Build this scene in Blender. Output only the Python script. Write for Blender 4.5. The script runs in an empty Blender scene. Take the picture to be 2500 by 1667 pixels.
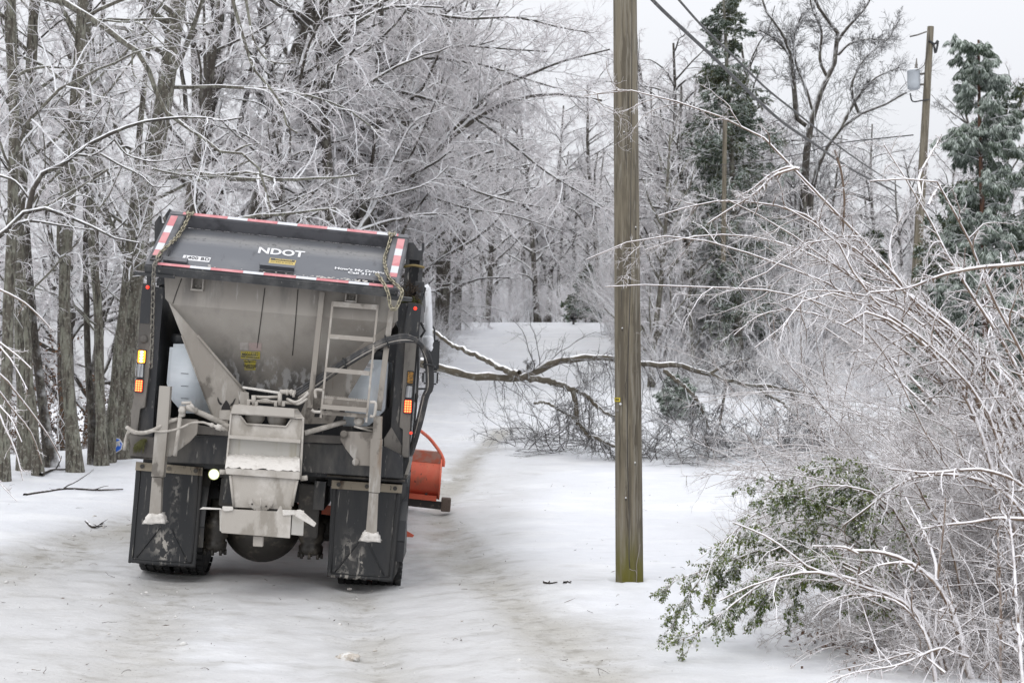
import bpy, bmesh, math, random
import numpy as np
from mathutils import Vector, Matrix

S = bpy.context.scene
COL = S.collection
R = math.radians

# ------------------------------------------------------------------ camera
CAM_Z = 1.83
FPX = 3472.0                       # focal length in pixels of the 2500 px wide photograph
PITCH = math.atan(96.5 / FPX)
cam_d = bpy.data.cameras.new("camera")
cam = bpy.data.objects.new("camera", cam_d)
COL.objects.link(cam)
cam.location = (0, 0, CAM_Z)
cam.rotation_euler = (R(90) + PITCH, 0, 0)
cam_d.sensor_width = 36
cam_d.lens = 50
cam_d.clip_start = 0.1
cam_d.clip_end = 2000
cam_d.dof.use_dof = True
cam_d.dof.focus_distance = 12.7
cam_d.dof.aperture_fstop = 4.5
S.camera = cam

# ------------------------------------------------------------------ sky and sun (overcast)
SUN_EL, SUN_AZ = R(52), R(200)     # azimuth clockwise from +Y
w = bpy.data.worlds.new("World")
S.world = w
w.use_nodes = True
nt = w.node_tree
nt.nodes.clear()
sky = nt.nodes.new("ShaderNodeTexSky")
sky.sky_type = 'NISHITA'
sky.sun_disc = False
sky.sun_elevation = SUN_EL
sky.sun_rotation = SUN_AZ
sky.air_density = 1.0
sky.dust_density = 4.0
hs = nt.nodes.new("ShaderNodeHueSaturation")
hs.inputs["Saturation"].default_value = 0.22
mx = nt.nodes.new("ShaderNodeMix")
mx.data_type = 'RGBA'
mx.inputs["Factor"].default_value = 0.85
# the closed cloud deck: an overcast sky is about three times as bright overhead as at the horizon
gco = nt.nodes.new("ShaderNodeTexCoord")
gse = nt.nodes.new("ShaderNodeSeparateXYZ")
gmr = nt.nodes.new("ShaderNodeMapRange")
gmr.inputs["From Min"].default_value = 0.0
gmr.inputs["From Max"].default_value = 1.0
gmr.inputs["To Min"].default_value = 0.41
gmr.inputs["To Max"].default_value = 1.0
gmu = nt.nodes.new("ShaderNodeVectorMath")
gmu.operation = 'SCALE'
gmu.inputs[0].default_value = (17.0, 17.3, 18.1)
nt.links.new(gco.outputs["Generated"], gse.inputs[0])
nt.links.new(gse.outputs["Z"], gmr.inputs["Value"])
nt.links.new(gmr.outputs["Result"], gmu.inputs["Scale"])
nt.links.new(gmu.outputs["Vector"], mx.inputs["B"])
bg = nt.nodes.new("ShaderNodeBackground")
bg.inputs["Strength"].default_value = 0.10
wo = nt.nodes.new("ShaderNodeOutputWorld")
nt.links.new(sky.outputs[0], hs.inputs["Color"])
nt.links.new(hs.outputs[0], mx.inputs["A"])
nt.links.new(mx.outputs["Result"], bg.inputs["Color"])
nt.links.new(bg.outputs[0], wo.inputs["Surface"])

sun_d = bpy.data.lights.new("sun", 'SUN')
sun_d.energy = 0.7
sun_d.angle = R(35)
sun_d.color = (1.0, 0.97, 0.93)
sun = bpy.data.objects.new("sun", sun_d)
COL.objects.link(sun)
sdir = Vector((math.sin(SUN_AZ) * math.cos(SUN_EL), math.cos(SUN_AZ) * math.cos(SUN_EL), math.sin(SUN_EL)))
sun.rotation_euler = sdir.to_track_quat('Z', 'Y').to_euler()

S.view_settings.view_transform = 'Standard'
S.view_settings.look = 'None'
S.view_settings.exposure = 0.12
S.view_settings.gamma = 1.0
S.view_settings.use_curve_mapping = False
S.cycles.max_bounces = 6
S.cycles.diffuse_bounces = 5
S.cycles.glossy_bounces = 2
S.cycles.transmission_bounces = 3
S.cycles.transparent_max_bounces = 6
S.cycles.caustics_reflective = False
S.cycles.caustics_refractive = False
S.cycles.use_denoising = True
S.cycles.use_adaptive_sampling = False

# ------------------------------------------------------------------ pixel rays
def ray(px, py):
    v = Vector(((px - 1250) / FPX, 1.0, (833.5 - py) / FPX))
    c, s = math.cos(PITCH), math.sin(PITCH)
    return Vector((v.x, v.y * c - v.z * s, v.y * s + v.z * c))

def W(px, py, Y):
    """world point seen at photo pixel (px, py) on the vertical plane y = Y"""
    d = ray(px, py)
    t = Y / d.y
    return Vector((d.x * t, Y, CAM_Z + d.z * t))

# ------------------------------------------------------------------ material helper
def _ramp(n, l, val, lo, hi):
    m = n.new("ShaderNodeMapRange")
    m.interpolation_type = 'SMOOTHSTEP'
    m.inputs["From Min"].default_value = lo
    m.inputs["From Max"].default_value = hi
    l.new(val, m.inputs["Value"])
    return m.outputs["Result"]

def _mixc(n, l, fac, a, b):
    m = n.new("ShaderNodeMix")
    m.data_type = 'RGBA'
    if fac is None:
        m.inputs["Factor"].default_value = 0
    else:
        l.new(fac, m.inputs["Factor"])
    for key, v in (("A", a), ("B", b)):
        if isinstance(v, tuple):
            m.inputs[key].default_value = (*v[:3], 1)
        else:
            l.new(v, m.inputs[key])
    return m.outputs["Result"]

def _math(n, l, op, a, b):
    m = n.new("ShaderNodeMath")
    m.operation = op
    for i, v in enumerate((a, b)):
        if isinstance(v, (int, float)):
            m.inputs[i].default_value = v
        else:
            l.new(v, m.inputs[i])
    return m.outputs[0]

def mat(name, base, rough=0.6, metal=0.0, layers=(), bump=None, frost=None, spec=0.5, emit=None, attr=None,
        rough2=None, coord="Object", transl=0.0, warp=None):
    """principled material; layers = (colour, scale, (sx,sy,sz), lo, hi[, opacity]) noise-masked dirt; bump = (strength, scale, distance)
    frost = (lo, hi, colour, noise): snow lying where the surface looks up; attr = list of (attribute, colour)"""
    m = bpy.data.materials.new(name)
    m.use_nodes = True
    n, l = m.node_tree.nodes, m.node_tree.links
    b = n["Principled BSDF"]
    tc = wtc = n.new("ShaderNodeTexCoord").outputs[coord]
    if warp:                                    # (amount, scale, stretch): bends the grain of every layer
        wm = n.new("ShaderNodeMapping")
        wm.inputs["Scale"].default_value = warp[2]
        l.new(tc, wm.inputs["Vector"])
        wn = n.new("ShaderNodeTexNoise")
        wn.inputs["Scale"].default_value = warp[1]
        wn.inputs["Detail"].default_value = 2
        l.new(wm.outputs[0], wn.inputs["Vector"])
        ws = n.new("ShaderNodeVectorMath")
        ws.operation = 'SCALE'
        ws.inputs["Scale"].default_value = warp[0]
        l.new(wn.outputs["Color"], ws.inputs[0])
        wa = n.new("ShaderNodeVectorMath")
        l.new(tc, wa.inputs[0])
        l.new(ws.outputs[0], wa.inputs[1])
        wtc = wa.outputs[0]
    def noise(scale, st, detail=6, rough_=0.6, off=0.0):
        mp = n.new("ShaderNodeMapping")
        mp.inputs["Scale"].default_value = st
        mp.inputs["Location"].default_value = (off, off * 1.7, off * 0.6)
        l.new(wtc, mp.inputs["Vector"])
        t = n.new("ShaderNodeTexNoise")
        t.inputs["Scale"].default_value = scale
        t.inputs["Detail"].default_value = detail
        t.inputs["Roughness"].default_value = rough_
        l.new(mp.outputs[0], t.inputs["Vector"])
        return t.outputs["Fac"]
    col = base
    for i, L in enumerate(layers):
        c, sc, st, lo, hi = L[:5]
        f = _ramp(n, l, noise(sc, st, off=3.1 * i + 0.7), lo, hi)
        if len(L) > 5:
            f = _math(n, l, 'MULTIPLY', f, L[5])
        col = _mixc(n, l, f, col, c)
    if attr:
        for a, c, sc, st, am in attr:
            an = n.new("ShaderNodeAttribute")
            an.attribute_name = a
            f = _math(n, l, 'MULTIPLY', an.outputs["Fac"], _ramp(n, l, noise(sc, st, off=9.3), am[0], am[1]))
            col = _mixc(n, l, f, col, c)
    rsock = None
    if frost:
        lo, hi, fc, amt = frost
        g = n.new("ShaderNodeNewGeometry")
        sx = n.new("ShaderNodeSeparateXYZ")
        l.new(g.outputs["Normal"], sx.inputs[0])
        z = sx.outputs["Z"]
        if amt:
            nz = _math(n, l, 'MULTIPLY', _math(n, l, 'SUBTRACT', noise(amt[1], (1, 1, 1), 3), 0.5), amt[0])
            z = _math(n, l, 'ADD', z, nz)
        f = _ramp(n, l, z, lo, hi)
        col = _mixc(n, l, f, col, fc)
    if isinstance(col, tuple):
        b.inputs["Base Color"].default_value = (*col, 1)
    else:
        l.new(col, b.inputs["Base Color"])
    b.inputs["Roughness"].default_value = rough
    if rough2:
        mr = n.new("ShaderNodeMapRange")
        mr.inputs["To Min"].default_value = rough
        mr.inputs["To Max"].default_value = rough2[0]
        l.new(noise(rough2[1], (1, 1, 1)), mr.inputs["Value"])
        l.new(mr.outputs["Result"], b.inputs["Roughness"])
    b.inputs["Metallic"].default_value = metal
    b.inputs["Specular IOR Level"].default_value = spec
    if bump:
        bp = n.new("ShaderNodeBump")
        bp.inputs["Strength"].default_value = bump[0]
        bp.inputs["Distance"].default_value = bump[2]
        l.new(noise(bump[1], bump[3] if len(bump) > 3 else (1, 1, 1), 5), bp.inputs["Height"])
        l.new(bp.outputs[0], b.inputs["Normal"])
    if transl:                                  # light that passes through ice and thin leaves
        tl = n.new("ShaderNodeBsdfTranslucent")
        if isinstance(col, tuple):
            tl.inputs["Color"].default_value = (*col, 1)
        else:
            l.new(col, tl.inputs["Color"])
        ms = n.new("ShaderNodeMixShader")
        ms.inputs[0].default_value = transl
        l.new(b.outputs[0], ms.inputs[1])
        l.new(tl.outputs[0], ms.inputs[2])
        l.new(ms.outputs[0], n["Material Output"].inputs["Surface"])
    if emit:
        b.inputs["Emission Color"].default_value = (*emit[0], 1)
        b.inputs["Emission Strength"].default_value = emit[1]
    return m

# ------------------------------------------------------------------ object helpers
def link(o, parent=None):
    COL.objects.link(o)
    if parent is not None:
        o.parent = parent
    return o

def tag(o, label=None, cat=None, group=None, kind=None):
    if label:
        o["label"] = label
    if cat:
        o["category"] = cat
    if group:
        o["group"] = group
    if kind:
        o["kind"] = kind
    return o

def empty(name, loc=(0, 0, 0)):
    o = bpy.data.objects.new(name, None)
    o.empty_display_size = 0.2
    o.location = loc
    return link(o)

def bobj(name, bm, m, parent=None, smooth=False):
    bmesh.ops.recalc_face_normals(bm, faces=bm.faces)
    me = bpy.data.meshes.new(name)
    bm.to_mesh(me)
    bm.free()
    for mm in (m if isinstance(m, (list, tuple)) else [m]):
        me.materials.append(mm)
    if smooth:
        me.polygons.foreach_set("use_smooth", [True] * len(me.polygons))
    return link(bpy.data.objects.new(name, me), parent)

def npmesh(name, chunks, mats, parent=None, smooth=True, loc=None):
    """chunks: (verts (n,3), faces (m,k), material index); all faces of one mesh are quads or tris per chunk"""
    vs, loops, starts, totals, mi = [], [], [], [], []
    off = lo = 0
    for v, f, i in chunks:
        vs.append(v)
        k = f.shape[1]
        loops.append((f + off).ravel())
        starts.append(lo + np.arange(len(f)) * k)
        totals.append(np.full(len(f), k))
        mi.append(np.full(len(f), i))
        off += len(v)
        lo += f.size
    v = np.concatenate(vs).astype(np.float32)
    if loc is not None:
        v = v - np.array(loc, dtype=np.float32)
    lp = np.concatenate(loops).astype(np.int32)
    st = np.concatenate(starts).astype(np.int32)
    me = bpy.data.meshes.new(name)
    me.vertices.add(len(v))
    me.vertices.foreach_set("co", v.ravel())
    me.loops.add(len(lp))
    me.loops.foreach_set("vertex_index", lp)
    me.polygons.add(len(st))
    me.polygons.foreach_set("loop_start", st)
    me.polygons.foreach_set("material_index", np.concatenate(mi).astype(np.int32))
    me.update(calc_edges=True)
    if smooth:
        me.polygons.foreach_set("use_smooth", np.ones(len(st), dtype=bool))
    for m in mats:
        me.materials.append(m)
    o = bpy.data.objects.new(name, me)
    if loc is not None and parent is None:
        o.location = loc
    return link(o, parent)

def tubes(P, Rr, sides):
    """P (N,K,3), Rr (N,K) -> verts and quads of N tubes"""
    P = np.asarray(P, dtype=np.float64)
    Rr = np.asarray(Rr, dtype=np.float64)
    N, K, _ = P.shape
    T = np.gradient(P, axis=1)
    T /= np.linalg.norm(T, axis=2, keepdims=True) + 1e-9
    ref = np.array([0.36, -0.71, 0.6])
    A = np.cross(T, ref)
    A /= np.linalg.norm(A, axis=2, keepdims=True) + 1e-9
    B = np.cross(T, A)
    a = np.arange(sides) * 2 * math.pi / sides
    V = P[:, :, None, :] + Rr[:, :, None, None] * (np.cos(a)[None, None, :, None] * A[:, :, None, :]
                                                   + np.sin(a)[None, None, :, None] * B[:, :, None, :])
    idx = np.arange(N * K * sides).reshape(N, K, sides)
    i0 = idx[:, :-1, :]
    i1 = idx[:, 1:, :]
    F = np.stack([i0, np.roll(i0, -1, 2), np.roll(i1, -1, 2), i1], axis=-1).reshape(-1, 4)
    return V.reshape(-1, 3), F

def spline(pts, n):
    """Catmull-Rom resample of a list of tuples (any dimension) to n points"""
    p = np.array([tuple(q) for q in pts], dtype=np.float64)
    if len(p) == 2:
        t = np.linspace(0, 1, n)[:, None]
        return p[0] * (1 - t) + p[1] * t
    q = np.vstack([2 * p[0] - p[1], p, 2 * p[-1] - p[-2]])
    seg = np.linalg.norm(np.diff(p, axis=0), axis=1)
    cum = np.concatenate([[0], np.cumsum(seg)])
    out = []
    for s in np.linspace(0, cum[-1], n):
        i = min(int(np.searchsorted(cum, s, side='right')) - 1, len(p) - 2)
        u = (s - cum[i]) / max(seg[i], 1e-9)
        a, b, c, d = q[i], q[i + 1], q[i + 2], q[i + 3]
        out.append(0.5 * (2 * b + (c - a) * u + (2 * a - 5 * b + 4 * c - d) * u * u + (3 * b - a - 3 * c + d) * u ** 3))
    return np.array(out)
# ------------------------------------------------------------------ materials of the truck
DUST = (0.40, 0.365, 0.32)
M_beige = mat("salt dusted steel", (0.25, 0.226, 0.197), 0.75, layers=(
    ((0.36, 0.335, 0.30), 1.6, (1, 1, 0.5), 0.42, 0.62), ((0.15, 0.135, 0.12), 3.0, (1.4, 1, 0.35), 0.57, 0.78, 0.6),
    ((0.46, 0.44, 0.41), 9.0, (1, 1, 0.22), 0.57, 0.68, 0.6), ((0.17, 0.105, 0.06), 7.0, (1.6, 1, 0.18), 0.62, 0.72, 0.6), ((0.105, 0.092, 0.078), 2.4, (1, 1, 0.6), 0.57, 0.62, 0.8), ((0.10, 0.09, 0.08), 13.0, (1, 1, 0.3), 0.64, 0.70, 0.6), ((0.16, 0.14, 0.12), 60.0, (1, 1, 1), 0.68, 0.74, 0.5)), bump=(0.15, 90, 0.004))
M_beige_wall = mat("hopper rear sheet", (0.235, 0.212, 0.185), 0.6, layers=(
    ((0.34, 0.315, 0.28), 1.3, (1, 1, 0.6), 0.4, 0.62), ((0.13, 0.12, 0.11), 5.5, (1.0, 1, 0.16), 0.52, 0.68, 0.75), ((0.17, 0.105, 0.06), 8.0, (1.8, 1, 0.14), 0.66, 0.74, 0.5),
    ((0.48, 0.46, 0.44), 14.0, (1.0, 1, 0.2), 0.62, 0.72, 0.55), ((0.12, 0.10, 0.09), 70.0, (1, 1, 1), 0.71, 0.76, 0.7)), bump=(0.08, 40, 0.004),
    attr=[('dust', (0.36, 0.335, 0.30), 1.2, (1, 1, 1), (0.3, 0.6)), ('streak', (0.12, 0.115, 0.11), 1.6, (1.2, 1, 0.5), (0.38, 0.54)), ('streak', (0.52, 0.51, 0.50), 11.0, (1.3, 1, 0.16), (0.50, 0.60))])
M_salt = mat("salt caked steel", (0.43, 0.40, 0.36), 0.9, layers=(
    ((0.54, 0.51, 0.47), 4.0, (1, 1, 1), 0.45, 0.65), ((0.38, 0.35, 0.31), 7.0, (1, 1, 0.5), 0.52, 0.70, 0.8), ((0.26, 0.235, 0.20), 3.1, (1, 1, 0.45), 0.56, 0.64, 0.75), ((0.20, 0.13, 0.08), 9.0, (1.6, 1, 0.16), 0.66, 0.74, 0.5),
    ((0.25, 0.23, 0.2), 80.0, (1, 1, 1), 0.70, 0.76, 0.6)), bump=(0.5, 110, 0.006))
M_saltlight = mat("salt crust", (0.68, 0.65, 0.61), 0.95, layers=(((0.55, 0.52, 0.48), 12.0, (1, 1, 1), 0.5, 0.7),), bump=(0.8, 60, 0.012))
M_black = mat("black painted steel", (0.022, 0.023, 0.026), 0.45, layers=(
    ((0.12, 0.112, 0.10), 3.0, (1, 1, 0.3), 0.44, 0.68, 0.85), ((0.32, 0.30, 0.27), 26.0, (1, 1, 0.25), 0.60, 0.70, 0.7), ((0.10, 0.055, 0.03), 12.0, (1, 1, 0.4), 0.66, 0.74, 0.5)), bump=(0.1, 50, 0.004))
M_postdust = mat("dusty grey brown post", (0.085, 0.077, 0.07), 0.7, layers=(
    ((0.20, 0.185, 0.165), 2.0, (1, 1, 0.5), 0.42, 0.66, 0.9), ((0.03, 0.03, 0.03), 16.0, (1, 1, 0.3), 0.6, 0.72, 0.7)), bump=(0.15, 60, 0.004))
M_rubber = mat("black rubber flap", (0.015, 0.016, 0.018), 0.5, layers=(
    ((0.038, 0.036, 0.034), 3.5, (1, 1, 0.25), 0.48, 0.70, 0.8), ((0.34, 0.32, 0.29), 20.0, (1.8, 1, 0.11), 0.625, 0.69, 0.75), ((0.40, 0.38, 0.35), 90.0, (1, 1, 0.5), 0.695, 0.73, 0.7),
    ), bump=(0.2, 30, 0.006, (3, 1, 0.3)), attr=[("splash", (0.40, 0.375, 0.335), 22.0, (1, 1, 0.7), (0.50, 0.56)), ("splash", (0.14, 0.125, 0.11), 5.0, (1, 1, 0.5), (0.45, 0.75))])
M_tire = mat("tyre rubber", (0.016, 0.016, 0.017), 0.8, layers=(((0.07, 0.066, 0.062), 8.0, (1, 1, 1), 0.5, 0.7),), bump=(0.4, 60, 0.006))
M_gate = mat("grey painted tailgate", (0.112, 0.118, 0.132), 0.42, layers=(
    ((0.20, 0.205, 0.21), 1.6, (0.4, 1, 1), 0.42, 0.66, 0.85), ((0.05, 0.05, 0.055), 5.0, (2.5, 1, 0.4), 0.6, 0.74, 0.6),
    ((0.45, 0.45, 0.46), 70.0, (1, 1, 1), 0.715, 0.75, 0.55)), bump=(0.06, 60, 0.003),
    attr=[('dust', (0.27, 0.265, 0.26), 2.0, (0.5, 1, 1), (0.25, 0.6)), ('dust', (0.06, 0.06, 0.065), 26.0, (1, 1, 1), (0.56, 0.66))])
M_gate_frame = mat("tailgate frame paint", (0.13, 0.13, 0.14), 0.5, layers=(((0.07, 0.07, 0.075), 4.0, (1, 1, 1), 0.45, 0.65),))
M_gate_dark = mat("grimy lower rail", (0.045, 0.047, 0.05), 0.5, layers=(
    ((0.25, 0.24, 0.22), 22.0, (1.6, 1, 0.35), 0.6, 0.7, 0.8), ((0.10, 0.10, 0.10), 5.0, (1, 1, 1), 0.45, 0.65)), bump=(0.2, 50, 0.004))
M_red_tape = mat("red reflective tape", (0.54, 0.19, 0.205), 0.5, layers=(((0.60, 0.27, 0.28), 8.0, (1, 1, 1), 0.45, 0.6),))
M_white_tape = mat("white reflective tape", (0.62, 0.63, 0.66), 0.5, layers=(((0.6, 0.6, 0.62), 9.0, (1, 1, 1), 0.5, 0.7),))
M_white = mat("white lettering", (0.70, 0.70, 0.71), 0.6)
M_dark_letter = mat("dark lettering", (0.05, 0.05, 0.055), 0.6)
M_brass = mat("brass plated chain", (0.38, 0.345, 0.25), 0.4, 0.55, layers=(((0.22, 0.20, 0.16), 30.0, (1, 1, 1), 0.45, 0.65),))
M_chain_dull = mat("dull dirty chain", (0.22, 0.205, 0.175), 0.55, 0.3, layers=(((0.10, 0.09, 0.08), 30.0, (1, 1, 1), 0.45, 0.65),))
M_orange = mat("orange plow paint", (0.62, 0.125, 0.07), 0.65, layers=(
    ((0.62, 0.17, 0.10), 3.0, (1, 1, 0.5), 0.45, 0.65), ((0.34, 0.13, 0.085), 9.0, (1, 1, 0.4), 0.56, 0.72, 0.8), ((0.06, 0.04, 0.035), 22.0, (1, 1, 0.6), 0.62, 0.70, 0.85)), bump=(0.1, 40, 0.004))
M_orange_top = mat("worn plow lip", (0.36, 0.20, 0.16), 0.6, layers=(((0.45, 0.12, 0.07), 6.0, (1, 1, 1), 0.45, 0.65),))
M_edge = mat("black cutting edge", (0.03, 0.027, 0.025), 0.7, layers=(((0.12, 0.09, 0.075), 16.0, (1, 1, 1), 0.55, 0.7),), bump=(0.3, 40, 0.01))
M_tank = mat("milky brine tank plastic", (0.60, 0.64, 0.67), 0.4, layers=(
    ((0.40, 0.40, 0.38), 5.0, (1.6, 1, 0.2), 0.55, 0.72, 0.8), ((0.50, 0.545, 0.58), 1.2, (0.3, 1, 2), 0.45, 0.55, 0.8)))
M_hose = mat("black hydraulic hose", (0.03, 0.03, 0.032), 0.5, layers=(((0.12, 0.11, 0.10), 12.0, (1, 1, 0.5), 0.48, 0.66),))
M_hose_dust = mat("dusty hose", (0.33, 0.305, 0.27), 0.8, layers=(((0.45, 0.42, 0.38), 14.0, (1, 1, 1), 0.45, 0.6),))
M_amber_lit = mat("amber lamp lit", (0.9, 0.4, 0.03), 0.3, emit=((1.0, 0.36, 0.03), 2.0))
M_amber_hot = mat("amber diode lit", (1, 0.8, 0.3), 0.3, emit=((1.0, 0.78, 0.30), 6.0))
M_amber_off = mat("amber lamp unlit", (0.36, 0.17, 0.02), 0.25, layers=(((0.12, 0.07, 0.02), 60.0, (1, 1, 1), 0.4, 0.6),))
M_clear = mat("clear lamp lens", (0.42, 0.43, 0.44), 0.2, layers=(((0.2, 0.2, 0.21), 40.0, (3, 1, 0.1), 0.45, 0.6),))
M_red_lit = mat("red lamp lit", (0.8, 0.05, 0.03), 0.3, emit=((1.0, 0.045, 0.02), 1.0))
M_red_hot = mat("red diode lit", (1, 0.3, 0.1), 0.3, emit=((1.0, 0.20, 0.05), 2.6))
M_work = mat("work lamp lit", (1, 1, 0.9), 0.3, emit=((0.97, 1.0, 0.80), 1.15))
M_work_rim = mat("lamp rim", (0.45, 0.48, 0.22), 0.4, emit=((0.75, 0.8, 0.35), 0.35))
M_yellow = mat("yellow decal", (0.50, 0.42, 0.06), 0.6, layers=(((0.42, 0.37, 0.16), 18.0, (1, 1, 1), 0.45, 0.65),))
M_gold = mat("amber decal", (0.55, 0.42, 0.14), 0.6)
M_pale = mat("faded pale decal", (0.42, 0.385, 0.36), 0.7, layers=(((0.36, 0.33, 0.30), 20.0, (1, 1, 1), 0.45, 0.6),))
M_pink = mat("faded pink decal", (0.40, 0.31, 0.29), 0.7, layers=(((0.36, 0.30, 0.27), 20.0, (1, 1, 1), 0.45, 0.6),))
M_seam = mat("dark seam gap", (0.05, 0.045, 0.04), 0.8)  # dark colour of seams, strap holes and drying cracks
M_emblem = mat("emblem cut dark", (0.022, 0.020, 0.019), 0.8)
M_mirror = mat("mirror glass", (0.55, 0.56, 0.58), 0.08, 1.0)
M_plastic = mat("black plastic", (0.02, 0.021, 0.023), 0.5)
M_cab = mat("white cab paint", (0.62, 0.62, 0.62), 0.35, layers=(((0.3, 0.28, 0.26), 3.0, (1, 1, 1), 0.5, 0.7),))
M_glass = mat("dark window glass", (0.02, 0.022, 0.025), 0.05)
M_icepipe = mat("frosted pipe", (0.72, 0.73, 0.75), 0.4, layers=(((0.5, 0.5, 0.5), 20.0, (1, 1, 0.4), 0.5, 0.7),), bump=(0.4, 60, 0.006))
M_rust = mat("rusty beige strap", (0.30, 0.26, 0.20), 0.8, layers=(
    ((0.07, 0.045, 0.03), 9.0, (1, 1, 0.4), 0.52, 0.68), ((0.03, 0.028, 0.025), 24.0, (1, 1, 0.4), 0.58, 0.7)))
M_axle = mat("oily axle iron", (0.035, 0.031, 0.026), 0.4, layers=(((0.11, 0.095, 0.075), 7.0, (1, 1, 1), 0.48, 0.68),), bump=(0.3, 30, 0.01))
M_debris_twig = mat("dead twig", (0.05, 0.035, 0.024), 0.9)
M_moss = mat("moss and needles", (0.10, 0.10, 0.035), 0.95)

# ------------------------------------------------------------------ the truck's own space
T_O = Vector((-2.23, 12.9, -0.030))
T_R = Matrix.Rotation(R(3.3), 3, 'Z') @ Matrix.Rotation(R(4.5), 3, 'Y')
T_I = T_R.transposed()
truck = empty("spreader_truck", T_O)
truck.rotation_euler = T_R.to_euler()
tag(truck, "dirty black dump truck with salt spreader and orange front plow driving away on snow", "truck")

def Lp(px, py, y=0.0):
    """truck-local point seen at photo pixel on the truck-local plane y"""
    o = T_I @ (Vector((0, 0, CAM_Z)) - T_O)
    d = T_I @ ray(px, py)
    t = (y - o.y) / d.y
    return Vector((o.x + d.x * t, y, o.z + d.z * t))

ZM = {1: (310, 500, 6.534), 2: (660, 540, 5.6), 3: (300, 820, 5.2275), 4: (700, 820, 5.226), 5: (300, 1100, 4.9), 6: (700, 1100, 4.612),
      'a': (300, 480, 2.8683), 'b': (300, 900, 2.8683)}
def Z(k, u, v, y=0.0):
    x0, y0, s = ZM[k]
    return Lp(x0 + u / s, y0 + v / s, y)

def P(name, m, parent=truck, **kw):
    """start a part: returns a bmesh and a closing function"""
    return bmesh.new(), name, m, parent

def add_box(bm, lo, hi, mi=0, bev=0.0):
    v = [bm.verts.new((x, y, z)) for x in (lo[0], hi[0]) for y in (lo[1], hi[1]) for z in (lo[2], hi[2])]
    fs = [bm.faces.new([v[i] for i in q]) for q in ((0, 1, 3, 2), (4, 6, 7, 5), (0, 4, 5, 1), (2, 3, 7, 6), (0, 2, 6, 4), (1, 5, 7, 3))]
    for f in fs:
        f.material_index = mi
    if bev > 0:
        bmesh.ops.bevel(bm, geom=list({e for f in fs for e in f.edges}), offset=bev, segments=2, affect='EDGES', profile=0.7, clamp_overlap=True)
    return v

def add_prism(bm, front, back, mi=0):
    """solid between two matching point rings"""
    a = [bm.verts.new(p) for p in front]
    b = [bm.verts.new(p) for p in back]
    n = len(a)
    fs = [bm.faces.new(a), bm.faces.new(b[::-1])]
    for i in range(n):
        j = (i + 1) % n
        fs.append(bm.faces.new([a[j], a[i], b[i], b[j]]))
    for f in fs:
        f.material_index = mi
    return fs

def add_plate(bm, pts, th=0.01, mi=0, bev=0.0, d=(0, 1, 0)):
    d = Vector(d) * th
    fs = add_prism(bm, pts, [Vector(p) + d for p in pts], mi)
    if bev:
        bmesh.ops.bevel(bm, geom=list({e for f in fs for e in f.edges}), offset=bev, segments=2, affect='EDGES', clamp_overlap=True)

def add_tube(bm, pts, r, sides=8, n=None, cap=True, mi=0, closed=False):
    """round tube through points; r number or list"""
    pts = [Vector(p) for p in pts]
    if n:
        pts = [Vector(p) for p in spline(pts, n)]
    k = len(pts)
    rs = [r] * k if isinstance(r, (int, float)) else list(np.interp(np.linspace(0, 1, k), np.linspace(0, 1, len(r)), r))
    prev = None
    rings = []
    for i, p in enumerate(pts):
        if closed:
            t = pts[(i + 1) % k] - pts[i - 1]
        else:
            t = pts[min(i + 1, k - 1)] - pts[max(i - 1, 0)]
        if t.length < 1e-9:
            t = Vector((0, 0, 1))
        t.normalize()
        if prev is None:
            ref = Vector((0, 0, 1)) if abs(t.z) < 0.9 else Vector((1, 0, 0))
            a = t.cross(ref).normalized()
        else:
            a = (prev - t * prev.dot(t)).normalized()
        prev = a
        b = t.cross(a)
        rings.append([bm.verts.new(p + (a * math.cos(2 * math.pi * j / sides) + b * math.sin(2 * math.pi * j / sides)) * rs[i]) for j in range(sides)])
    for i in range(k if closed else k - 1):
        A, B = rings[i], rings[(i + 1) % k]
        for j in range(sides):
            f = bm.faces.new([A[j], A[(j + 1) % sides], B[(j + 1) % sides], B[j]])
            f.material_index = mi
            f.smooth = True
    if cap and not closed:
        for q in (rings[0][::-1], rings[-1]):
            bm.faces.new(q).material_index = mi

def add_lathe(bm, prof, origin, axis, seg=20, mi=0, smooth=True):
    """prof: (radius, along) list revolved about axis through origin"""
    ax = Vector(axis).normalized()
    ref = Vector((0, 0, 1)) if abs(ax.z) < 0.9 else Vector((1, 0, 0))
    a = ax.cross(ref).normalized()
    b = ax.cross(a)
    o = Vector(origin)
    rings = []
    for r_, h in prof:
        rings.append([bm.verts.new(o + ax * h + (a * math.cos(2 * math.pi * j / seg) + b * math.sin(2 * math.pi * j / seg)) * r_) for j in range(seg)])
    for A, B in zip(rings, rings[1:]):
        for j in range(seg):
            f = bm.faces.new([A[j], A[(j + 1) % seg], B[(j + 1) % seg], B[j]])
            f.material_index = mi
            f.smooth = smooth
    for q in (rings[0], rings[-1]):
        bm.faces.new(q).material_index = mi

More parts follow.
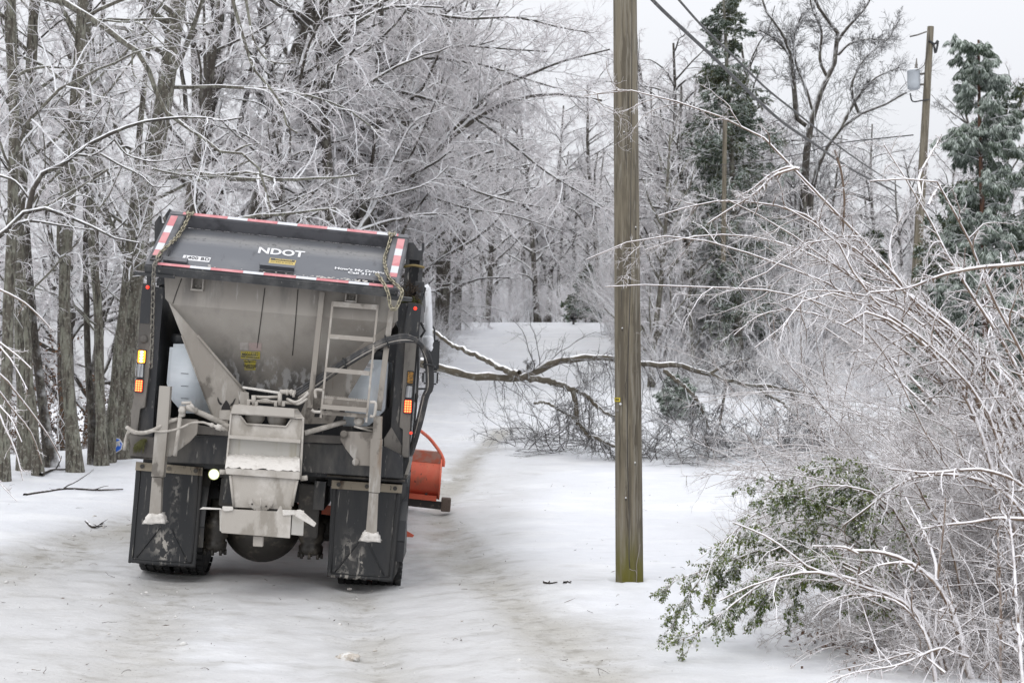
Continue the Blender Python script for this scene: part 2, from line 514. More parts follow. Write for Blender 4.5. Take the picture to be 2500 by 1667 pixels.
def chain_bm(pts, link=0.055, wire=0.0065, width=0.03):
    """real links: stadium loops, each turned a quarter against the last"""
    bm = bmesh.new()
    pts = [Vector(p) for p in pts]
    L = sum((b - a).length for a, b in zip(pts, pts[1:]))
    step = link * 0.72
    n = max(2, int(L / step))
    s = [Vector(p) for p in spline(pts, n + 1)]
    for i in range(n):
        c = (s[i] + s[i + 1]) / 2
        t = (s[i + 1] - s[i]).normalized()
        ref = Vector((0, 1, 0)) if abs(t.y) < 0.8 else Vector((1, 0, 0))
        a = t.cross(ref).normalized()
        b = t.cross(a)
        tw = R(40) + (R(90) if i % 2 else 0)
        q = a * math.cos(tw) + b * math.sin(tw)
        loop = []
        for j in range(10):
            an = 2 * math.pi * j / 10
            sgn = 1 if math.cos(an) >= 0 else -1
            loop.append(c + t * (sgn * (link / 2 - width / 2) + math.cos(an) * width / 2 * 0.9) + q * math.sin(an) * width / 2)
        add_tube(bm, loop, wire, 5, closed=True)
    return bm

def bsplit(name, bm, m, parent=None, smooth=False):
    """every separate piece of the bmesh becomes a part of its own"""
    bm.verts.index_update()
    seen, out = set(), []
    for v in bm.verts:
        if v in seen:
            continue
        st, isl = [v], set()
        while st:
            q = st.pop()
            if q in isl:
                continue
            isl.add(q)
            st.extend(e.other_vert(q) for e in q.link_edges)
        seen |= isl
        b2 = bmesh.new()
        mp = {q: b2.verts.new(q.co) for q in isl}
        for f in {f for q in isl for f in q.link_faces}:
            nf = b2.faces.new([mp[q] for q in f.verts])
            nf.smooth = f.smooth
        out.append(bobj(name, b2, m, parent, smooth))
    bm.free()
    return out

def text_obj(name, body, size, m, parent, matrix, sx=1.0, bold=0.0, align='CENTER'):
    cu = bpy.data.curves.new(name, 'FONT')
    cu.body = body
    cu.size = size
    cu.align_x = align
    cu.align_y = 'CENTER'
    cu.offset = bold
    cu.extrude = 0.0012
    cu.resolution_u = 3
    tmp = bpy.data.objects.new(name, cu)
    COL.objects.link(tmp)
    dg = bpy.context.evaluated_depsgraph_get()
    me = bpy.data.meshes.new_from_object(tmp.evaluated_get(dg))
    bpy.data.objects.remove(tmp)
    me.transform(matrix @ Matrix.Diagonal((sx, 1, 1, 1)))
    me.materials.clear()
    me.materials.append(m)
    me.name = name
    return link(bpy.data.objects.new(name, me), parent)

def frame(o, x, n):
    """4x4 with x axis x, z axis n at o"""
    x = Vector(x).normalized()
    n = Vector(n).normalized()
    y = n.cross(x).normalized()
    x = y.cross(n)
    m = Matrix((x, y, n)).transposed().to_4x4()
    m.translation = Vector(o)
    return m

# ------------------------------------------------------------------ tailgate (swung out at the bottom, so its outside looks up and back)
YT, YB = 0.34, -0.36
gTL, gTR = Lp(417, 513.5, YT), Lp(1000, 573, YT)
gBL, gBR = Lp(353, 646, YB), Lp(971.6, 706, YB)
gX = ((gTR - gTL) + (gBR - gBL)).normalized()
gDn = ((gBL + gBR) / 2 - (gTL + gTR) / 2)
gH = gDn.length
gDn = (gDn - gX * gDn.dot(gX)).normalized()
gN = gX.cross(-gDn).normalized()
if gN.y > 0:
    gN = -gN
def G(s, t, n=0.0):
    """tailgate point: s 0..1 left-right, t 0..1 top-down, n metres outwards"""
    a = gTL.lerp(gTR, s)
    b = gBL.lerp(gBR, s)
    return a.lerp(b, t) + gN * n
def gbox(bm, s0, s1, t0, t1, n0, n1, mi=0, bev=0.0):
    f = [G(s0, t0, n1), G(s1, t0, n1), G(s1, t1, n1), G(s0, t1, n1)]
    b = [G(s0, t0, n0), G(s1, t0, n0), G(s1, t1, n0), G(s0, t1, n0)]
    fs = add_prism(bm, f, b, mi)
    if bev:
        bmesh.ops.bevel(bm, geom=list({e for q in fs for e in q.edges}), offset=bev, segments=2, affect='EDGES', clamp_overlap=True)
DEP = 0.135
bm = bmesh.new()
gbox(bm, 0, 1, 0.0, 0.075, -DEP, 0, 0, 0.008)            # top rail
gbox(bm, 0, 0.068, 0.076, 1.0, -0.08, 0, 0, 0.008)        # side rails
gbox(bm, 0.932, 1, 0.076, 1.0, -0.08, 0, 0, 0.008)
bob = bobj("tailgate", bm, [M_gate_frame], truck)
gate = bob
bm = bmesh.new()
gbox(bm, 0.0685, 0.9315, 0.925, 1.0, -0.075, -0.001, 0, 0.008)
gbox(bm, 0.0, 1.0, 1.003, 1.016, -0.088, -0.006, 0, 0.003)
gbox(bm, -0.04, 0.12, 1.017, 1.03, -0.105, -0.07, 0, 0.003)
gbox(bm, 0.96, 1.06, 1.017, 1.04, -0.10, -0.06, 0, 0.003)
bobj("lower_rail", bm, M_gate_dark, gate)
bm = bmesh.new()
prof = [(0.076, -0.132), (0.20, -0.104), (0.32, -0.077), (0.42, -0.055), (0.50, -0.052), (0.65, -0.050), (0.925, -0.045)]
front, back = [], []
for (t0, n0), (t1, n1) in zip(prof, prof[1:]):
    ns = 24
    g0 = [bm.verts.new(G(0.0685 + 0.863 * i / ns, t0, n0)) for i in range(ns + 1)]
    g1 = [bm.verts.new(G(0.0685 + 0.863 * i / ns, t1, n1)) for i in range(ns + 1)]
    for i in range(ns):
        bm.faces.new([g0[i], g0[i + 1], g1[i + 1], g1[i]])
bmesh.ops.remove_doubles(bm, verts=bm.verts, dist=1e-5)
bm.verts.ensure_lookup_table()
dust_ = [max(0.0, 1 - abs(((v.co - gTL).dot(gDn) / gH) - 0.34) / 0.16) for v in bm.verts]
rp_ = bobj("recessed_panel", bm, M_gate, gate)
at = rp_.data.attributes.new("dust", 'FLOAT', 'POINT')
at.data.foreach_set("value", np.array(dust_, dtype=np.float32))
# reflective tape
bmr, bmw = bmesh.new(), bmesh.new()
def tape_h(t0, t1, s0, s1, first_red, pat):
    s, red = s0, first_red
    while s < s1 - 1e-4:
        e = min(s1, s + (pat[0] if red else pat[1]))
        gbox(bmr if red else bmw, s, e - 0.0005, t0, t1, 0.001, 0.003)
        s, red = e, not red
def tape_v(s0, s1, t0, t1, first_red, pat):
    t, red = t0, first_red
    while t < t1 - 1e-4:
        e = min(t1, t + (pat[0] if red else pat[1]))
        gbox(bmr if red else bmw, s0, s1, t, e - 0.001, 0.001, 0.003)
        t, red = e, not red
tape_h(0.012, 0.058, 0.055, 0.115, True, (0.13, 0.08))
tape_h(0.012, 0.058, 0.115, 0.955, True, (0.125, 0.083))
tape_v(0.012, 0.040, 0.10, 0.83, True, (0.19, 0.125))
tape_v(0.955, 0.985, 0.10, 0.80, True, (0.19, 0.125))
tape_h(0.945, 0.985, 0.045, 0.175, True, (0.14, 0.08))
tape_h(0.945, 0.985, 0.175, 0.98, False, (0.128, 0.081))
bsplit("red_tape", bmr, M_red_tape, gate)
bsplit("white_tape", bmw, M_white_tape, gate)
# lettering
def gtext(name, body, s, t, size, m, n, sx=1.0, bold=0.0):
    return text_obj(name, body, size, m, gate, frame(G(s, t, n), gX, gN), sx, bold)
gtext("lettering", "NDOT", 0.497, 0.485, 0.130, M_white, -0.049, 1.1, 0.004)
gtext("small_lettering", "How's My Driving\nCall 311", 0.832, 0.70, 0.047, M_white, -0.044, 1.35, 0.0015)
bm = bmesh.new()
gbox(bm, 0.123, 0.232, 0.70, 0.782, -0.052, -0.046)
pl = bobj("number_plate_sticker", bm, M_white, gate)
text_obj("lettering", "1400 BD", 0.060, M_dark_letter, pl, frame(G(0.180, 0.741, -0.043), gX, gN), 1.05)
bm = bmesh.new()
gbox(bm, 0.462, 0.567, 0.60, 0.69, -0.053, -0.047)
cs = bobj("caution_sticker", bm, M_gold, gate)
bm = bmesh.new()
gbox(bm, 0.466, 0.563, 0.607, 0.637, -0.0468, -0.0455)
bobj("sticker_band", bm, M_dark_letter, cs)
text_obj("lettering", "CAUTION", 0.022, M_gold, cs, frame(G(0.517, 0.622, -0.044), gX, gN), 1.5, 0.0008)
text_obj("small_lettering", "STAY CLEAR OF TAILGATE", 0.013, M_dark_letter, cs, frame(G(0.514, 0.664, -0.0455), gX, gN), 1.3)
bm = bmesh.new()                                                       # folded handle plate
gbox(bm, 0.436, 0.575, 0.805, 0.813, -0.043, -0.004, 0, 0.002)
gbox(bm, 0.434, 0.577, 0.765, 0.817, -0.004, 0.002, 0, 0.004)
bobj("handle", bm, M_gate, gate)
bm = bmesh.new()
gbox(bm, 0.437, 0.574, 0.83, 0.93, -0.043, -0.040)
bobj("handle_shade", bm, M_black, gate)  # black sheet standing for the shadow below the handle plate
for s0, s1 in ((0.062, 0.155), (0.83, 0.935)):
    bm = bmesh.new()
    gbox(bm, s0, s1, 0.835, 0.905, -0.05, 0.010, 0, 0.003)
    bobj("latch_plate", bm, M_gate_frame, gate)
for s0, s1 in ((0.012, 0.055), (0.945, 0.985)):
    bm = bmesh.new()                                                   # chain slots
    gbox(bm, s0, s1, 0.845, 0.86, 0.0, 0.014)
    gbox(bm, s0, s1, 0.91, 0.925, 0.0, 0.014)
    gbox(bm, s0, s0 + 0.004, 0.86, 0.91, 0.0, 0.014)
    gbox(bm, s1 - 0.004, s1, 0.86, 0.91, 0.0, 0.014)
    bsplit("chain_slot", bm, M_black, gate)
bm = bmesh.new()                                                       # salt dust and twigs caught on the lower rail
rng = random.Random(5)
for _ in range(60):
    s = rng.uniform(0.64, 0.88) if rng.random() < 0.6 else rng.uniform(0.15, 0.9)
    c = G(s, rng.uniform(0.915, 0.945), 0.005)
    bmesh.ops.create_icosphere(bm, subdivisions=1, radius=rng.uniform(0.003, 0.008), matrix=Matrix.Translation(c) @ Matrix.Diagonal((2.2, 1, 0.7, 1)))
tag(bobj("salt_crumbs", bm, M_saltlight, gate), kind="stuff")

# chains
y_ = -0.30
cl = [G(0.087, 0.05, 0.02), G(0.080, 0.25, -0.01), G(0.073, 0.45, -0.01), G(0.064, 0.62, 0.02), G(0.048, 0.78, 0.03), G(0.036, 0.875, 0.012)]
b1 = chain_bm(cl)
bobj("chain", b1, M_brass, truck)
cl = [G(0.043, 0.90, 0.02), Z(1, 445, 960, -0.42), Z(1, 425, 1100, -0.41), Z(3, 372, 40, -0.36), Z(3, 362, 250, -0.34), Z(3, 355, 400, -0.34)]
bobj("chain", chain_bm(cl, 0.06, 0.0065, 0.032), M_chain_dull, truck)
cl = [G(0.927, 0.05, 0.02), G(0.922, 0.25, -0.02), G(0.918, 0.45, -0.02), G(0.928, 0.62, 0.01), G(0.944, 0.78, 0.03), G(0.965, 0.885, 0.02),
      Z(2, 1800, 950, -0.44), Z(2, 1770, 1080, -0.44), Z(2, 1730, 1180, -0.44), Z(2, 1680, 1215, -0.44), Z(2, 1640, 1160, -0.44), Z(2, 1615, 1000, -0.44), Z(2, 1560, 870, -0.42), G(0.905, 0.82, 0.03)]
bobj("chain", chain_bm(cl), M_brass, truck)
for s in (0.087, 0.927):
    bm = bmesh.new()
    c = G(s, 0.035, 0.03)
    for k in (-1, 1):
        add_tube(bm, [c + gX * 0.024 * k, c + gX * 0.024 * k + gDn * 0.06], 0.009, 8)
    add_tube(bm, [c - gX * 0.04 + gDn * 0.03, c + gX * 0.04 + gDn * 0.03], 0.008, 8)
    bobj("chain_shackle", bm, M_brass, gate)

# ------------------------------------------------------------------ dump body: posts, sides, floor, front wall
bm = bmesh.new()
xl, xr = -1.20, 1.20
add_box(bm, (xl, 0.10, 1.02), (xr, 4.0, 1.10))
add_box(bm, (xl, 0.12, 1.10), (xl + 0.06, 4.0, 2.78), 0, 0.006)
add_box(bm, (xr - 0.06, 0.12, 1.10), (xr, 4.0, 2.78), 0, 0.006)
add_box(bm, (xl + 0.06, 3.92, 1.10), (xr - 0.06, 4.0, 2.95))
for x0, x1 in ((xl - 0.01, xl + 0.08), (xr - 0.08, xr + 0.01)):
    add_box(bm, (x0, 0.14, 2.78), (x1, 4.0, 2.88), 0, 0.01)
bobj("dump_body", bm, M_black, truck)
bm = bmesh.new()                                                        # upper corner ears that carry the tailgate hinges
add_plate(bm, [Z(1, 440, 280, 0.30), Z(1, 520, 170, 0.30), Z(1, 530, 290, 0.30), Z(1, 640, 290, 0.30), Z(1, 600, 420, 0.30), Z(1, 440, 640, 0.30)], 0.10)
add_plate(bm, [Z(1, 570, 215, 0.36), Z(1, 680, 62, 0.36), Z(1, 705, 100, 0.36), Z(1, 600, 300, 0.36)], 0.10)
add_plate(bm, [Z(2, 1870, 300, 0.30), Z(2, 1955, 290, 0.30), Z(2, 2030, 400, 0.30), Z(2, 2090, 400, 0.30), Z(2, 2075, 540, 0.30), Z(2, 1850, 520, 0.30)], 0.10)
add_plate(bm, [Z(2, 2070, 300, 0.34), Z(2, 2110, 300, 0.34), Z(2, 2095, 420, 0.34), Z(2, 2070, 420, 0.34)], 0.10)
bsplit("hinge_ear", bm, M_black, truck)
bm = bmesh.new()                                                        # right upper post, open inside
add_plate(bm, [Z(2, 1850, 521, 0.30), Z(2, 1900, 521, 0.30), Z(2, 1890, 1100, 0.20), Z(2, 1800, 1100, 0.20)], 0.08)
add_plate(bm, [Z(2, 2045, 541, 0.30), Z(2, 2090, 541, 0.30), Z(2, 2060, 1130, 0.20), Z(2, 1985, 1130, 0.20)], 0.08)
add_plate(bm, [Z(2, 1900, 521, 0.42), Z(2, 2045, 541, 0.42), Z(2, 1985, 1130, 0.42), Z(2, 1890, 1100, 0.42)], 0.02)
bsplit("upper_post", bm, M_black, truck)
bm = bmesh.new()
add_tube(bm, [Z(2, 1820, 625, 0.24), Z(2, 1960, 605, 0.22), Z(2, 2105, 635, 0.24)], 0.012, 8, n=8)
bobj("strap", bm, mat("tan strap", (0.20, 0.15, 0.06), 0.8), truck)
bm = bmesh.new()
add_plate(bm, [Z(1, 315, 1110, 0.02), Z(1, 375, 1110, 0.02), Z(1, 375, 1255, 0.02), Z(1, 315, 1255, 0.02)], 0.05)
add_plate(bm, [Z(1, 560, 1120, 0.05), Z(1, 605, 1150, 0.05), Z(1, 600, 1270, 0.05), Z(1, 470, 1290, 0.05), Z(1, 480, 1180, 0.05)], 0.05)
bsplit("upper_post", bm, M_black, truck)

def post(front, side, foot, yf, ys):
    """rear corner post: lamp face plate, recessed inner web, flared foot"""
    bm = bmesh.new()
    add_plate(bm, front, 0.10, 0, 0.005)
    p = bobj("rear_post", bm, M_postdust, truck)
    bm = bmesh.new()
    add_plate(bm, side, 0.35, 0, 0.004)
    bobj("post_web", bm, M_black, p)
    bm = bmesh.new()
    add_plate(bm, foot, 0.12, 0, 0.004)
    bobj("post_foot", bm, M_postdust, p)
    return p
# left: face plate (outer), web (inner)
lf = [Z(1, 250, 1250, 0), Z(1, 395, 1262, 0), Z(3, 345, 130, 0), Z(3, 330, 500, 0), Z(3, 280, 915, 0), Z(3, 215, 925, 0), Z(3, 180, 1275, 0), Z(3, 95, 1265, 0), Z(3, 105, 960, 0), Z(3, 150, 740, 0), Z(3, 190, 150, 0), Z(1, 215, 1560, 0)]
lw = [Z(1, 398, 1300, 0.05), Z(1, 595, 1320, 0.05), Z(3, 470, 0, 0.05), Z(3, 400, 900, 0.05), Z(3, 380, 1300, 0.05), Z(3, 180, 1290, 0.05), Z(3, 220, 930, 0.05), Z(3, 335, 500, 0.05)]
lft = [Z(3, 70, 1260, -0.03), Z(3, 400, 1300, -0.03), Z(3, 385, 1560, -0.03), Z('b', 40, 610, -0.03), Z(3, 105, 1400, -0.03)]
postL = post(lf, lw, lft, 0, 0.05)
rf = [Z(2, 1885, 1110, 0), Z(2, 2060, 1130, 0), Z(4, 1655, 90, 0), Z(4, 1580, 1050, 0), Z(4, 1555, 1550, 0), Z(4, 1465, 1545, 0), Z(4, 1490, 1185, 0), Z(4, 1435, 1165, 0), Z(4, 1460, 900, 0), Z(4, 1510, 100, 0)]
rw = [Z(2, 1780, 1120, 0.05), Z(2, 1885, 1115, 0.05), Z(4, 1508, 100, 0.05), Z(4, 1455, 900, 0.05), Z(4, 1432, 1170, 0.05), Z(4, 1487, 1190, 0.05), Z(4, 1462, 1480, 0.05), Z(4, 1240, 1440, 0.05), Z(4, 1335, 1150, 0.05), Z(4, 1410, 90, 0.05)]
rft = [Z(4, 1240, 1310, 0.02), Z(4, 1335, 1160, 0.02), Z(4, 1470, 1400, 0.02), Z(4, 1460, 1545, 0.02), Z(4, 1240, 1490, 0.02)]
postR = post(rf, rw, rft, 0, 0.05)

def lamp(parent, name, q, m, hot=None, rows=4, cols=3, y=-0.012):
    """q: four truck-local corners (tl, tr, br, bl); a bezel, a lens and rows of diodes"""
    c = sum(q, Vector()) / 4
    out = [c + (p - c) * 1.16 for p in q]
    bm = bmesh.new()
    add_plate(bm, [p + Vector((0, y, 0)) for p in out], 0.012, 0, 0.003)
    bz = bobj(name, bm, M_plastic, parent)
    bm = bmesh.new()
    add_plate(bm, [p + Vector((0, y - 0.014, 0)) for p in q], 0.013, 0, 0.004)
    ln = bobj("lens", bm, m, bz)
    if hot:
        bm = bmesh.new()
        for i in range(rows):
            for j in range(cols):
                u, v = (j + 0.5) / cols, (i + 0.5) / rows
                p = q[0].lerp(q[1], u).lerp(q[3].lerp(q[2], u), v) + Vector((0, y - 0.015, 0))
                bmesh.ops.create_icosphere(bm, subdivisions=1, radius=0.010 if cols > 2 else 0.015, matrix=Matrix.Translation(p) @ Matrix.Diagonal((1.25 if cols < 3 else 1, 0.4, 0.8 if cols < 3 else 1, 1)))
        bobj("diodes", bm, hot, bz, True)
    return bz
bm = bmesh.new()
add_plate(bm, [Z(1, 254, 1255, -0.004), Z(1, 393, 1266, -0.004), Z('a', 186, 890, -0.004), Z('a', 118, 885, -0.004), Z('a', 128, 700, -0.004)], 0.003)
bobj("post_cover", bm, M_black, postL)
bm = bmesh.new()
add_plate(bm, [Z(2, 1889, 1116, -0.004), Z(2, 2056, 1135, -0.004), Z('a', 2070, 980, -0.004), Z('a', 1960, 975, -0.004)], 0.003)
bobj("post_cover", bm, M_black, postR)
tag(lamp(postL, "tail_light", [Z(3, 203, 185), Z(3, 298, 190), Z(3, 285, 345), Z(3, 195, 340)], M_amber_lit, M_amber_hot, 4, 1), "lit amber lamp")
tag(lamp(postL, "tail_light", [Z(3, 195, 357), Z(3, 272, 357), Z(3, 262, 530), Z(3, 185, 525)], M_clear), "clear lamp, unlit")
tag(lamp(postL, "tail_light", [Z(3, 172, 560), Z(3, 262, 565), Z(3, 250, 712), Z(3, 160, 705)], M_red_lit, M_red_hot, 5, 3), "lit red lamp")
tag(lamp(postR, "tail_light", [Z(4, 1545, 455), Z(4, 1618, 460), Z(4, 1610, 605), Z(4, 1535, 600)], M_amber_off), "unlit amber lamp")
tag(lamp(postR, "tail_light", [Z(4, 1530, 635), Z(4, 1605, 640), Z(4, 1595, 790), Z(4, 1515, 785)], M_clear), "clear lamp, unlit")
tag(lamp(postR, "tail_light", [Z(4, 1508, 815), Z(4, 1595, 820), Z(4, 1588, 980), Z(4, 1495, 975)], M_red_lit, M_red_hot, 5, 3), "lit red lamp")
def marker(p, parent, r=0.017):
    bm = bmesh.new()
    bmesh.ops.create_uvsphere(bm, u_segments=12, v_segments=8, radius=r, matrix=Matrix.Translation(p) @ Matrix.Diagonal((1, 0.5, 1, 1)))
    bobj("marker_lamp", bm, M_red_lit, parent, True)
marker(Z(1, 330, 1315, -0.008), postL)
marker(Z(2, 1982, 1193, -0.008), postR)
marker(Z(4, 1585, 1237, -0.01), postR, 0.014)
bm = bmesh.new()                                                         # round bolt boss on the left post
add_lathe(bm, [(0.035, 0), (0.035, 0.012), (0.02, 0.016), (0.012, 0.02)], Z(3, 270, 40, 0), (0, -1, 0), 14)
bobj("bolt_boss", bm, M_postdust, postL)
# debris stuck on the right post
bm = bmesh.new()
rng = random.Random(11)
for _ in range(80):
    p = Z(2, rng.uniform(1810, 2030), rng.gauss(1000, 70), 0.05 + rng.uniform(0, 0.1))
    d = Vector((rng.gauss(0, 1), rng.gauss(0, 0.5), rng.gauss(0.6, 0.8))).normalized() * rng.uniform(0.03, 0.11)
    add_tube(bm, [p, p + d * 0.5 + Vector((rng.gauss(0, .008), 0, rng.gauss(0, .008))), p + d], [0.004, 0.003, 0.0015], 4, cap=False)
bobj("caught_twigs", bm, M_debris_twig, truck)
bm = bmesh.new()
for _ in range(160):
    p = Z(2, rng.uniform(1800, 2050), rng.gauss(1095, 22), 0.06 + rng.uniform(0, 0.1))
    d = Vector((rng.gauss(0, 1), rng.gauss(0, 0.5), rng.gauss(0.2, 0.8))).normalized() * 0.035
    add_tube(bm, [p, p + d], [0.004, 0.001], 3, cap=False)
for _ in range(70):                                                        # pine needles on the left foot
    p = Z(3, 290 + rng.gauss(0, 12), 1330 + rng.gauss(0, 12), -0.05)
    q = Z(3, rng.uniform(120, 270), rng.uniform(1380, 1500), -0.07)
    add_tube(bm, [p, p.lerp(q, 0.5) + Vector((0, -0.02, 0.015)), q], 0.0022, 3, cap=False, n=4)
bobj("caught_needles", bm, M_moss, truck)

# ------------------------------------------------------------------ spreader hopper
YH = -0.14
A, B, C_, D_ = Z('a', 290, 540, YH), Z('a', 1930, 670, YH), Z('a', 1925, 868, YH), Z('a', 296, 712, YH)
E_, F_ = Z('b', 828, 140, 0.30), Z('b', 1215, 175, 0.30)
SL, SR = Z('a', 330, 752, YH), Z('a', 1905, 885, YH)
bm = bmesh.new()
def sheet(pts, th=0.012):
    add_plate(bm, pts, th, 0)
n0 = bm.verts.new
def grid4(a, b, c, d, nu=20, nv=12):
    g = [[bm.verts.new(Vector(a).lerp(b, i / nu).lerp(Vector(d).lerp(c, i / nu), j / nv)) for i in range(nu + 1)] for j in range(nv + 1)]
    for j in range(nv):
        for i in range(nu):
            bm.faces.new([g[j][i], g[j][i + 1], g[j + 1][i + 1], g[j + 1][i]])
grid4(A, B, SR, SL, 20, 4)
grid4(SL, SR, F_, E_, 20, 24)
add_plate(bm, [D_, SL, A], 0.012)
add_plate(bm, [B, SR, C_], 0.012)
# side slopes running forward from the rear edges (the real V of the hopper)
e2, f2 = E_ + Vector((0, 3.0, 0.02)), F_ + Vector((0, 3.0, 0.02))
grid4(SL + Vector((0, 0.001, 0)), SL + Vector((0, 3.4, 0)), e2, E_, 4, 4)
grid4(SR + Vector((0, 0.001, 0)), SR + Vector((0, 3.4, 0)), f2, F_, 4, 4)
bmesh.ops.remove_doubles(bm, verts=bm.verts, dist=1e-4)
hop = bobj("hopper", bm, M_beige_wall, truck)
at = hop.data.attributes.new("streak", 'FLOAT', 'POINT')
at2 = hop.data.attributes.new("dust", 'FLOAT', 'POINT')
for i_, v_ in enumerate(hop.data.vertices):
    q_ = (v_.co.z - E_.z) / (SL.z - E_.z)
    at.data[i_].value = max(0, min(1, 1.25 - 2.6 * q_)) if v_.co.y < 0.6 else 0
    at2.data[i_].value = math.exp(-((q_ - 0.75) / 0.35) ** 2)
bm = bmesh.new()
add_plate(bm, [Z(3, 750, -5, YH - 0.012), Z('a', 318, 735, YH - 0.012), Z(3, 955, -5, YH - 0.012), Z(3, 1600, 750, YH - 0.012), Z(3, 1480, 720, YH - 0.012), Z(3, 1480, 860, YH - 0.012), Z(3, 1360, 1000, YH - 0.012), Z(3, 1340, 1120, YH - 0.012), Z(3, 1150, 1030, YH - 0.012)], 0.011)
gl = bobj("hopper_gusset", bm, M_beige, hop)
bm = bmesh.new()
add_plate(bm, [Z('a', 1900, 880, YH - 0.012), Z('a', 1905, 900, YH - 0.012), Z(4, 1085, 270, YH - 0.012), Z(4, 800, 745, YH - 0.012), Z(4, 575, 1120, YH - 0.012), Z(4, 230, 1120, YH - 0.012), Z(4, 180, 980, YH - 0.012), Z(4, 290, 700, YH - 0.012), Z(4, 620, 400, YH - 0.012), Z(4, 1000, 75, YH - 0.012)], 0.011)
gr = bobj("hopper_gusset", bm, M_beige, hop)
bm = bmesh.new()                                                          # folded edge of the left gusset
add_tube(bm, [Z(3, 955, -5, YH - 0.02), Z(3, 1590, 745, YH - 0.02)], 0.012, 6)
add_tube(bm, [Z(3, 752, -5, YH - 0.014), Z(3, 1140, 1010, YH - 0.014)], 0.008, 6)
bobj("gusset_flange", bm, M_beige, gl)
def emblem(parent, base, s, y):
    """horned helmet mark cut in the gusset plate: base = function of local (u, v)"""
    bm = bmesh.new()
    dome = [(-60, 0), (60, 0), (48, -60), (22, -105), (8, -120), (-4, -118), (-30, -80), (-52, -40)]
    hornL = [(-62, -60), (-45, -78), (-78, -105), (-92, -135), (-105, -168), (-108, -130), (-98, -95), (-80, -70)]
    hornR = [(52, -50), (70, -48), (96, -70), (108, -100), (124, -152), (102, -130), (88, -100), (60, -76)]
    for ring in (dome, hornL, hornR):
        add_plate(bm, [base(u, v) for u, v in ring], 0.003)
    bobj("helmet_emblem", bm, M_emblem, parent)
emblem(gl, lambda u, v: Z(3, 1315 + u, 943 + v, YH - 0.0165), 1, 0)
emblem(gr, lambda u, v: Z(4, 405 + u * 0.9, 1030 + v * 0.9, YH - 0.0165), 1, 0)
bm = bmesh.new()
add_plate(bm, [Z(3, 1235, 945, YH - 0.02), Z(3, 1375, 945, YH - 0.02), Z(3, 1370, 1075, YH - 0.02), Z(3, 1225, 1060, YH - 0.02)], 0.007, 0, 0.002)
bobj("gusset_tab", bm, M_salt, gl)
# seams, brackets, sockets on the rear sheet
def on_wall(k, u, v, out=0.012):
    """point on the sloping rear sheet under a pixel"""
    x0, y0, s = ZM[k]
    px, py = x0 + u / s, y0 + v / s
    nrm = (SR - SL).cross(E_ - SL).normalized()
    if nrm.y > 0:
        nrm = -nrm
    up = nrm
    o = T_I @ (Vector((0, 0, CAM_Z)) - T_O)
    d = T_I @ ray(px, py)
    t1 = (SL - o).dot(nrm) / d.dot(nrm)
    p = o + d * t1
    if p.z > SL.lerp(SR, max(0, min(1, (p.x - SL.x) / (SR.x - SL.x)))).z:
        p = Lp(px, py, YH)
        nrm = Vector((0, -1, 0))
    return p + nrm * out
bm = bmesh.new()
for pts in ([(995, 640), (968, 850), (940, 1058)], [(1226, 650), (1210, 860), (1188, 1110)], [(412, 575), (380, 660), (350, 750)]):
    add_tube(bm, [on_wall('a', u, v, 0.003) for u, v in spline(pts, 24)], 0.0042, 5)
bsplit("sheet_seam", bm, M_seam, hop)
for q in ((487, 575, 566, 665), (1560, 680, 1638, 745)):
    bm = bmesh.new()
    a, b = Z('a', q[0], q[1], YH - 0.012), Z('a', q[2], q[3], YH - 0.012)
    add_box(bm, (a.x, YH - 0.07, b.z), (b.x, YH - 0.001, b.z + 0.014))
    add_box(bm, (a.x, YH - 0.06, b.z + 0.014), (a.x + 0.012, YH - 0.001, a.z))
    add_box(bm, (b.x - 0.012, YH - 0.06, b.z + 0.014), (b.x, YH - 0.001, a.z))
    for k in (0.35, 0.68):
        add_lathe(bm, [(0.013, 0), (0.013, 0.010), (0.007, 0.013)], (a.x + (b.x - a.x) * k, YH - 0.001, b.z + 0.045), (0, -1, 0), 8)
    bobj("lifting_bracket", bm, M_beige, hop)
def decal(name, k, u0, v0, u1, v1, m, out=0.005):
    bm = bmesh.new()
    add_plate(bm, [on_wall(k, u0, v0, out), on_wall(k, u1, v0 + (u1 - u0) * 0.03, out), on_wall(k, u1, v1 + (u1 - u0) * 0.03, out), on_wall(k, u0, v1, out)], 0.002)
    return bobj(name, bm, m, hop)
def wall_text(parent, body, k, u, v, size, m, sx=1.0, bold=0.0):
    nrm = (SR - SL).cross(E_ - SL).normalized()
    if nrm.y > 0:
        nrm = -nrm
    text_obj("lettering", body, size, m, parent, frame(on_wall(k, u, v, 0.008), SR - SL, nrm), sx, bold)
decal("pale_sticker", 'a', 820, 1018, 880, 1070, M_pale)
d2 = decal("pink_sticker", 'a', 882, 1020, 972, 1074, M_pink)
d3 = decal("warning_sticker", 'a', 826, 1080, 960, 1132, M_yellow)
decal("sticker_band", 'a', 836, 1085, 950, 1106, M_dark_letter, 0.007).parent = d3
wall_text(d3, "WARNING", 'a', 895, 1095, 0.030, M_yellow, 1.2, 0.001)
wall_text(d3, "KEEP HANDS CLEAR", 'a', 893, 1120, 0.018, M_dark_letter, 1.0)
d4 = decal("caution_sticker", 'a', 852, 1140, 930, 1212, M_yellow)
decal("sticker_band", 'a', 852, 1140, 930, 1158, M_dark_letter, 0.007).parent = d4
wall_text(d4, "CAUTION", 'a', 891, 1149, 0.026, M_yellow, 1.0, 0.001)
wall_text(d4, "DO NOT ENTER\nHOPPER WHILE\nRUNNING", 'a', 891, 1186, 0.016, M_dark_letter, 1.0)
bm = bmesh.new()                                                          # black slab standing for the shade inside the hopper mouth under the gate
add_box(bm, (-0.95, -0.05, 2.45), (0.95, 0.4, 2.5))
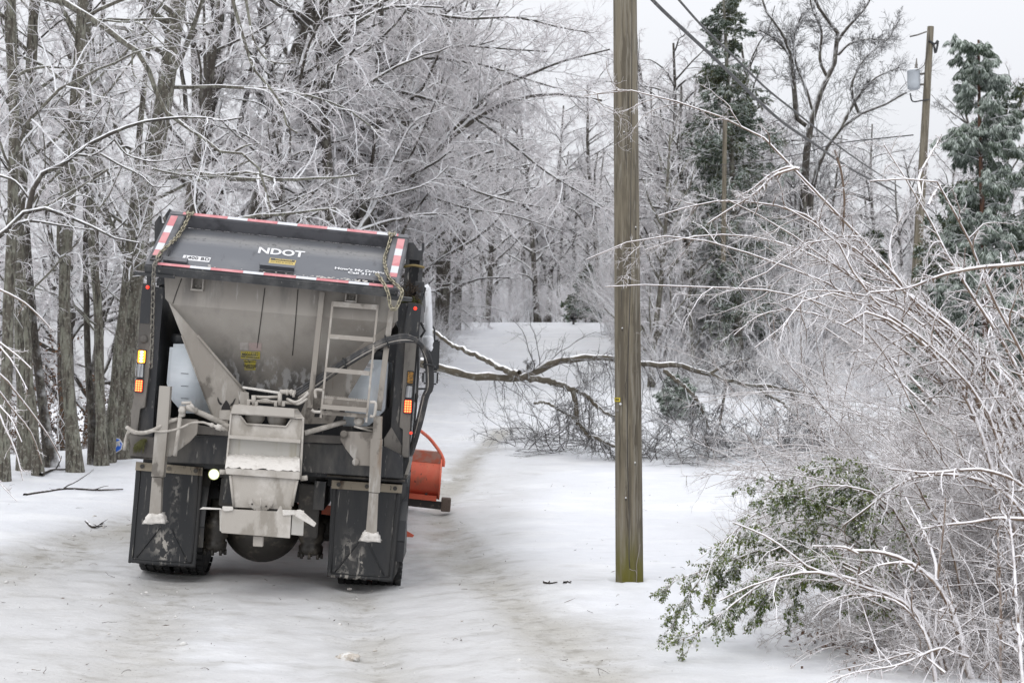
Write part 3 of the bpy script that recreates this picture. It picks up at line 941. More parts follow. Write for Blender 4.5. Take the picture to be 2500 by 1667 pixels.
bobj("mouth_shade_slab", bm, M_black, hop)

# ladder and its square tubes
def sqtube(bm, a, b, w=0.05):
    a, b = Vector(a), Vector(b)
    t = (b - a).normalized()
    x = Vector((1, 0, 0))
    x = (x - t * x.dot(t)).normalized()
    y = t.cross(x)
    ra = [a + x * sx * w / 2 + y * sy * w / 2 for sx, sy in ((-1, -1), (1, -1), (1, 1), (-1, 1))]
    rb = [p + (b - a) for p in ra]
    add_prism(bm, ra, rb)
for a, b in (((1397, 672), (1310, 1480)), ((1882, 775), (1792, 1495))):
    bm = bmesh.new()
    p0, p1 = Z('a', *a, YH - 0.03), Z('a', *b, YH - 0.20)
    sqtube(bm, p0, p1, 0.048 if a[0] > 1500 else 0.046)
    o = bobj("ladder_frame_tube", bm, M_beige, hop)
p1 = Z('b', 1793, 335, YH - 0.2)
LY0, LY1 = YH - 0.05, YH - 0.30
lad = None
bm = bmesh.new()
def LD(k, u, v):
    # ladder plane: leans out towards its foot
    z = ZM[k][1] + v / ZM[k][2]
    f = max(0, min(1, (z - 735) / (1035 - 735)))
    return Z(k, u, v, LY0 + (LY1 - LY0) * f)
for top, bot in ((('a', 1470, 735), ('b', 1385, 345)), (('a', 1785, 760), ('b', 1704, 375))):
    a, b = LD(*top), LD(*bot)
    sqtube(bm, a, b, 0.018)
M_lad = mat("dusty ladder steel", (0.33, 0.30, 0.265), 0.8, layers=(((0.42, 0.395, 0.36), 7.0, (1, 1, 1), 0.5, 0.66), ((0.16, 0.14, 0.12), 12.0, (1, 1, 1), 0.58, 0.70, 0.8)), bump=(0.4, 90, 0.005))
lad = bobj("ladder", bm, M_lad, hop)
for k, u0, v0, u1, v1, h in (('a', 1474, 752, 1780, 776, 0.045), ('a', 1446, 978, 1752, 1002, 0.04), ('a', 1420, 1210, 1728, 1238, 0.04)):
    bm = bmesh.new()
    a, b = LD(k, u0, v0), LD(k, u1, v1)
    add_prism(bm, [a + Vector((0, -0.02, h / 2)), b + Vector((0, -0.02, h / 2)), b + Vector((0, -0.02, -h / 2)), a + Vector((0, -0.02, -h / 2))],
              [a + Vector((0, 0.03, h / 2)), b + Vector((0, 0.03, h / 2)), b + Vector((0, 0.03, -h / 2)), a + Vector((0, 0.03, -h / 2))])
    bobj("rung", bm, M_lad, lad)
# bottom step with its toothed tread
bm = bmesh.new()
a, b = LD('b', 1400, 205), LD('b', 1720, 235)
a2, b2 = LD('b', 1388, 320), LD('b', 1706, 345)
add_plate(bm, [a, b, LD('b', 1712, 275), LD('b', 1394, 245)], 0.02)
add_plate(bm, [LD('b', 1392, 290), LD('b', 1708, 318), b2, a2], 0.02)
stp = bobj("step", bm, M_beige, lad)
bm = bmesh.new()
a3, b3 = LD('b', 1392, 262), LD('b', 1708, 288)
add_prism(bm, [a3 + Vector((0, -0.03, .018)), b3 + Vector((0, -0.03, .018)), b3 + Vector((0, -0.03, -.022)), a3 + Vector((0, -0.03, -.022))],
          [a3 + Vector((0, 0.12, .018)), b3 + Vector((0, 0.12, .018)), b3 + Vector((0, 0.12, -.022)), a3 + Vector((0, 0.12, -.022))])
for i in range(26):
    p = a.lerp(b, (i + 0.5) / 26)
    add_prism(bm, [p + Vector((-0.010, -0.002, 0.0)), p + Vector((0.010, -0.002, 0.0)), p + Vector((0.002, -0.002, 0.026)), p + Vector((-0.002, -0.002, 0.026))],
              [p + Vector((-0.010, 0.05, 0.0)), p + Vector((0.010, 0.05, 0.0)), p + Vector((0.002, 0.05, 0.026)), p + Vector((-0.002, 0.05, 0.026))])
bobj("tread", bm, M_lad, stp)
for pts in ([(1350, 205), (1350, 150), (1398, 150)], [(1322, 285), (1340, 300), (1385, 302)], [(1730, 330), (1760, 330), (1770, 240), (1730, 235)]):
    bm = bmesh.new()
    add_tube(bm, [Z('b', u, v, LY1) for u, v in pts], 0.013, 8, n=12)
    bobj("grab_bar", bm, M_salt, lad)

# ------------------------------------------------------------------ brine tanks beside the hopper
def tank(pts, y, cap_uv):
    bm = bmesh.new()
    add_plate(bm, pts, 1.6, 0, 0.03)
    t = bobj("brine_tank", bm, M_tank, truck, True)
    bm = bmesh.new()
    add_lathe(bm, [(0.09, 0), (0.09, 0.07), (0.075, 0.085)], cap_uv, (0, 0, 1), 18)
    bobj("tank_lid", bm, M_plastic, t)
    return t
ty = 0.05
tk = tank([Z(3, 595, 100, ty), Z(3, 1100, 100, ty), Z(3, 1200, 1000, ty), Z(3, 760, 985, ty), Z(3, 590, 790, ty), Z(3, 548, 640, ty)], ty, Z(3, 735, 98, ty + 0.2))
bm = bmesh.new()
for v in (475, 637, 795):
    add_plate(bm, [Z(3, 740, v - 3, ty - 0.004), Z(3, 835, v + 3, ty - 0.004), Z(3, 835, v + 9, ty - 0.004), Z(3, 740, v + 3, ty - 0.004)], 0.003)
bsplit("level_mark", bm, M_dark_letter, tk)
tk2 = tank([Z(4, 1000, 300, ty), Z(4, 1275, 305, ty), Z(4, 1293, 330, ty), Z(4, 1250, 950, ty), Z(4, 1040, 1150, ty), Z(4, 700, 1150, ty), Z(4, 800, 700, ty)], ty, Z(4, 1150, 296, ty + 0.15))
bm = bmesh.new()
add_plate(bm, [Z(4, 1020, 342, ty - 0.004), Z(4, 1115, 347, ty - 0.004), Z(4, 1110, 415, ty - 0.004), Z(4, 1010, 405, ty - 0.004)], 0.003)
st = bobj("tank_sticker", bm, M_white, tk2)
bm = bmesh.new()
for i, v in enumerate((355, 370, 382)):
    add_plate(bm, [Z(4, 1025, v, ty - 0.007), Z(4, 1090 - 12 * i, v + 4, ty - 0.007), Z(4, 1090 - 12 * i, v + 9, ty - 0.007), Z(4, 1025, v + 5, ty - 0.007)], 0.002)
bsplit("sticker_band", bm, M_dark_letter, st)

# ------------------------------------------------------------------ spreader conveyor housing and chute
YC = -0.55
bm = bmesh.new()
c = lambda u, v, y=YC: Z('b', u, v, y)
# side cheeks
add_prism(bm, [c(752, 315), c(762, 318), c(728, 690), c(716, 690)], [c(800, 250, -0.1), c(812, 250, -0.1), c(790, 690, -0.1), c(778, 690, -0.1)])
add_prism(bm, [c(1257, 350), c(1271, 350), c(1250, 775), c(1236, 775)], [c(1215, 300, -0.1), c(1228, 300, -0.1), c(1215, 740, -0.1), c(1200, 740, -0.1)])
ch = bobj("conveyor_housing", bm, M_salt, truck)
bm = bmesh.new()                                                            # header plate with sloped top
add_plate(bm, [c(775, 250, YC - 0.02), c(1202, 278, YC - 0.02), c(1200, 340, YC - 0.02), c(752, 312, YC - 0.02)], 0.014, 0, 0.003)
add_prism(bm, [c(752, 316), c(1271, 352), c(1271, 345), c(752, 309)], [c(810, 250, -0.2), c(1225, 285, -0.2), c(1225, 280, -0.2), c(810, 245, -0.2)])
bobj("header_plate", bm, M_salt, ch)
bm = bmesh.new()                                                            # face with trapezoid window
y1 = YC + 0.02
outer = [c(762, 322, y1), c(1257, 356, y1), c(1245, 495, y1), c(745, 462, y1)]
win = [c(820, 325, y1), c(1180, 350, y1), c(1145, 402, y1), c(865, 382, y1)]
add_plate(bm, [outer[0], win[0], win[3], outer[3]], 0.012)
add_plate(bm, [win[1], outer[1], outer[2], win[2]], 0.012)
add_plate(bm, [win[3], win[2], outer[2], outer[3]], 0.012)
add_tube(bm, [c(822, 328, y1 - 0.008), c(866, 386, y1 - 0.008), c(1143, 405, y1 - 0.008), c(1180, 352, y1 - 0.008)], 0.009, 6)
bobj("face_plate", bm, M_salt, ch)
bm = bmesh.new()
for u in (928, 1085):
    add_lathe(bm, [(0.085, 0), (0.09, 0.03), (0.075, 0.09), (0.03, 0.10)], c(u, 330 + (u - 928) * 0.07, -0.36), (0, -1, 0), 20)
bsplit("motor", bm, M_beige, ch)
bm = bmesh.new()                                                            # ledge, pale inner apron, crusted lip
add_prism(bm, [c(742, 465, YC - 0.05), c(1245, 498, YC - 0.05), c(1243, 520, YC - 0.05), c(741, 486, YC - 0.05)], [c(742, 462, YC + 0.02), c(1245, 495, YC + 0.02), c(1243, 520, YC + 0.02), c(741, 486, YC + 0.02)])
bobj("ledge", bm, M_salt, ch)
bm = bmesh.new()
add_plate(bm, [c(741, 486, YC + 0.05), c(1243, 520, YC + 0.05), c(1236, 625, YC + 0.05), c(734, 600, YC + 0.05)], 0.01)
bobj("apron", bm, mat("pale plastic apron", (0.47, 0.455, 0.42), 0.6, layers=(((0.38, 0.35, 0.28), 4.0, (3, 1, 0.2), 0.5, 0.7),)), ch)
bm = bmesh.new()                                                            # sloping shelf heaped with salt
nu, nv = 26, 8
g = [[None] * (nu + 1) for _ in range(nv + 1)]
rng = random.Random(3)
for j in range(nv + 1):
    for i in range(nu + 1):
        a_ = c(734, 592, YC + 0.06).lerp(c(1236, 612, YC + 0.06), i / nu)
        b_ = c(716, 690, YC - 0.16).lerp(c(1240, 718, YC - 0.16), i / nu)
        p = a_.lerp(b_, j / nv)
        p.z += 0.012 * math.sin(j / nv * 3.1) + rng.gauss(0, 0.005)
        g[j][i] = bm.verts.new(p)
for j in range(nv):
    for i in range(nu):
        bm.faces.new([g[j][i], g[j][i + 1], g[j + 1][i + 1], g[j + 1][i]])
bobj("salt_heap", bm, M_saltlight, ch, True)
bm = bmesh.new()
add_plate(bm, [c(716, 693, YC - 0.16), c(1240, 721, YC - 0.16), c(1236, 776, YC - 0.16), c(722, 738, YC - 0.16)], 0.02, 0, 0.004)
bobj("lip", bm, M_salt, ch)
bm = bmesh.new()                                                            # funnel chute
add_prism(bm, [c(750, 742, YC - 0.13), c(1222, 775, YC - 0.13), c(1180, 985, YC - 0.15), c(775, 968, YC - 0.15)],
          [c(780, 735, YC + 0.2), c(1200, 765, YC + 0.2), c(1165, 985, YC + 0.15), c(800, 965, YC + 0.15)])
bobj("chute", bm, M_salt, ch)
bm = bmesh.new()                                                            # rolled edges of the chute
add_tube(bm, [c(752, 745, YC - 0.135), c(777, 966, YC - 0.155)], 0.012, 6)
add_tube(bm, [c(1222, 778, YC - 0.135), c(1185, 960, YC - 0.155)], 0.012, 6)
bsplit("chute_edge", bm, M_salt, ch)
bm = bmesh.new()                                                            # two curved straps with holes and a rod
for arc in ([(888, 912), (900, 950), (930, 972), (965, 978)], [(1040, 930), (1020, 962), (995, 978), (965, 980)]):
    pts = spline([c(u, v, YC - 0.175) for u, v in arc], 8)
    for i in range(7):
        p, q = Vector(pts[i]), Vector(pts[i + 1])
        t = (q - p).normalized()
        nn = t.cross(Vector((0, 1, 0))) * 0.019
        add_prism(bm, [p + nn, q + nn, q - nn, p - nn], [p + nn + Vector((0, .012, 0)), q + nn + Vector((0, .012, 0)), q - nn + Vector((0, .012, 0)), p - nn + Vector((0, .012, 0))])
add_tube(bm, [c(965, 898, YC - 0.18), c(968, 978, YC - 0.19)], 0.006, 6)
bobj("deflector_strap", bm, M_salt, ch)
bm = bmesh.new()
for u, v in ((905, 947), (1003, 962)):
    add_lathe(bm, [(0.008, 0), (0.008, 0.003)], c(u, v, YC - 0.177), (0, -1, 0), 8)
bsplit("strap_hole", bm, M_seam, ch)
YS = -0.80
bm = bmesh.new()                                                            # spinner shield
add_plate(bm, [c(690, 978, YS), c(1080, 1000, YS), c(1100, 958, YS), c(1112, 962, YS), c(1118, 1003, YS), c(1180, 1006, YS), c(1170, 1186, YS), c(690, 1148, YS)], 0.012, 0, 0.003)
sh = bobj("spinner_shield", bm, M_salt, truck)
bm = bmesh.new()
add_plate(bm, [c(1188, 1008, YS + 0.03), c(1268, 1010, YS + 0.12), c(1262, 1168, YS + 0.12), c(1178, 1160, YS + 0.03)], 0.012)
add_plate(bm, [c(676, 985, YS + 0.06), c(692, 980, YS + 0.02), c(692, 1142, YS + 0.02), c(678, 1130, YS + 0.06)], 0.012)
bsplit("shield_side", bm, mat("pale shield side", (0.58, 0.56, 0.52), 0.7, layers=(((0.5, 0.47, 0.42), 6.0, (1, 1, 1), 0.45, 0.65),)), sh)
bm = bmesh.new()
add_prism(bm, [c(535, 982, YS), c(690, 985, YS), c(690, 978, YS), c(560, 968, YS)], [c(535, 982, YS + 0.16), c(690, 985, YS + 0.16), c(690, 975, YS + 0.16), c(560, 967, YS + 0.16)])
add_plate(bm, [c(696, 962, YS - 0.02), c(770, 965, YS - 0.02), c(772, 992, YS - 0.02), c(712, 998, YS - 0.02), c(696, 985, YS - 0.02)], 0.02, 0, 0.004)
bobj("shield_flap", bm, M_saltlight, sh)
bm = bmesh.new()
add_plate(bm, [c(1215, 988, YS - 0.02), c(1245, 985, YS - 0.02), c(1355, 1082, YS - 0.02), c(1340, 1108, YS - 0.02), c(1205, 1030, YS - 0.02)], 0.02, 0, 0.004)
add_plate(bm, [c(1115, 985, YS - 0.01), c(1270, 992, YS - 0.01), c(1265, 1018, YS - 0.01), c(1120, 1028, YS - 0.01)], 0.012, 0, 0.004)
bobj("shield_flap", bm, M_saltlight, sh)
bm = bmesh.new()
add_plate(bm, [c(912, 1168, YS + 0.05), c(983, 1176, YS + 0.05), c(978, 1246, YS + 0.05), c(910, 1242, YS + 0.05)], 0.06, 0, 0.004)
bobj("spinner_motor", bm, M_salt, sh)
bm = bmesh.new()                                                              # spinner disc under the shield
add_lathe(bm, [(0.02, 0.0), (0.25, 0.0), (0.25, 0.015), (0.02, 0.03)], c(945, 1120, YS + 0.3), (0, 0, 1), 28)
bobj("spinner_disc", bm, M_beige, sh)
# plumbing on top of the housing
bm = bmesh.new()
yy = -0.42
add_plate(bm, [c(835, 122, yy), c(1120, 165, yy), c(1118, 182, yy), c(838, 138, yy)], 0.08, 0, 0.006)
pb = bobj("plumbing", bm, M_saltlight, truck)
bm = bmesh.new()
add_tube(bm, [c(905, 195, yy), c(1010, 200, yy), c(1110, 195, yy)], 0.013, 8)
add_tube(bm, [c(1100, 160, yy - 0.02), c(1210, 165, yy - 0.02)], 0.020, 10)
add_tube(bm, [c(915, 185, yy - 0.02), c(918, 262, yy - 0.02)], 0.019, 8)
add_tube(bm, [c(1100, 170, yy - 0.02), c(1098, 258, yy - 0.02)], 0.019, 8)
add_tube(bm, [c(870, 225, yy), c(1240, 240, yy)], 0.015, 8)
add_tube(bm, [c(960, 220, yy - .03), c(1010, 215, yy - .05), c(1060, 240, yy - .03)], 0.007, 6, n=8)
add_tube(bm, [c(1150, 210, yy), c(1210, 235, yy - .05), c(1270, 200, yy), c(1300, 165, yy)], 0.014, 8, n=10)
add_tube(bm, [c(1180, 235, yy), c(1230, 246, yy - .05), c(1290, 210, yy)], 0.011, 8, n=10)
for u, v in ((1150, 165), (1180, 165), (1195, 178)):
    add_lathe(bm, [(0.027, -0.010), (0.027, 0.010)], c(u, v, yy - 0.02), (1, 0, 0.1), 12)
for u in (880, 935, 1070, 1125):
    add_box(bm, c(u - 12, 262, yy - .03) - Vector((0, 0.02, 0)), c(u + 12, 232, yy - .03) + Vector((0, 0.02, 0)), 0, 0.006)
bobj("pipe", bm, M_salt, pb)
bm = bmesh.new()
add_plate(bm, [c(805, 158, yy), c(880, 165, yy), c(885, 250, yy), c(820, 250, yy)], 0.015)
bobj("mounting_plate", bm, M_beige, pb)

# ------------------------------------------------------------------ hoses
for i in range(5):
    o = (i - 2)
    y0 = -0.22 - 0.012 * (i % 3)
    pts = [c(1190 + 12 * i, 165 + 14 * i, -0.35), Z('a', 1400, 1270 + 14 * o, -0.24), Z('a', 1560, 1165 + 12 * o, -0.25), Z('a', 1720, 1072 + 10 * o, -0.27), Z('a', 1860, 1010 + 10 * o, -0.28),
           Z('a', 1990, 992 + 10 * o, -0.22), Z('a', 2085 - 6 * o, 1035 - 2 * o, -0.14), Z('a', 2140 - 9 * o, 1150, -0.08), Z('a', 2148 - 9 * o, 1330, -0.03), Z('b', 2120 - 8 * o, 190, 0.0), Z('b', 2080 - 8 * o, 360, 0.05), Z('b', 2038 - 6 * o, 520, 0.15), Z('b', 2015 - 4 * o, 600, 0.5)]
    bm = bmesh.new()
    add_tube(bm, pts, 0.0155 if i != 2 else 0.019, 8, n=60)
    bobj("hydraulic_hose", bm, M_hose_dust if i == 3 else M_hose, truck)
bm = bmesh.new()
for u, v in ((2150, 1180), (1855, 1015), (1560, 1175)):
    add_lathe(bm, [(0.062, -0.006), (0.062, 0.006)], Z('a', u - 6, v, -0.1 if u > 2000 else -0.27), (0.1, 0.1, 1) if u > 2000 else (1, 0.1, 0.4), 12)
bsplit("hose_tie", bm, M_plastic, truck)
bm = bmesh.new()
add_tube(bm, [c(30, 412, -0.3), c(80, 442, -0.42), c(150, 448, -0.46), c(230, 422, -0.45), c(310, 375, -0.42), c(385, 352, -0.40)], 0.0185, 10, n=30)
add_tube(bm, [c(40, 440, -0.25), c(25, 480, -0.2), c(10, 570, -0.2)], 0.0155, 8, n=8)
bobj("brine_hose", bm, M_hose_dust, truck)
bm = bmesh.new()
add_tube(bm, [c(190, 436, -0.47), c(300, 438, -0.45), c(400, 415, -0.45), c(480, 380, -0.45), c(560, 375, -0.45), c(600, 388, -0.45)], 0.010, 8, n=24)
bobj("brine_hose", bm, M_hose_dust, truck)
bm = bmesh.new()
p0, p1 = c(590, 383, -0.46), c(735, 430, -0.48)
add_tube(bm, [p0.lerp(p1, t) for t in (0, .15, .16, .3, .31, .45, .46, .7, .71, .85, .86, 1)], [0.010, 0.013, 0.019, 0.019, 0.013, 0.013, 0.027, 0.027, 0.018, 0.018, 0.011, 0.011], 10)
bobj("hose_coupling", bm, M_salt, truck)
def corrugated(pts, r):
    bm = bmesh.new()
    n = 150
    q = spline(pts, n)
    add_tube(bm, q, [r * (1.0 if i % 2 else 0.84) for i in range(n)], 10)
    return bm
bobj("corrugated_hose", corrugated([c(515, 298, -0.33), c(600, 335, -0.35), c(680, 372, -0.38), c(745, 410, -0.42)], 0.027), M_hose_dust, truck)
bobj("corrugated_hose", corrugated([c(1272, 450, -0.42), c(1400, 415, -0.38), c(1500, 385, -0.34), c(1560, 372, -0.32)], 0.025), M_hose_dust, truck)
bm = bmesh.new()                                                                # left valve with drain pipe
add_box(bm, c(388, 335, -0.46), c(445, 262, -0.36), 0, 0.01)
add_tube(bm, [c(440, 270, -0.40), c(515, 293, -0.36)], 0.026, 10)
add_tube(bm, [c(410, 240, -0.40), c(480, 238, -0.38)], 0.014, 8)
add_tube(bm, [c(470, 250, -0.40), c(500, 285, -0.38)], 0.020, 8)
add_lathe(bm, [(0.030, 0), (0.030, 0.02), (0.016, 0.024), (0.010, 0.03)], c(415, 290, -0.46), (0, -1, 0), 14)
bobj("valve", bm, M_salt, truck)
bm = bmesh.new()
add_tube(bm, [c(402, 330, -0.44), c(385, 470, -0.44), c(364, 610, -0.44)], 0.0175, 10)
bobj("drain_pipe", bm, M_salt, truck)
bm = bmesh.new()                                                                # right cam-lock fitting
add_lathe(bm, [(0.040, 0), (0.046, 0.02), (0.046, 0.06), (0.026, 0.07), (0.026, 0.08)], c(1652, 365, -0.30), (0.1, -1, 0.05), 16)
add_tube(bm, [c(1618, 402, -0.36), c(1752, 440, -0.36)], 0.010, 6)
add_tube(bm, [c(1640, 412, -0.34), c(1750, 412, -0.34)], 0.010, 6)
bobj("valve", bm, M_salt, truck)

# ------------------------------------------------------------------ support legs with their bracket plates
YL = -0.45
def leg(sect, foot, m_lo):
    bm = bmesh.new()
    for (a, b), d in zip(sect, (0.10, 0.12, 0.085)):
        add_prism(bm, [c(*a[0], YL), c(*a[1], YL), c(*b[1], YL), c(*b[0], YL)],
                  [c(*a[0], YL) + Vector((0, d, 0)), c(*a[1], YL) + Vector((0, d, 0)), c(*b[1], YL) + Vector((0, d, 0)), c(*b[0], YL) + Vector((0, d, 0))])
    lg = bobj("support_leg", bm, M_beige, truck)
    bm = bmesh.new()
    top, bot = [c(*p, YL - 0.03) for p in foot[:2]], [c(*p, YL - 0.05) for p in foot[2:]]
    add_prism(bm, [top[0], top[1], bot[0], bot[1]], [p + Vector((0, 0.16, 0)) for p in (top[0], top[1], bot[0], bot[1])])
    bmesh.ops.subdivide_edges(bm, edges=bm.edges, cuts=4, use_grid_fill=True)
    r2 = random.Random(8)
    for v in bm.verts:
        v.co += Vector((r2.gauss(0, .005), r2.gauss(0, .005), r2.gauss(0, .005)))
    bobj("foot", bm, m_lo, lg, True)
    return lg
leg([(((256, 120), (331, 125)), ((230, 440), (312, 446))), (((224, 436), (310, 442)), ((198, 752), (282, 760))), (((204, 758), (272, 764)), ((182, 1030), (262, 1035)))],
    [(180, 1015), (272, 1015), (296, 1082), (134, 1085)], M_saltlight)
leg([(((1757, 330), (1816, 335)), ((1746, 492), (1812, 492))), (((1735, 490), (1817, 494)), ((1722, 862), (1798, 868))), (((1724, 868), (1788, 872)), ((1700, 1150), (1776, 1155)))],
    [(1690, 1142), (1785, 1155), (1806, 1213), (1656, 1205)], M_saltlight)
bm = bmesh.new()
add_plate(bm, [c(315, 342, YL + 0.06), c(528, 356, YL + 0.06), c(520, 455, YL + 0.06), c(470, 510, YL + 0.06), c(330, 615, YL + 0.06), c(300, 612, YL + 0.06)], 0.02, 0, 0.004)
bobj("leg_bracket", bm, M_beige, truck)
bm = bmesh.new()
add_plate(bm, [c(1530, 436, YL + 0.06), c(1750, 444, YL + 0.06), c(1745, 682, YL + 0.06), c(1650, 676, YL + 0.06), c(1560, 560, YL + 0.06), c(1522, 500, YL + 0.06)], 0.02, 0, 0.004)
for u, v in ((1548, 457), (1632, 652)):
    add_lathe(bm, [(0.034, 0), (0.034, 0.012), (0.02, 0.018)], c(u, v, YL + 0.06), (0, -1, 0), 10)
bobj("leg_bracket", bm, M_beige, truck)
bm = bmesh.new()
add_plate(bm, [c(500, 390, -0.2), c(750, 430, -0.2), c(748, 470, -0.2), c(500, 455, -0.2)], 0.05)
add_plate(bm, [c(1270, 460, -0.2), c(1530, 470, -0.2), c(1530, 525, -0.2), c(1270, 512, -0.2)], 0.05)
bsplit("cross_tube", bm, M_postdust, truck)

# ------------------------------------------------------------------ rear bumper, chassis, axle
bm = bmesh.new()
add_plate(bm, [c(290, 470, -0.1), c(745, 475, -0.1), c(735, 672, -0.1), c(300, 655, -0.1)], 0.25, 0, 0.006)
add_plate(bm, [c(1240, 520, -0.1), c(1830, 545, -0.1), c(1960, 610, -0.1), c(1960, 768, -0.1), c(1240, 720, -0.1)], 0.25, 0, 0.006)
add_plate(bm, [c(745, 480, -0.05), c(1240, 520, -0.05), c(1240, 715, -0.05), c(735, 672, -0.05)], 0.2)
bobj("rear_bumper", bm, M_black, truck)
bm = bmesh.new()
add_box(bm, (-0.46, 0.1, 0.72), (-0.36, 7.0, 0.98))
add_box(bm, (0.36, 0.1, 0.72), (0.46, 7.0, 0.98))
for yy in (0.35, 2.2, 4.5, 6.2):
    add_box(bm, (-0.36, yy, 0.75), (0.36, yy + 0.1, 0.95))
add_box(bm, (-0.9, 0.35, 0.93), (0.9, 3.9, 1.019))
bobj("chassis", bm, M_black, truck)
bm = bmesh.new()
add_plate(bm, [c(1235, 800, 0.12), c(1385, 820, 0.12), c(1360, 1190, 0.12), c(1220, 1170, 0.12)], 0.35, 0, 0.01)
add_plate(bm, [c(690, 760, 0.12), c(800, 770, 0.12), c(800, 980, 0.12), c(668, 960, 0.12)], 0.35, 0, 0.01)
bsplit("hitch_plate", bm, M_axle, truck)
AX, AZ, TR_ = 0.66, 0.50, 0.50
for s in (-1, 1):
    bm = bmesh.new()
    ctr = c(650 if s < 0 else 1325, 1120 if s < 0 else 1150, 0.35)
    add_lathe(bm, [(0.07, -0.17), (0.11, -0.15), (0.115, -0.09), (0.095, -0.07), (0.12, -0.03), (0.11, 0.02), (0.125, 0.06), (0.12, 0.12), (0.07, 0.15), (0.065, 0.30)], ctr - Vector((0, 0, 0.03)), (0, 0, 1), 18)
    for k in range(8):
        a = k * 0.785
        add_lathe(bm, [(0.015, 0), (0.015, 0.05)], ctr + Vector((math.cos(a) * 0.105, math.sin(a) * 0.105, -0.23)), (0, 0, 1), 6)
    bobj("air_spring", bm, M_axle, truck)
bm = bmesh.new()
add_lathe(bm, [(0.10, -0.78), (0.12, -0.4), (0.13, 0.4), (0.10, 0.78)], (0, AX, AZ), (1, 0, 0), 16)
add_lathe(bm, [(0.10, -0.20), (0.26, -0.15), (0.345, -0.06), (0.37, -0.02), (0.37, 0.02), (0.30, 0.06), (0.2, 0.2), (0.12, 0.32)], (-0.13, AX - 0.1, AZ + 0.02), (0, 1, 0), 40)
bobj("rear_axle", bm, M_axle, truck)
def wheel(x, y, w=0.27, r=TR_):
    bm = bmesh.new()
    h = w / 2
    add_lathe(bm, [(0.30, -h), (r * 0.86, -h), (r * 0.97, -h * 0.86), (r, -h * 0.62), (r, h * 0.62), (r * 0.97, h * 0.86), (r * 0.86, h), (0.30, h)], (x, y, r), (1, 0, 0), 36)
    for i in range(36):                                                       # tread blocks
        a = i * 2 * math.pi / 36
        for xx in (-0.40, -0.13, 0.14, 0.41):
            p = Vector((x + xx * w, y + math.sin(a + (0.08 if xx > 0 else 0)) * (r + 0.006), r + math.cos(a + (0.08 if xx > 0 else 0)) * (r + 0.006)))
            m4 = Matrix.Translation(p) @ Matrix.Rotation(-a, 4, 'X') @ Matrix.Diagonal((w * 0.20, r * 0.11, 0.02, 1))
            bmesh.ops.create_cube(bm, size=1, matrix=m4)
    t = bobj("wheel", bm, M_tire, truck)
    bm = bmesh.new()
    add_lathe(bm, [(0.298, -h * 0.9), (0.298, h * 0.9)], (x, y, r), (1, 0, 0), 24)
    add_lathe(bm, [(0.12, -h * 0.5), (0.26, -h * 0.3), (0.26, h * 0.3), (0.12, h * 0.5)], (x, y, r), (1, 0, 0), 16)
    bobj("rim", bm, M_axle, t)
for x in (-1.075, -0.76, 0.76, 1.075):
    wheel(x, AX)
for x in (-1.02, 1.02):
    wheel(x, 5.95, 0.30)

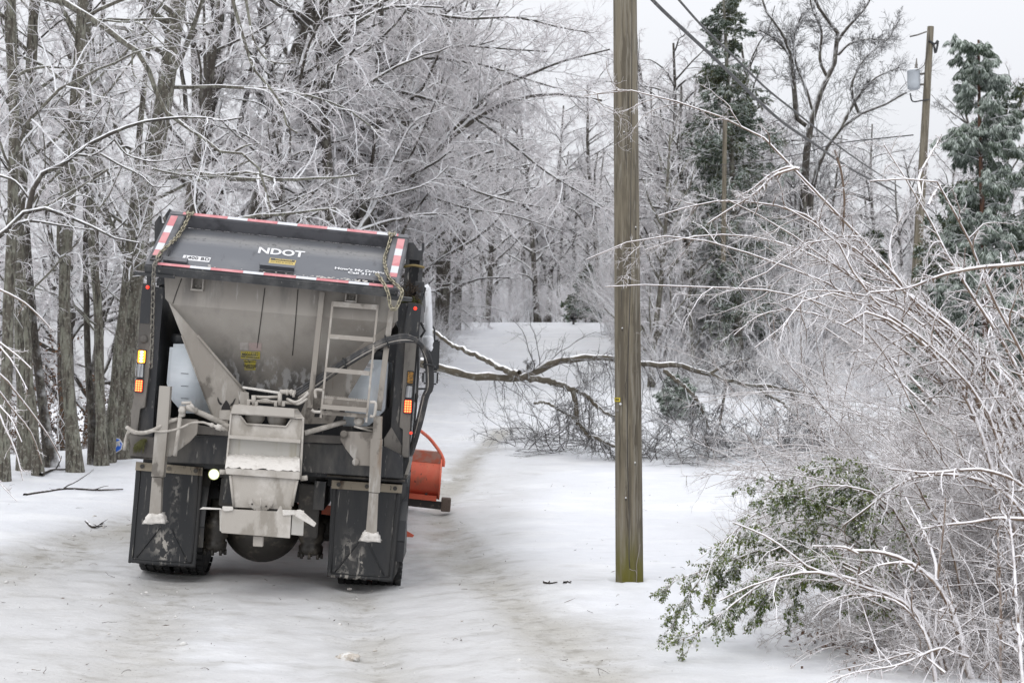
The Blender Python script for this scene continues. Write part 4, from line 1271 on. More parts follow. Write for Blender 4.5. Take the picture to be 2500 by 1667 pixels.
# ------------------------------------------------------------------ mud flaps and fenders
def flap(tl, tr, br, bl, splash, y=0.07):
    bm = bmesh.new()
    nu, nv = 36, 50
    q = [c(*p, y) for p in (tl, tr, br, bl)]
    ring = []
    rr = random.Random(int(tl[0]))
    for off in (0, 0.012):
        gg = []
        for j in range(nv + 1):
            row = []
            for i in range(nu + 1):
                p = q[0].lerp(q[1], i / nu).lerp(q[3].lerp(q[2], i / nu), j / nv)
                p.y += off - 0.02 * math.sin(i / nu * math.pi) * (j / nv) - 0.05 * (j / nv) ** 2
                if j == nv:
                    p.z += rr.gauss(0, 0.004)
                row.append(bm.verts.new(p))
            gg.append(row)
        for j in range(nv):
            for i in range(nu):
                bm.faces.new([gg[j][i], gg[j][i + 1], gg[j + 1][i + 1], gg[j + 1][i]])
        ring.append(gg)
    a, b = ring
    for j in range(nv):
        bm.faces.new([a[j][0], a[j + 1][0], b[j + 1][0], b[j][0]])
        bm.faces.new([a[j][nu], b[j][nu], b[j + 1][nu], a[j + 1][nu]])
    for i in range(nu):
        bm.faces.new([a[nv][i], b[nv][i], b[nv][i + 1], a[nv][i + 1]][::-1])
        bm.faces.new([a[0][i], a[0][i + 1], b[0][i + 1], b[0][i]])
    f = bobj("mud_flap", bm, M_rubber, truck, True)
    bm = bmesh.new()                                                           # clamp bar and top hanger
    t0, t1 = q[0], q[1]
    dn = Vector((0, 0, 1))
    add_prism(bm, [t0 + Vector((0, -.02, .0)), t1 + Vector((0, -.02, 0)), t1 + Vector((0, -.02, -.075)), t0 + Vector((0, -.02, -.075))],
              [t0 + Vector((0, .0, .0)), t1 + Vector((0, .0, 0)), t1 + Vector((0, -.004, -.075)), t0 + Vector((0, -.004, -.075))])
    bobj("flap_clamp", bm, M_rust, f)
    bm = bmesh.new()
    add_tube(bm, [t0 + Vector((-0.05, -.02, .04)), t1 + Vector((0.02, -.02, .04))], 0.012, 6)
    for k in (0.1, 0.5, 0.9):
        add_lathe(bm, [(0.02, 0), (0.02, 0.012)], t0.lerp(t1, k) + Vector((0, -.02, -.035)), (0, -1, 0), 8)
    bobj("flap_hanger", bm, M_axle, f)
    bm = bmesh.new()                                                           # moulded ribs: sides, bottom, crossing V
    def onq(u, v):
        p = q[0].lerp(q[1], u).lerp(q[3].lerp(q[2], u), v)
        p.y += -0.022 * math.sin(u * math.pi) * v - 0.05 * v * v - 0.004
        return p
    for pts in ([(0.07, 0.08), (0.06, 0.5), (0.06, 0.95)], [(0.94, 0.08), (0.94, 0.5), (0.94, 0.95)], [(0.06, 0.955), (0.5, 0.955), (0.94, 0.955)],
                [(0.12, 0.94), (0.30, 0.76), (0.44, 0.62)], [(0.86, 0.94), (0.72, 0.78), (0.60, 0.64)]):
        add_tube(bm, [onq(u, v) for u, v in pts], 0.007, 5, n=8)
    bobj("flap_rib", bm, M_rubber, f)
    me = f.data                                                                  # where salt has splashed on the rubber
    at = me.attributes.new("splash", 'FLOAT', 'POINT')
    va = np.zeros(len(me.vertices), dtype=np.float32)
    for n_, v in enumerate(me.vertices):
        k = (n_ % ((nu + 1) * (nv + 1)))
        uu, vv = (k % (nu + 1)) / nu, (k // (nu + 1)) / nv
        va[n_] = min(1, splash(uu, vv))
    at.data.foreach_set("value", va)
    return f
ge = lambda u, v, a, b, sa, sb: math.exp(-((u - a) / sa) ** 2 - ((v - b) / sb) ** 2)
flap((95, 650), (562, 690), (515, 1385), (45, 1350), lambda u, v: 1.1 * ge(u, v, .5, .78, .16, .10) + .8 * ge(u, v, .52, .93, .05, .06) + .4 * ge(u, v, .62, .3, .05, .25))
flap((1465, 778), (1958, 812), (1890, 1482), (1432, 1450), lambda u, v: .6 * ge(u, v, .3, .75, .1, .16) + .9 * ge(u, v, .2, .98, .3, .04) + 1.1 * ge(u, v, .5, .82, .035, .12))
bm = bmesh.new()                                                                # fender side seen right of the right flap
add_prism(bm, [c(1960, 780, 0.17), c(1985, 790, 0.22), c(1960, 1300, 0.22), c(1918, 1425, 0.17), c(1893, 1470, 0.15)],
          [c(1960, 780, 0.22), c(2000, 800, 1.2), c(1985, 1280, 1.2), c(1940, 1400, 1.2), c(1893, 1470, 0.22)])
bobj("fender_skirt", bm, M_rubber, truck)
for s in (-1, 1):
    bm = bmesh.new()
    prof = []
    for k in range(13):
        a = R(200) - R(220) * k / 12
        prof.append((AX + math.cos(a) * 0.58, 0.50 + math.sin(a) * 0.58))
    for (y0, z0), (y1_, z1) in zip(prof, prof[1:]):
        xs = (s * 0.60, s * 1.22)
        add_prism(bm, [(xs[0], y0, z0), (xs[1], y0, z0), (xs[1], y1_, z1), (xs[0], y1_, z1)], [(xs[0], y0, z0 + .012), (xs[1], y0, z0 + .012), (xs[1], y1_, z1 + .012), (xs[0], y1_, z1 + .012)])
    bobj("fender", bm, M_black, truck)

# work lamp
bm = bmesh.new()
lc = c(638, 738, -0.12)
add_lathe(bm, [(0.022, 0.06), (0.047, 0.012), (0.050, -0.005), (0.048, -0.012), (0.043, -0.004)], lc, (0, 1, 0), 24)
wl = bobj("work_lamp", bm, M_work_rim, truck)
bm = bmesh.new()
add_lathe(bm, [(0.0435, -0.0045), (0.030, -0.010), (0.006, -0.012)], lc, (0, 1, 0), 24)
bobj("lens", bm, M_work, wl)
bm = bmesh.new()
add_tube(bm, [c(678, 722, -0.5), c(722, 722, -0.5)], 0.022, 8)
add_tube(bm, [c(1245, 768, -0.6), c(1292, 762, -0.6)], 0.022, 8)
bsplit("hinge_pin", bm, M_salt, ch)

# ------------------------------------------------------------------ cab, mirrors, stack, plow
bm = bmesh.new()
add_box(bm, (-1.12, 4.25, 1.05), (1.12, 5.75, 2.05), 0, 0.05)
add_prism(bm, [(-1.06, 4.28, 2.0), (1.06, 4.28, 2.0), (1.0, 4.3, 2.72), (-1.0, 4.3, 2.72)], [(-1.06, 5.73, 2.0), (1.06, 5.73, 2.0), (1.0, 5.4, 2.72), (-1.0, 5.4, 2.72)])
add_box(bm, (-0.75, 5.7, 0.95), (0.75, 7.0, 1.75), 0, 0.08)
add_box(bm, (-1.18, 5.4, 0.95), (-0.74, 6.5, 1.32), 0, 0.06)
add_box(bm, (0.74, 5.4, 0.95), (1.18, 6.5, 1.32), 0, 0.06)
add_box(bm, (-1.15, 6.95, 0.55), (1.0, 7.1, 0.9), 0, 0.03)
cab = bobj("cab", bm, M_cab, truck)
bm = bmesh.new()
add_plate(bm, [(-0.6, 4.27, 2.1), (0.6, 4.27, 2.1), (0.58, 4.28, 2.5), (-0.58, 4.28, 2.5)], 0.004)
for s in (-1, 1):
    q = [Vector((s * 1.062, 4.5, 2.05)), Vector((s * 1.062, 5.5, 2.05)), Vector((s * 1.02, 5.35, 2.6)), Vector((s * 1.02, 4.5, 2.6))]
    add_plate(bm, q, 0.004, 0, 0, (s, 0, 0))
add_plate(bm, [(-0.95, 5.74, 2.08), (0.95, 5.74, 2.08), (0.9, 5.47, 2.6), (-0.9, 5.47, 2.6)], 0.02)
bsplit("window", bm, M_glass, cab)
YM = 5.3
def mirror(pm, pc, parent, arm):
    bm = bmesh.new()
    add_plate(bm, pm, 0.09, 0, 0.02)
    mo = bobj("mirror", bm, M_plastic, parent)
    cc = sum(pm, Vector()) / 4
    bm = bmesh.new()
    add_plate(bm, [cc + (p - cc) * 0.86 + Vector((0, -0.004, 0)) for p in pm], 0.004)
    bobj("mirror_glass", bm, mat("dark mirror glass", (0.035, 0.037, 0.04), 0.25), mo)
    bm = bmesh.new()
    add_plate(bm, pc, 0.08, 0, 0.02)
    m2 = bobj("convex_mirror", bm, M_plastic, parent)
    cc = sum(pc, Vector()) / 4
    bm = bmesh.new()
    add_plate(bm, [cc + (p - cc) * 0.80 + Vector((0, -0.006, 0)) for p in pc], 0.004)
    bobj("mirror_glass", bm, M_mirror, m2)
    bm = bmesh.new()
    for a in arm:
        add_tube(bm, a, 0.014, 6, n=10)
    bsplit("mirror_arm", bm, M_plastic, parent)
mR = [Z('a', 2108, 1010, YM), Z('a', 2220, 1000, YM), Z('a', 2212, 1218, YM), Z('a', 2105, 1212, YM)]
cR = [Z('a', 2098, 1222, YM), Z('a', 2210, 1222, YM), Z('a', 2205, 1318, YM), Z('a', 2094, 1310, YM)]
mirror(mR, cR, cab, [[Z('a', 2040, 905, YM), Z('a', 2140, 900, YM), Z('a', 2180, 925, YM), Z('a', 2182, 1010, YM)], [Z('a', 2020, 1345, YM), Z('a', 2130, 1342, YM), Z('a', 2150, 1315, YM)]])
ml = lambda q: [Vector((-p.x - 0.0, p.y, p.z)) for p in q]
mirror(ml(mR)[::-1], ml(cR)[::-1], cab, [[Vector((-1.1, YM, 2.5)), Vector((-1.3, YM, 2.5)), Vector((-1.38, YM, 2.3))]])
bm = bmesh.new()
st0 = [Z('a', 2110, 625, 4.2), Z('a', 2128, 650, 4.2), Z('a', 2136, 800, 4.2), Z('a', 2140, 990, 4.2)]
add_tube(bm, st0, 0.052, 12, n=10)
sp = bobj("exhaust_stack", bm, M_icepipe, truck)
bm = bmesh.new()
ic = [Z('a', 2136, 975, 4.17), Z('a', 2138, 1020, 4.17), Z('a', 2142, 1075, 4.17)]
add_tube(bm, ic, [0.060, 0.066, 0.035], 10, n=8)
r2 = random.Random(4)
for v in bm.verts:
    v.co += Vector((r2.gauss(0, .008), r2.gauss(0, .008), r2.gauss(0, .01)))
bobj("ice_crust", bm, mat("ice crust", (0.82, 0.83, 0.85), 0.5, bump=(0.6, 40, 0.01)), sp)
bm = bmesh.new()                                                                   # bent black tailgate stay beside the stack
add_plate(bm, [Z('a', 2075, 745, 0.25), Z('a', 2105, 625, 0.25), Z('a', 2125, 640, 0.25), Z('a', 2090, 760, 0.25)], 0.04)
add_tube(bm, [Z('a', 2085, 880, 0.25), Z('a', 2115, 940, 0.25), Z('a', 2085, 985, 0.25)], 0.012, 6)
bsplit("stay", bm, M_plastic, truck)
bm = bmesh.new()
for u in (2062, 2070):
    add_tube(bm, [Z('a', u + 3, 1050, 0.1), Z('a', u - 4, 1350, 0.1), Z('b', u - 40, 560, 0.12)], 0.005, 5, n=8)
bsplit("cable", bm, M_hose, truck)
bm = bmesh.new()
add_plate(bm, [Z('b', 2045, 170, 0.15), Z('b', 2068, 172, 0.15), Z('b', 2070, 200, 0.15), Z('b', 2052, 238, 0.15), Z('b', 2040, 235, 0.15)], 0.05, 0, 0.006)
bobj("bracket", bm, M_plastic, truck)
bm = bmesh.new()                                                                   # torn splash sheet on the right
add_plate(bm, [Z('b', 2015, 610, 0.1), Z('b', 2005, 640, 0.1), Z('b', 1965, 765, 0.1), Z('b', 1990, 770, 0.1), Z('b', 2012, 690, 0.1)], 0.01)
bobj("splash_sheet", bm, M_beige, truck)
bm = bmesh.new()
add_box(bm, (0.62, 2.6, 0.45), (1.12, 3.9, 0.95), 0, 0.08)
add_box(bm, (-1.12, 2.6, 0.45), (-0.62, 3.9, 0.95), 0, 0.08)
bsplit("fuel_tank", bm, M_black, truck)
# snow plow: curved moldboard swung so that its right end trails
YP = 7.0
def PZ(u, v, y=YP):
    return Z('b', u, v, y)
pr = [PZ(2230, 590), PZ(2252, 690), PZ(2232, 780), PZ(2222, 915)]
edge = spline([(0.0, 0.98, 0.10), (0.0, 0.72, -0.05), (0.0, 0.40, -0.10), (0.0, 0.10, 0.02)], 12)   # (-, height, forward offset): concave
topR, botR = PZ(2235, 600), PZ(2225, 915)
hgt = (topR - botR).length
bm = bmesh.new()
slope = Vector((-1, 0.42, 0)).normalized()                                          # runs left and forward
WID = 3.2
rows = []
for k in range(12):
    e = edge[k]
    z = botR.z + (e[1] - 0.10) / 0.88 * (topR.z - botR.z)
    row = []
    for i in range(9):
        base = Vector((topR.x, YP, 0)) + slope * WID * i / 8
        row.append((base.x, base.y + e[2] * 1.6, z))
    rows.append(row)
fr = [[bm.verts.new(p) for p in row] for row in rows]
bk = [[bm.verts.new((p[0], p[1] + 0.03, p[2])) for p in row] for row in rows]
for k in range(11):
    for i in range(8):
        f = bm.faces.new([fr[k][i], fr[k][i + 1], fr[k + 1][i + 1], fr[k + 1][i]]); f.smooth = True
        f = bm.faces.new([bk[k][i], bk[k + 1][i], bk[k + 1][i + 1], bk[k][i + 1]]); f.smooth = True
plow = bobj("plow_blade", bm, M_orange, truck)
bm = bmesh.new()
for i in (0, 4, 8):                                                                  # end plates and a rib following the curve
    ring = [Vector(rows[k][i]) for k in range(12)]
    outer = [p + Vector((0, -0.085, 0)) for p in ring]
    for k in range(11):
        add_prism(bm, [ring[k] + Vector((-.012, 0, 0)), outer[k] + Vector((-.012, 0, 0)), outer[k + 1] + Vector((-.012, 0, 0)), ring[k + 1] + Vector((-.012, 0, 0))],
                  [ring[k] + Vector((.012, 0, 0)), outer[k] + Vector((.012, 0, 0)), outer[k + 1] + Vector((.012, 0, 0)), ring[k + 1] + Vector((.012, 0, 0))])
bsplit("plow_end_plate", bm, M_orange, plow)
def along(i0, i1, z0, z1, y0, y1):
    a = Vector((topR.x, YP, 0)) + slope * WID * i0
    b = Vector((topR.x, YP, 0)) + slope * WID * i1
    return ([Vector((a.x, a.y + y0, z1)), Vector((b.x, b.y + y0, z1)), Vector((b.x, b.y + y0, z0)), Vector((a.x, a.y + y0, z0))],
            [Vector((a.x, a.y + y1, z1)), Vector((b.x, b.y + y1, z1)), Vector((b.x, b.y + y1, z0)), Vector((a.x, a.y + y1, z0))])
bm = bmesh.new()
add_prism(bm, *along(0.005, 1.0, topR.z - 0.13, topR.z + 0.03, -0.03, 0.20))
bobj("plow_top_lip", bm, M_orange_top, plow)
bm = bmesh.new()
add_prism(bm, *along(0.01, 1.0, botR.z - 0.02, botR.z + 0.05, -0.12, 0.05))
bobj("plow_base_angle", bm, M_orange, plow)
bm = bmesh.new()
for i in range(9):
    p = Vector((topR.x, YP, 0)) + slope * WID * (0.06 + 0.11 * i)
    add_lathe(bm, [(0.022, 0), (0.022, 0.02), (0.012, 0.03)], (p.x, p.y - 0.09, botR.z + 0.05), (0, 0, 1), 6)
bsplit("plow_bolt", bm, M_edge, plow)
eb = PZ(2290, 1000)
bm = bmesh.new()
add_prism(bm, *along(-0.02, 1.0, eb.z + 0.03, botR.z - 0.021, -0.10, -0.04))
bobj("cutting_edge", bm, M_edge, plow)
bm = bmesh.new()
q0 = PZ(2232, 905, YP - 0.14)
q1 = PZ(2292, 1003, YP - 0.14)
add_box(bm, (q0.x, YP - 0.16, q1.z), (q1.x, YP + 0.10, q0.z), 0, 0.02)
bobj("edge_shoe", bm, mat("muddy shoe", (0.10, 0.075, 0.06), 0.9, bump=(0.6, 50, 0.02)), plow)
bm = bmesh.new()
add_tube(bm, [PZ(2085, 435, YP - 0.3), PZ(2150, 490), PZ(2215, 575), PZ(2245, 640), PZ(2242, 685)], 0.024, 8, n=16)
bobj("marker_rod", bm, M_orange, plow)
bm = bmesh.new()
add_box(bm, (-0.3, 7.0, 0.45), (-0.15, YP + 0.7, 0.55))
add_box(bm, (0.15, 7.0, 0.45), (0.3, YP + 0.5, 0.55))
bsplit("plow_arm", bm, M_orange, plow)
bm = bmesh.new()                                                                      # under-body blade tip seen right of the flap
add_prism(bm, [Z('b', 1900, 1128, 3.6), Z('b', 1985, 1132, 3.6), Z('b', 2040, 1165, 3.6), Z('b', 2030, 1178, 3.6), Z('b', 1900, 1172, 3.6)],
          [Z('b', 1900, 1128, 3.7), Z('b', 1985, 1130, 3.7), Z('b', 2040, 1163, 3.7), Z('b', 2030, 1176, 3.7), Z('b', 1900, 1170, 3.7)])
add_box(bm, (-1.3, 3.62, 0.30), (1.15, 3.68, 0.44))
bobj("scraper_blade", bm, M_orange, truck)
# ------------------------------------------------------------------ ground
def sstep(a, b, x):
    t = np.clip((x - a) / (b - a), 0, 1)
    return t * t * (3 - 2 * t)

_HY = np.array([-50, 16, 21, 26, 34, 45, 58, 70, 84, 110, 160, 500.0])
_HZ = np.array([0, 0, 0.05, 0.36, 1.05, 2.2, 3.6, 4.72, 5.25, 5.0, 4.0, 3.0])
_fy = np.linspace(-50, 500, 2201)
_k = np.ones(17) / 17
_fz = np.convolve(np.pad(np.interp(_fy, _HY, _HZ), 8, mode='edge'), _k, mode='valid')

def hground(x, y):
    x, y = np.asarray(x, dtype=float), np.asarray(y, dtype=float)
    h = np.interp(y, _fy, _fz)
    z = h * sstep(-11, -4.5, x)
    z = z - 0.065 * (np.clip(x, -5.5, -1.25) + 1.25) * sstep(4, 8, y) * (1 - 0.6 * sstep(24, 36, y))
    z = z + 0.10 * sstep(-5, -8.5, x) * sstep(12, 18, y)
    z = z - 0.16 * np.clip(y - 27.5, 0, 30) * sstep(-5.0, -9, x)            # the wood drops away behind the left bank
    z = z - 0.088 * (1 - sstep(-1.1, 0.3, x)) * sstep(5, 10, y) * (1 - sstep(17, 26, y)) * sstep(-7.5, -4, x)
    d = (x - 1.35) * 0.84 + (y - 11.3) * 0.54                                 # shallow ditch beyond the right shoulder
    dd = sstep(0.0, 0.7, d) * (1 - sstep(1.8, 4.5, d))
    z = z - 0.22 * dd * (1 - sstep(9.8, 12.5, y)) * sstep(2, 6, y)
    z = z + 0.02 * (x - 8) * sstep(8, 40, x)
    return z

def gz(x, y):
    return float(hground(x, y))

def ghit(px, py):
    """where the ray through a photo pixel meets the ground"""
    d = ray(px, py)
    t = 4.0
    while t < 140:
        x, y, z = d.x * t, d.y * t, CAM_Z + d.z * t
        if z < gz(x, y):
            break
        t += 0.03
    return Vector((d.x * t, d.y * t, gz(d.x * t, d.y * t)))

def vnoise(x, y, s, seed):
    """smooth value noise in the plane, -1..1"""
    X, Y = x / s, y / s
    xi, yi = np.floor(X).astype(np.int64), np.floor(Y).astype(np.int64)
    fx, fy = X - xi, Y - yi
    fx, fy = fx * fx * (3 - 2 * fx), fy * fy * (3 - 2 * fy)
    def hsh(a, b):
        n = (a * 374761393 + b * 668265263 + seed * 974634777) & 0x7fffffff
        n = ((n ^ (n >> 13)) * 1274126177) & 0x7fffffff
        return ((n ^ (n >> 16)) & 0xffff) / 32767.5 - 1
    return ((hsh(xi, yi) * (1 - fx) + hsh(xi + 1, yi) * fx) * (1 - fy) + (hsh(xi, yi + 1) * (1 - fx) + hsh(xi + 1, yi + 1) * fx) * fy)

def geo(a, b, n, g=1.12):
    w_ = g ** np.arange(n)
    return a + (b - a) * np.concatenate([[0], np.cumsum(w_) / w_.sum()])

gx = np.unique(np.concatenate([-geo(7.5, 160, 44), np.arange(-7.5, 4.2, 0.055), geo(4.2, 160, 46)]))
gy = np.unique(np.concatenate([-geo(-6.5, 30, 14)[::-1] if False else np.linspace(-30, 6.4, 16), np.arange(6.5, 16, 0.06), np.arange(16, 32, 0.12), np.arange(32, 76, 0.32), geo(76, 420, 30)]))
GX, GY = np.meshgrid(gx, gy)
GZ = hground(GX, GY)

def pl_dist(X, Y, pts):
    """distance from grid points to a polyline, and the fraction along it"""
    best = np.full(X.shape, 1e9)
    for (ax, ay), (bx, by) in zip(pts, pts[1:]):
        dx, dy = bx - ax, by - ay
        t = np.clip(((X - ax) * dx + (Y - ay) * dy) / (dx * dx + dy * dy + 1e-9), 0, 1)
        best = np.minimum(best, np.hypot(X - ax - t * dx, Y - ay - t * dy))
    return best

def gline(pts):
    q = [ghit(*p) for p in pts]
    return [(p[0], p[1]) for p in spline([(v.x, v.y) for v in q], 24)]

road_c = [(-1.3, -30), (-1.3, 6), (-1.9, 11), (-2.3, 15), (-2.3, 19), (-1.7, 25), (-0.5, 33), (0.8, 45), (1.6, 58), (2.0, 70), (2.2, 82), (2.2, 120)]
D_road = pl_dist(GX, GY, [tuple(p) for p in spline(road_c, 120)])
wid = np.interp(GY, [0, 12, 20, 40, 70], [3.0, 2.7, 2.4, 2.3, 2.4])
trkR = gline([(1230, 1050), (1150, 1120), (1085, 1210), (1080, 1290), (1140, 1370), (1240, 1460), (1370, 1570), (1500, 1690)])
trkL = gline([(420, 1262), (330, 1285), (200, 1325), (60, 1375), (-140, 1430)])
trkM = gline([(425, 1395), (400, 1470), (350, 1560), (280, 1690)])
trkC = gline([(865, 1430), (880, 1500), (905, 1580), (935, 1690)])
dirt = np.zeros_like(GX)
wob = 1 + 0.4 * vnoise(GX, GY, 0.9, 3)
for tr, wd, am in ((trkR, 0.30, 1.0), (trkL, 0.42, 0.85), (trkM, 0.35, 0.5), (trkC, 0.22, 0.6)):
    d = pl_dist(GX, GY, tr)
    dirt = np.maximum(dirt, am * np.exp(-(d / (wd * wob)) ** 2))
    GZ -= 0.022 * np.exp(-(d / wd) ** 2) - 0.007 * np.exp(-((d - 1.25 * wd) / 0.13) ** 2) * (1 + vnoise(GX, GY, 0.23, 21))
dirt = np.clip(dirt + 0.22 * (1 - sstep(0.6, 1.1, D_road / wid)) * (0.6 + 0.5 * vnoise(GX, GY, 1.7, 7)), 0, 1)
onroad = 1 - sstep(0.85, 1.15, D_road / wid)
fade = 1 - sstep(40, 70, GY)
GZ += fade * (0.005 * vnoise(GX, GY, 0.42, 11) + 0.006 * vnoise(GX, GY, 0.17, 12) * (0.6 + onroad) + 0.03 * vnoise(GX, GY, 1.6, 13) * (1 - 0.7 * onroad))
# tyre treads and lumps on the driven strip
tread = np.zeros_like(GX)
for tr in (trkC, trkR, trkM):
    d = pl_dist(GX, GY, tr)
    tread += np.exp(-(d / 0.16) ** 2) * (0.5 + 0.5 * np.sign(np.sin(GY * 30)))
GZ -= 0.009 * tread * fade
crust = np.abs(vnoise(GX, GY, 0.16, 31)) * np.abs(vnoise(GX, GY, 0.5, 32))
GZ += 0.014 * crust * onroad * (1 - sstep(14, 24, GY)) * np.clip(vnoise(GX, GY, 1.1, 33) + 0.35, 0, 1)
rpole = np.hypot(GX - 1.06, GY - ghit(1536, 1421).y)
GZ += 0.035 * np.exp(-((rpole - 0.20) / 0.07) ** 2) * (0.7 + 0.5 * vnoise(GX, GY, 0.15, 41)) - 0.03 * np.exp(-(rpole / 0.15) ** 2)

M_snow = mat("old snow and slush", (0.78, 0.795, 0.83), 0.55, layers=(
    ((0.86, 0.87, 0.89), 0.8, (1, 1.6, 1), 0.45, 0.65), ((0.68, 0.69, 0.72), 2.2, (0.6, 1.6, 1), 0.54, 0.72, 0.65),
    ((0.60, 0.60, 0.61), 9.0, (0.4, 1.3, 1), 0.62, 0.72, 0.5), ((0.45, 0.42, 0.38), 26.0, (0.7, 1.3, 1), 0.69, 0.74, 0.6), ((0.25, 0.23, 0.21), 90.0, (0.9, 1.0, 1), 0.71, 0.75, 0.6)),
    attr=[("tread", (0.44, 0.43, 0.41), 3.0, (1, 1, 1), (0.3, 0.6)), ("packed", (0.60, 0.60, 0.605), 0.5, (1, 1, 1), (0.2, 0.45)), ("packed", (0.47, 0.465, 0.455), 2.3, (0.7, 1.2, 1), (0.52, 0.72)), ("dirt", (0.43, 0.415, 0.38), 1.6, (0.8, 0.7, 1), (0.22, 0.62)), ("dirt", (0.30, 0.283, 0.25), 7.0, (0.8, 0.8, 1), (0.50, 0.70)), ("dirt", (0.22, 0.19, 0.16), 45.0, (0.8, 0.8, 1), (0.60, 0.68))],
    bump=(0.32, 13, 0.03, (0.8, 1.1, 1)), rough2=(0.28, 3.0), spec=0.4)

ny, nx = GX.shape
allv = np.stack([GX, GY, GZ], axis=-1).reshape(-1, 3)
ii = np.arange(ny * nx).reshape(ny, nx)
quads = np.stack([ii[:-1, :-1], ii[:-1, 1:], ii[1:, 1:], ii[1:, :-1]], axis=-1).reshape(-1, 4)
rmask = ((D_road / wid)[:-1, :-1] < 1.0).reshape(-1)
def submesh(name, q):
    u, inv = np.unique(q, return_inverse=True)
    o = npmesh(name, [(allv[u], inv.reshape(-1, 4), 0)], [M_snow])
    a = o.data.attributes.new("dirt", 'FLOAT', 'POINT')
    a.data.foreach_set("value", dirt.reshape(-1)[u].astype(np.float32))
    a = o.data.attributes.new("tread", 'FLOAT', 'POINT')
    a.data.foreach_set("value", np.clip(tread, 0, 1).reshape(-1)[u].astype(np.float32))
    a = o.data.attributes.new("packed", 'FLOAT', 'POINT')
    a.data.foreach_set("value", packed.reshape(-1)[u].astype(np.float32))
    tag(o, kind="structure")
    return o
packed = (1 - sstep(0.75, 1.25, D_road / wid + 0.15 * vnoise(GX, GY, 1.2, 5))) * (1 - sstep(19, 30, GY))
submesh("road", quads[rmask])
submesh("snowy_ground", quads[~rmask])

# ------------------------------------------------------------------ woody plants
RS = np.random.RandomState(7)
ICE = (0.89, 0.895, 0.91)
M_bark = mat("lichen bark", (0.11, 0.097, 0.078), 0.9, layers=(
    ((0.24, 0.24, 0.19), 7.0, (1, 1, 0.4), 0.44, 0.64, 0.8), ((0.27, 0.27, 0.225), 24.0, (1, 1, 0.8), 0.52, 0.60, 0.7), ((0.03, 0.026, 0.021), 20.0, (1.6, 1.6, 0.25), 0.52, 0.62, 0.8),
    ((0.30, 0.30, 0.28), 20.0, (1, 1, 0.5), 0.64, 0.72, 0.6)), bump=(0.6, 18, 0.03, (1.5, 1.5, 0.3)), frost=(0.40, 0.75, ICE, (0.7, 5.0)))
M_bark_dark = mat("dark wet bark", (0.062, 0.052, 0.043), 0.9, layers=(
    ((0.17, 0.165, 0.135), 8.0, (1, 1, 0.4), 0.50, 0.66, 0.8), ((0.20, 0.195, 0.165), 26.0, (1, 1, 0.8), 0.56, 0.63, 0.7), ((0.018, 0.016, 0.014), 18.0, (1.6, 1.6, 0.3), 0.53, 0.60, 0.8)),
    bump=(0.6, 18, 0.03, (1.5, 1.5, 0.3)), frost=(0.05, 0.5, ICE, (0.7, 5.0)))
M_branch = mat("branch with snow on top", (0.10, 0.088, 0.075), 0.85, layers=(((0.15, 0.145, 0.12), 9.0, (1, 1, 1), 0.5, 0.66),), frost=(-0.85, -0.2, ICE, (0.7, 6.0)))
M_twig = mat("rime coated twig", (0.20, 0.18, 0.165), 0.6, frost=(-1.15, -0.45, (0.93, 0.905, 0.915), (0.4, 4.0)), transl=0.4)
M_twig_dark = mat("thinly iced twig", (0.055, 0.046, 0.040), 0.6, frost=(0.0, 0.75, (0.68, 0.69, 0.71), (0.8, 4.0)), transl=0.2)
M_cane = mat("brown cane with ice on top", (0.135, 0.088, 0.058), 0.5, layers=(((0.21, 0.15, 0.10), 16.0, (1, 1, 1), 0.45, 0.65),), frost=(-0.2, 0.3, (0.88, 0.865, 0.885), (0.7, 18.0)))
M_icetwig = mat("ice glazed twig", (0.19, 0.135, 0.10), 0.35, frost=(-0.85, -0.15, (0.94, 0.925, 0.935), (0.8, 14.0)), spec=0.6, transl=0.35)
M_leaf = mat("evergreen leaf", (0.155, 0.195, 0.048), 0.4, layers=(((0.09, 0.13, 0.03), 6.0, (1, 1, 1), 0.45, 0.6), ((0.10, 0.13, 0.03), 15.0, (1, 1, 1), 0.58, 0.7)), frost=(0.70, 0.95, (0.72, 0.75, 0.76), (0.9, 30.0)), transl=0.2)
M_needle = mat("frosted cedar spray", (0.050, 0.075, 0.032), 0.7, layers=(((0.085, 0.090, 0.028), 1.2, (1, 1, 1), 0.45, 0.6),), frost=(0.10, 1.0, (0.46, 0.52, 0.50), (1.3, 1.6)))
M_pine = mat("frosted pine needles", (0.052, 0.085, 0.040), 0.6, layers=(((0.05, 0.075, 0.05), 1.6, (1, 1, 1), 0.45, 0.6),), frost=(-0.1, 0.8, (0.53, 0.59, 0.545), (1.3, 1.7)))
M_dry = mat("dry brown leaf", (0.13, 0.07, 0.035), 0.9, layers=(((0.07, 0.035, 0.02), 20.0, (1, 1, 1), 0.45, 0.6),), frost=(0.75, 1.0, ICE, (0.6, 20.0)))
M_straw = mat("frosted straw weed", (0.24, 0.17, 0.10), 0.8, frost=(-0.2, 0.7, (0.66, 0.66, 0.68), (0.9, 5.0)))

def nrmz(v):
    return v / (np.linalg.norm(v, axis=-1, keepdims=True) + 1e-9)

def grow(P0, D0, L, R0, K, wig, grav, tip=0.35, bias=None):
    N = len(P0)
    P_ = np.empty((N, K + 1, 3))
    P_[:, 0] = P0
    D = nrmz(D0)
    st = (L / K)[:, None]
    g = np.asarray(grav)
    for k in range(K):
        D = D + wig * RS.randn(N, 3)
        D[:, 2] += g
        if bias is not None:
            D += np.asarray(bias)
        D = nrmz(D)
        P_[:, k + 1] = P_[:, k] + D * st
    t = np.linspace(0, 1, K + 1)
    Rr = R0[:, None] * (1 - (1 - tip) * t[None, :])
    return P_, Rr

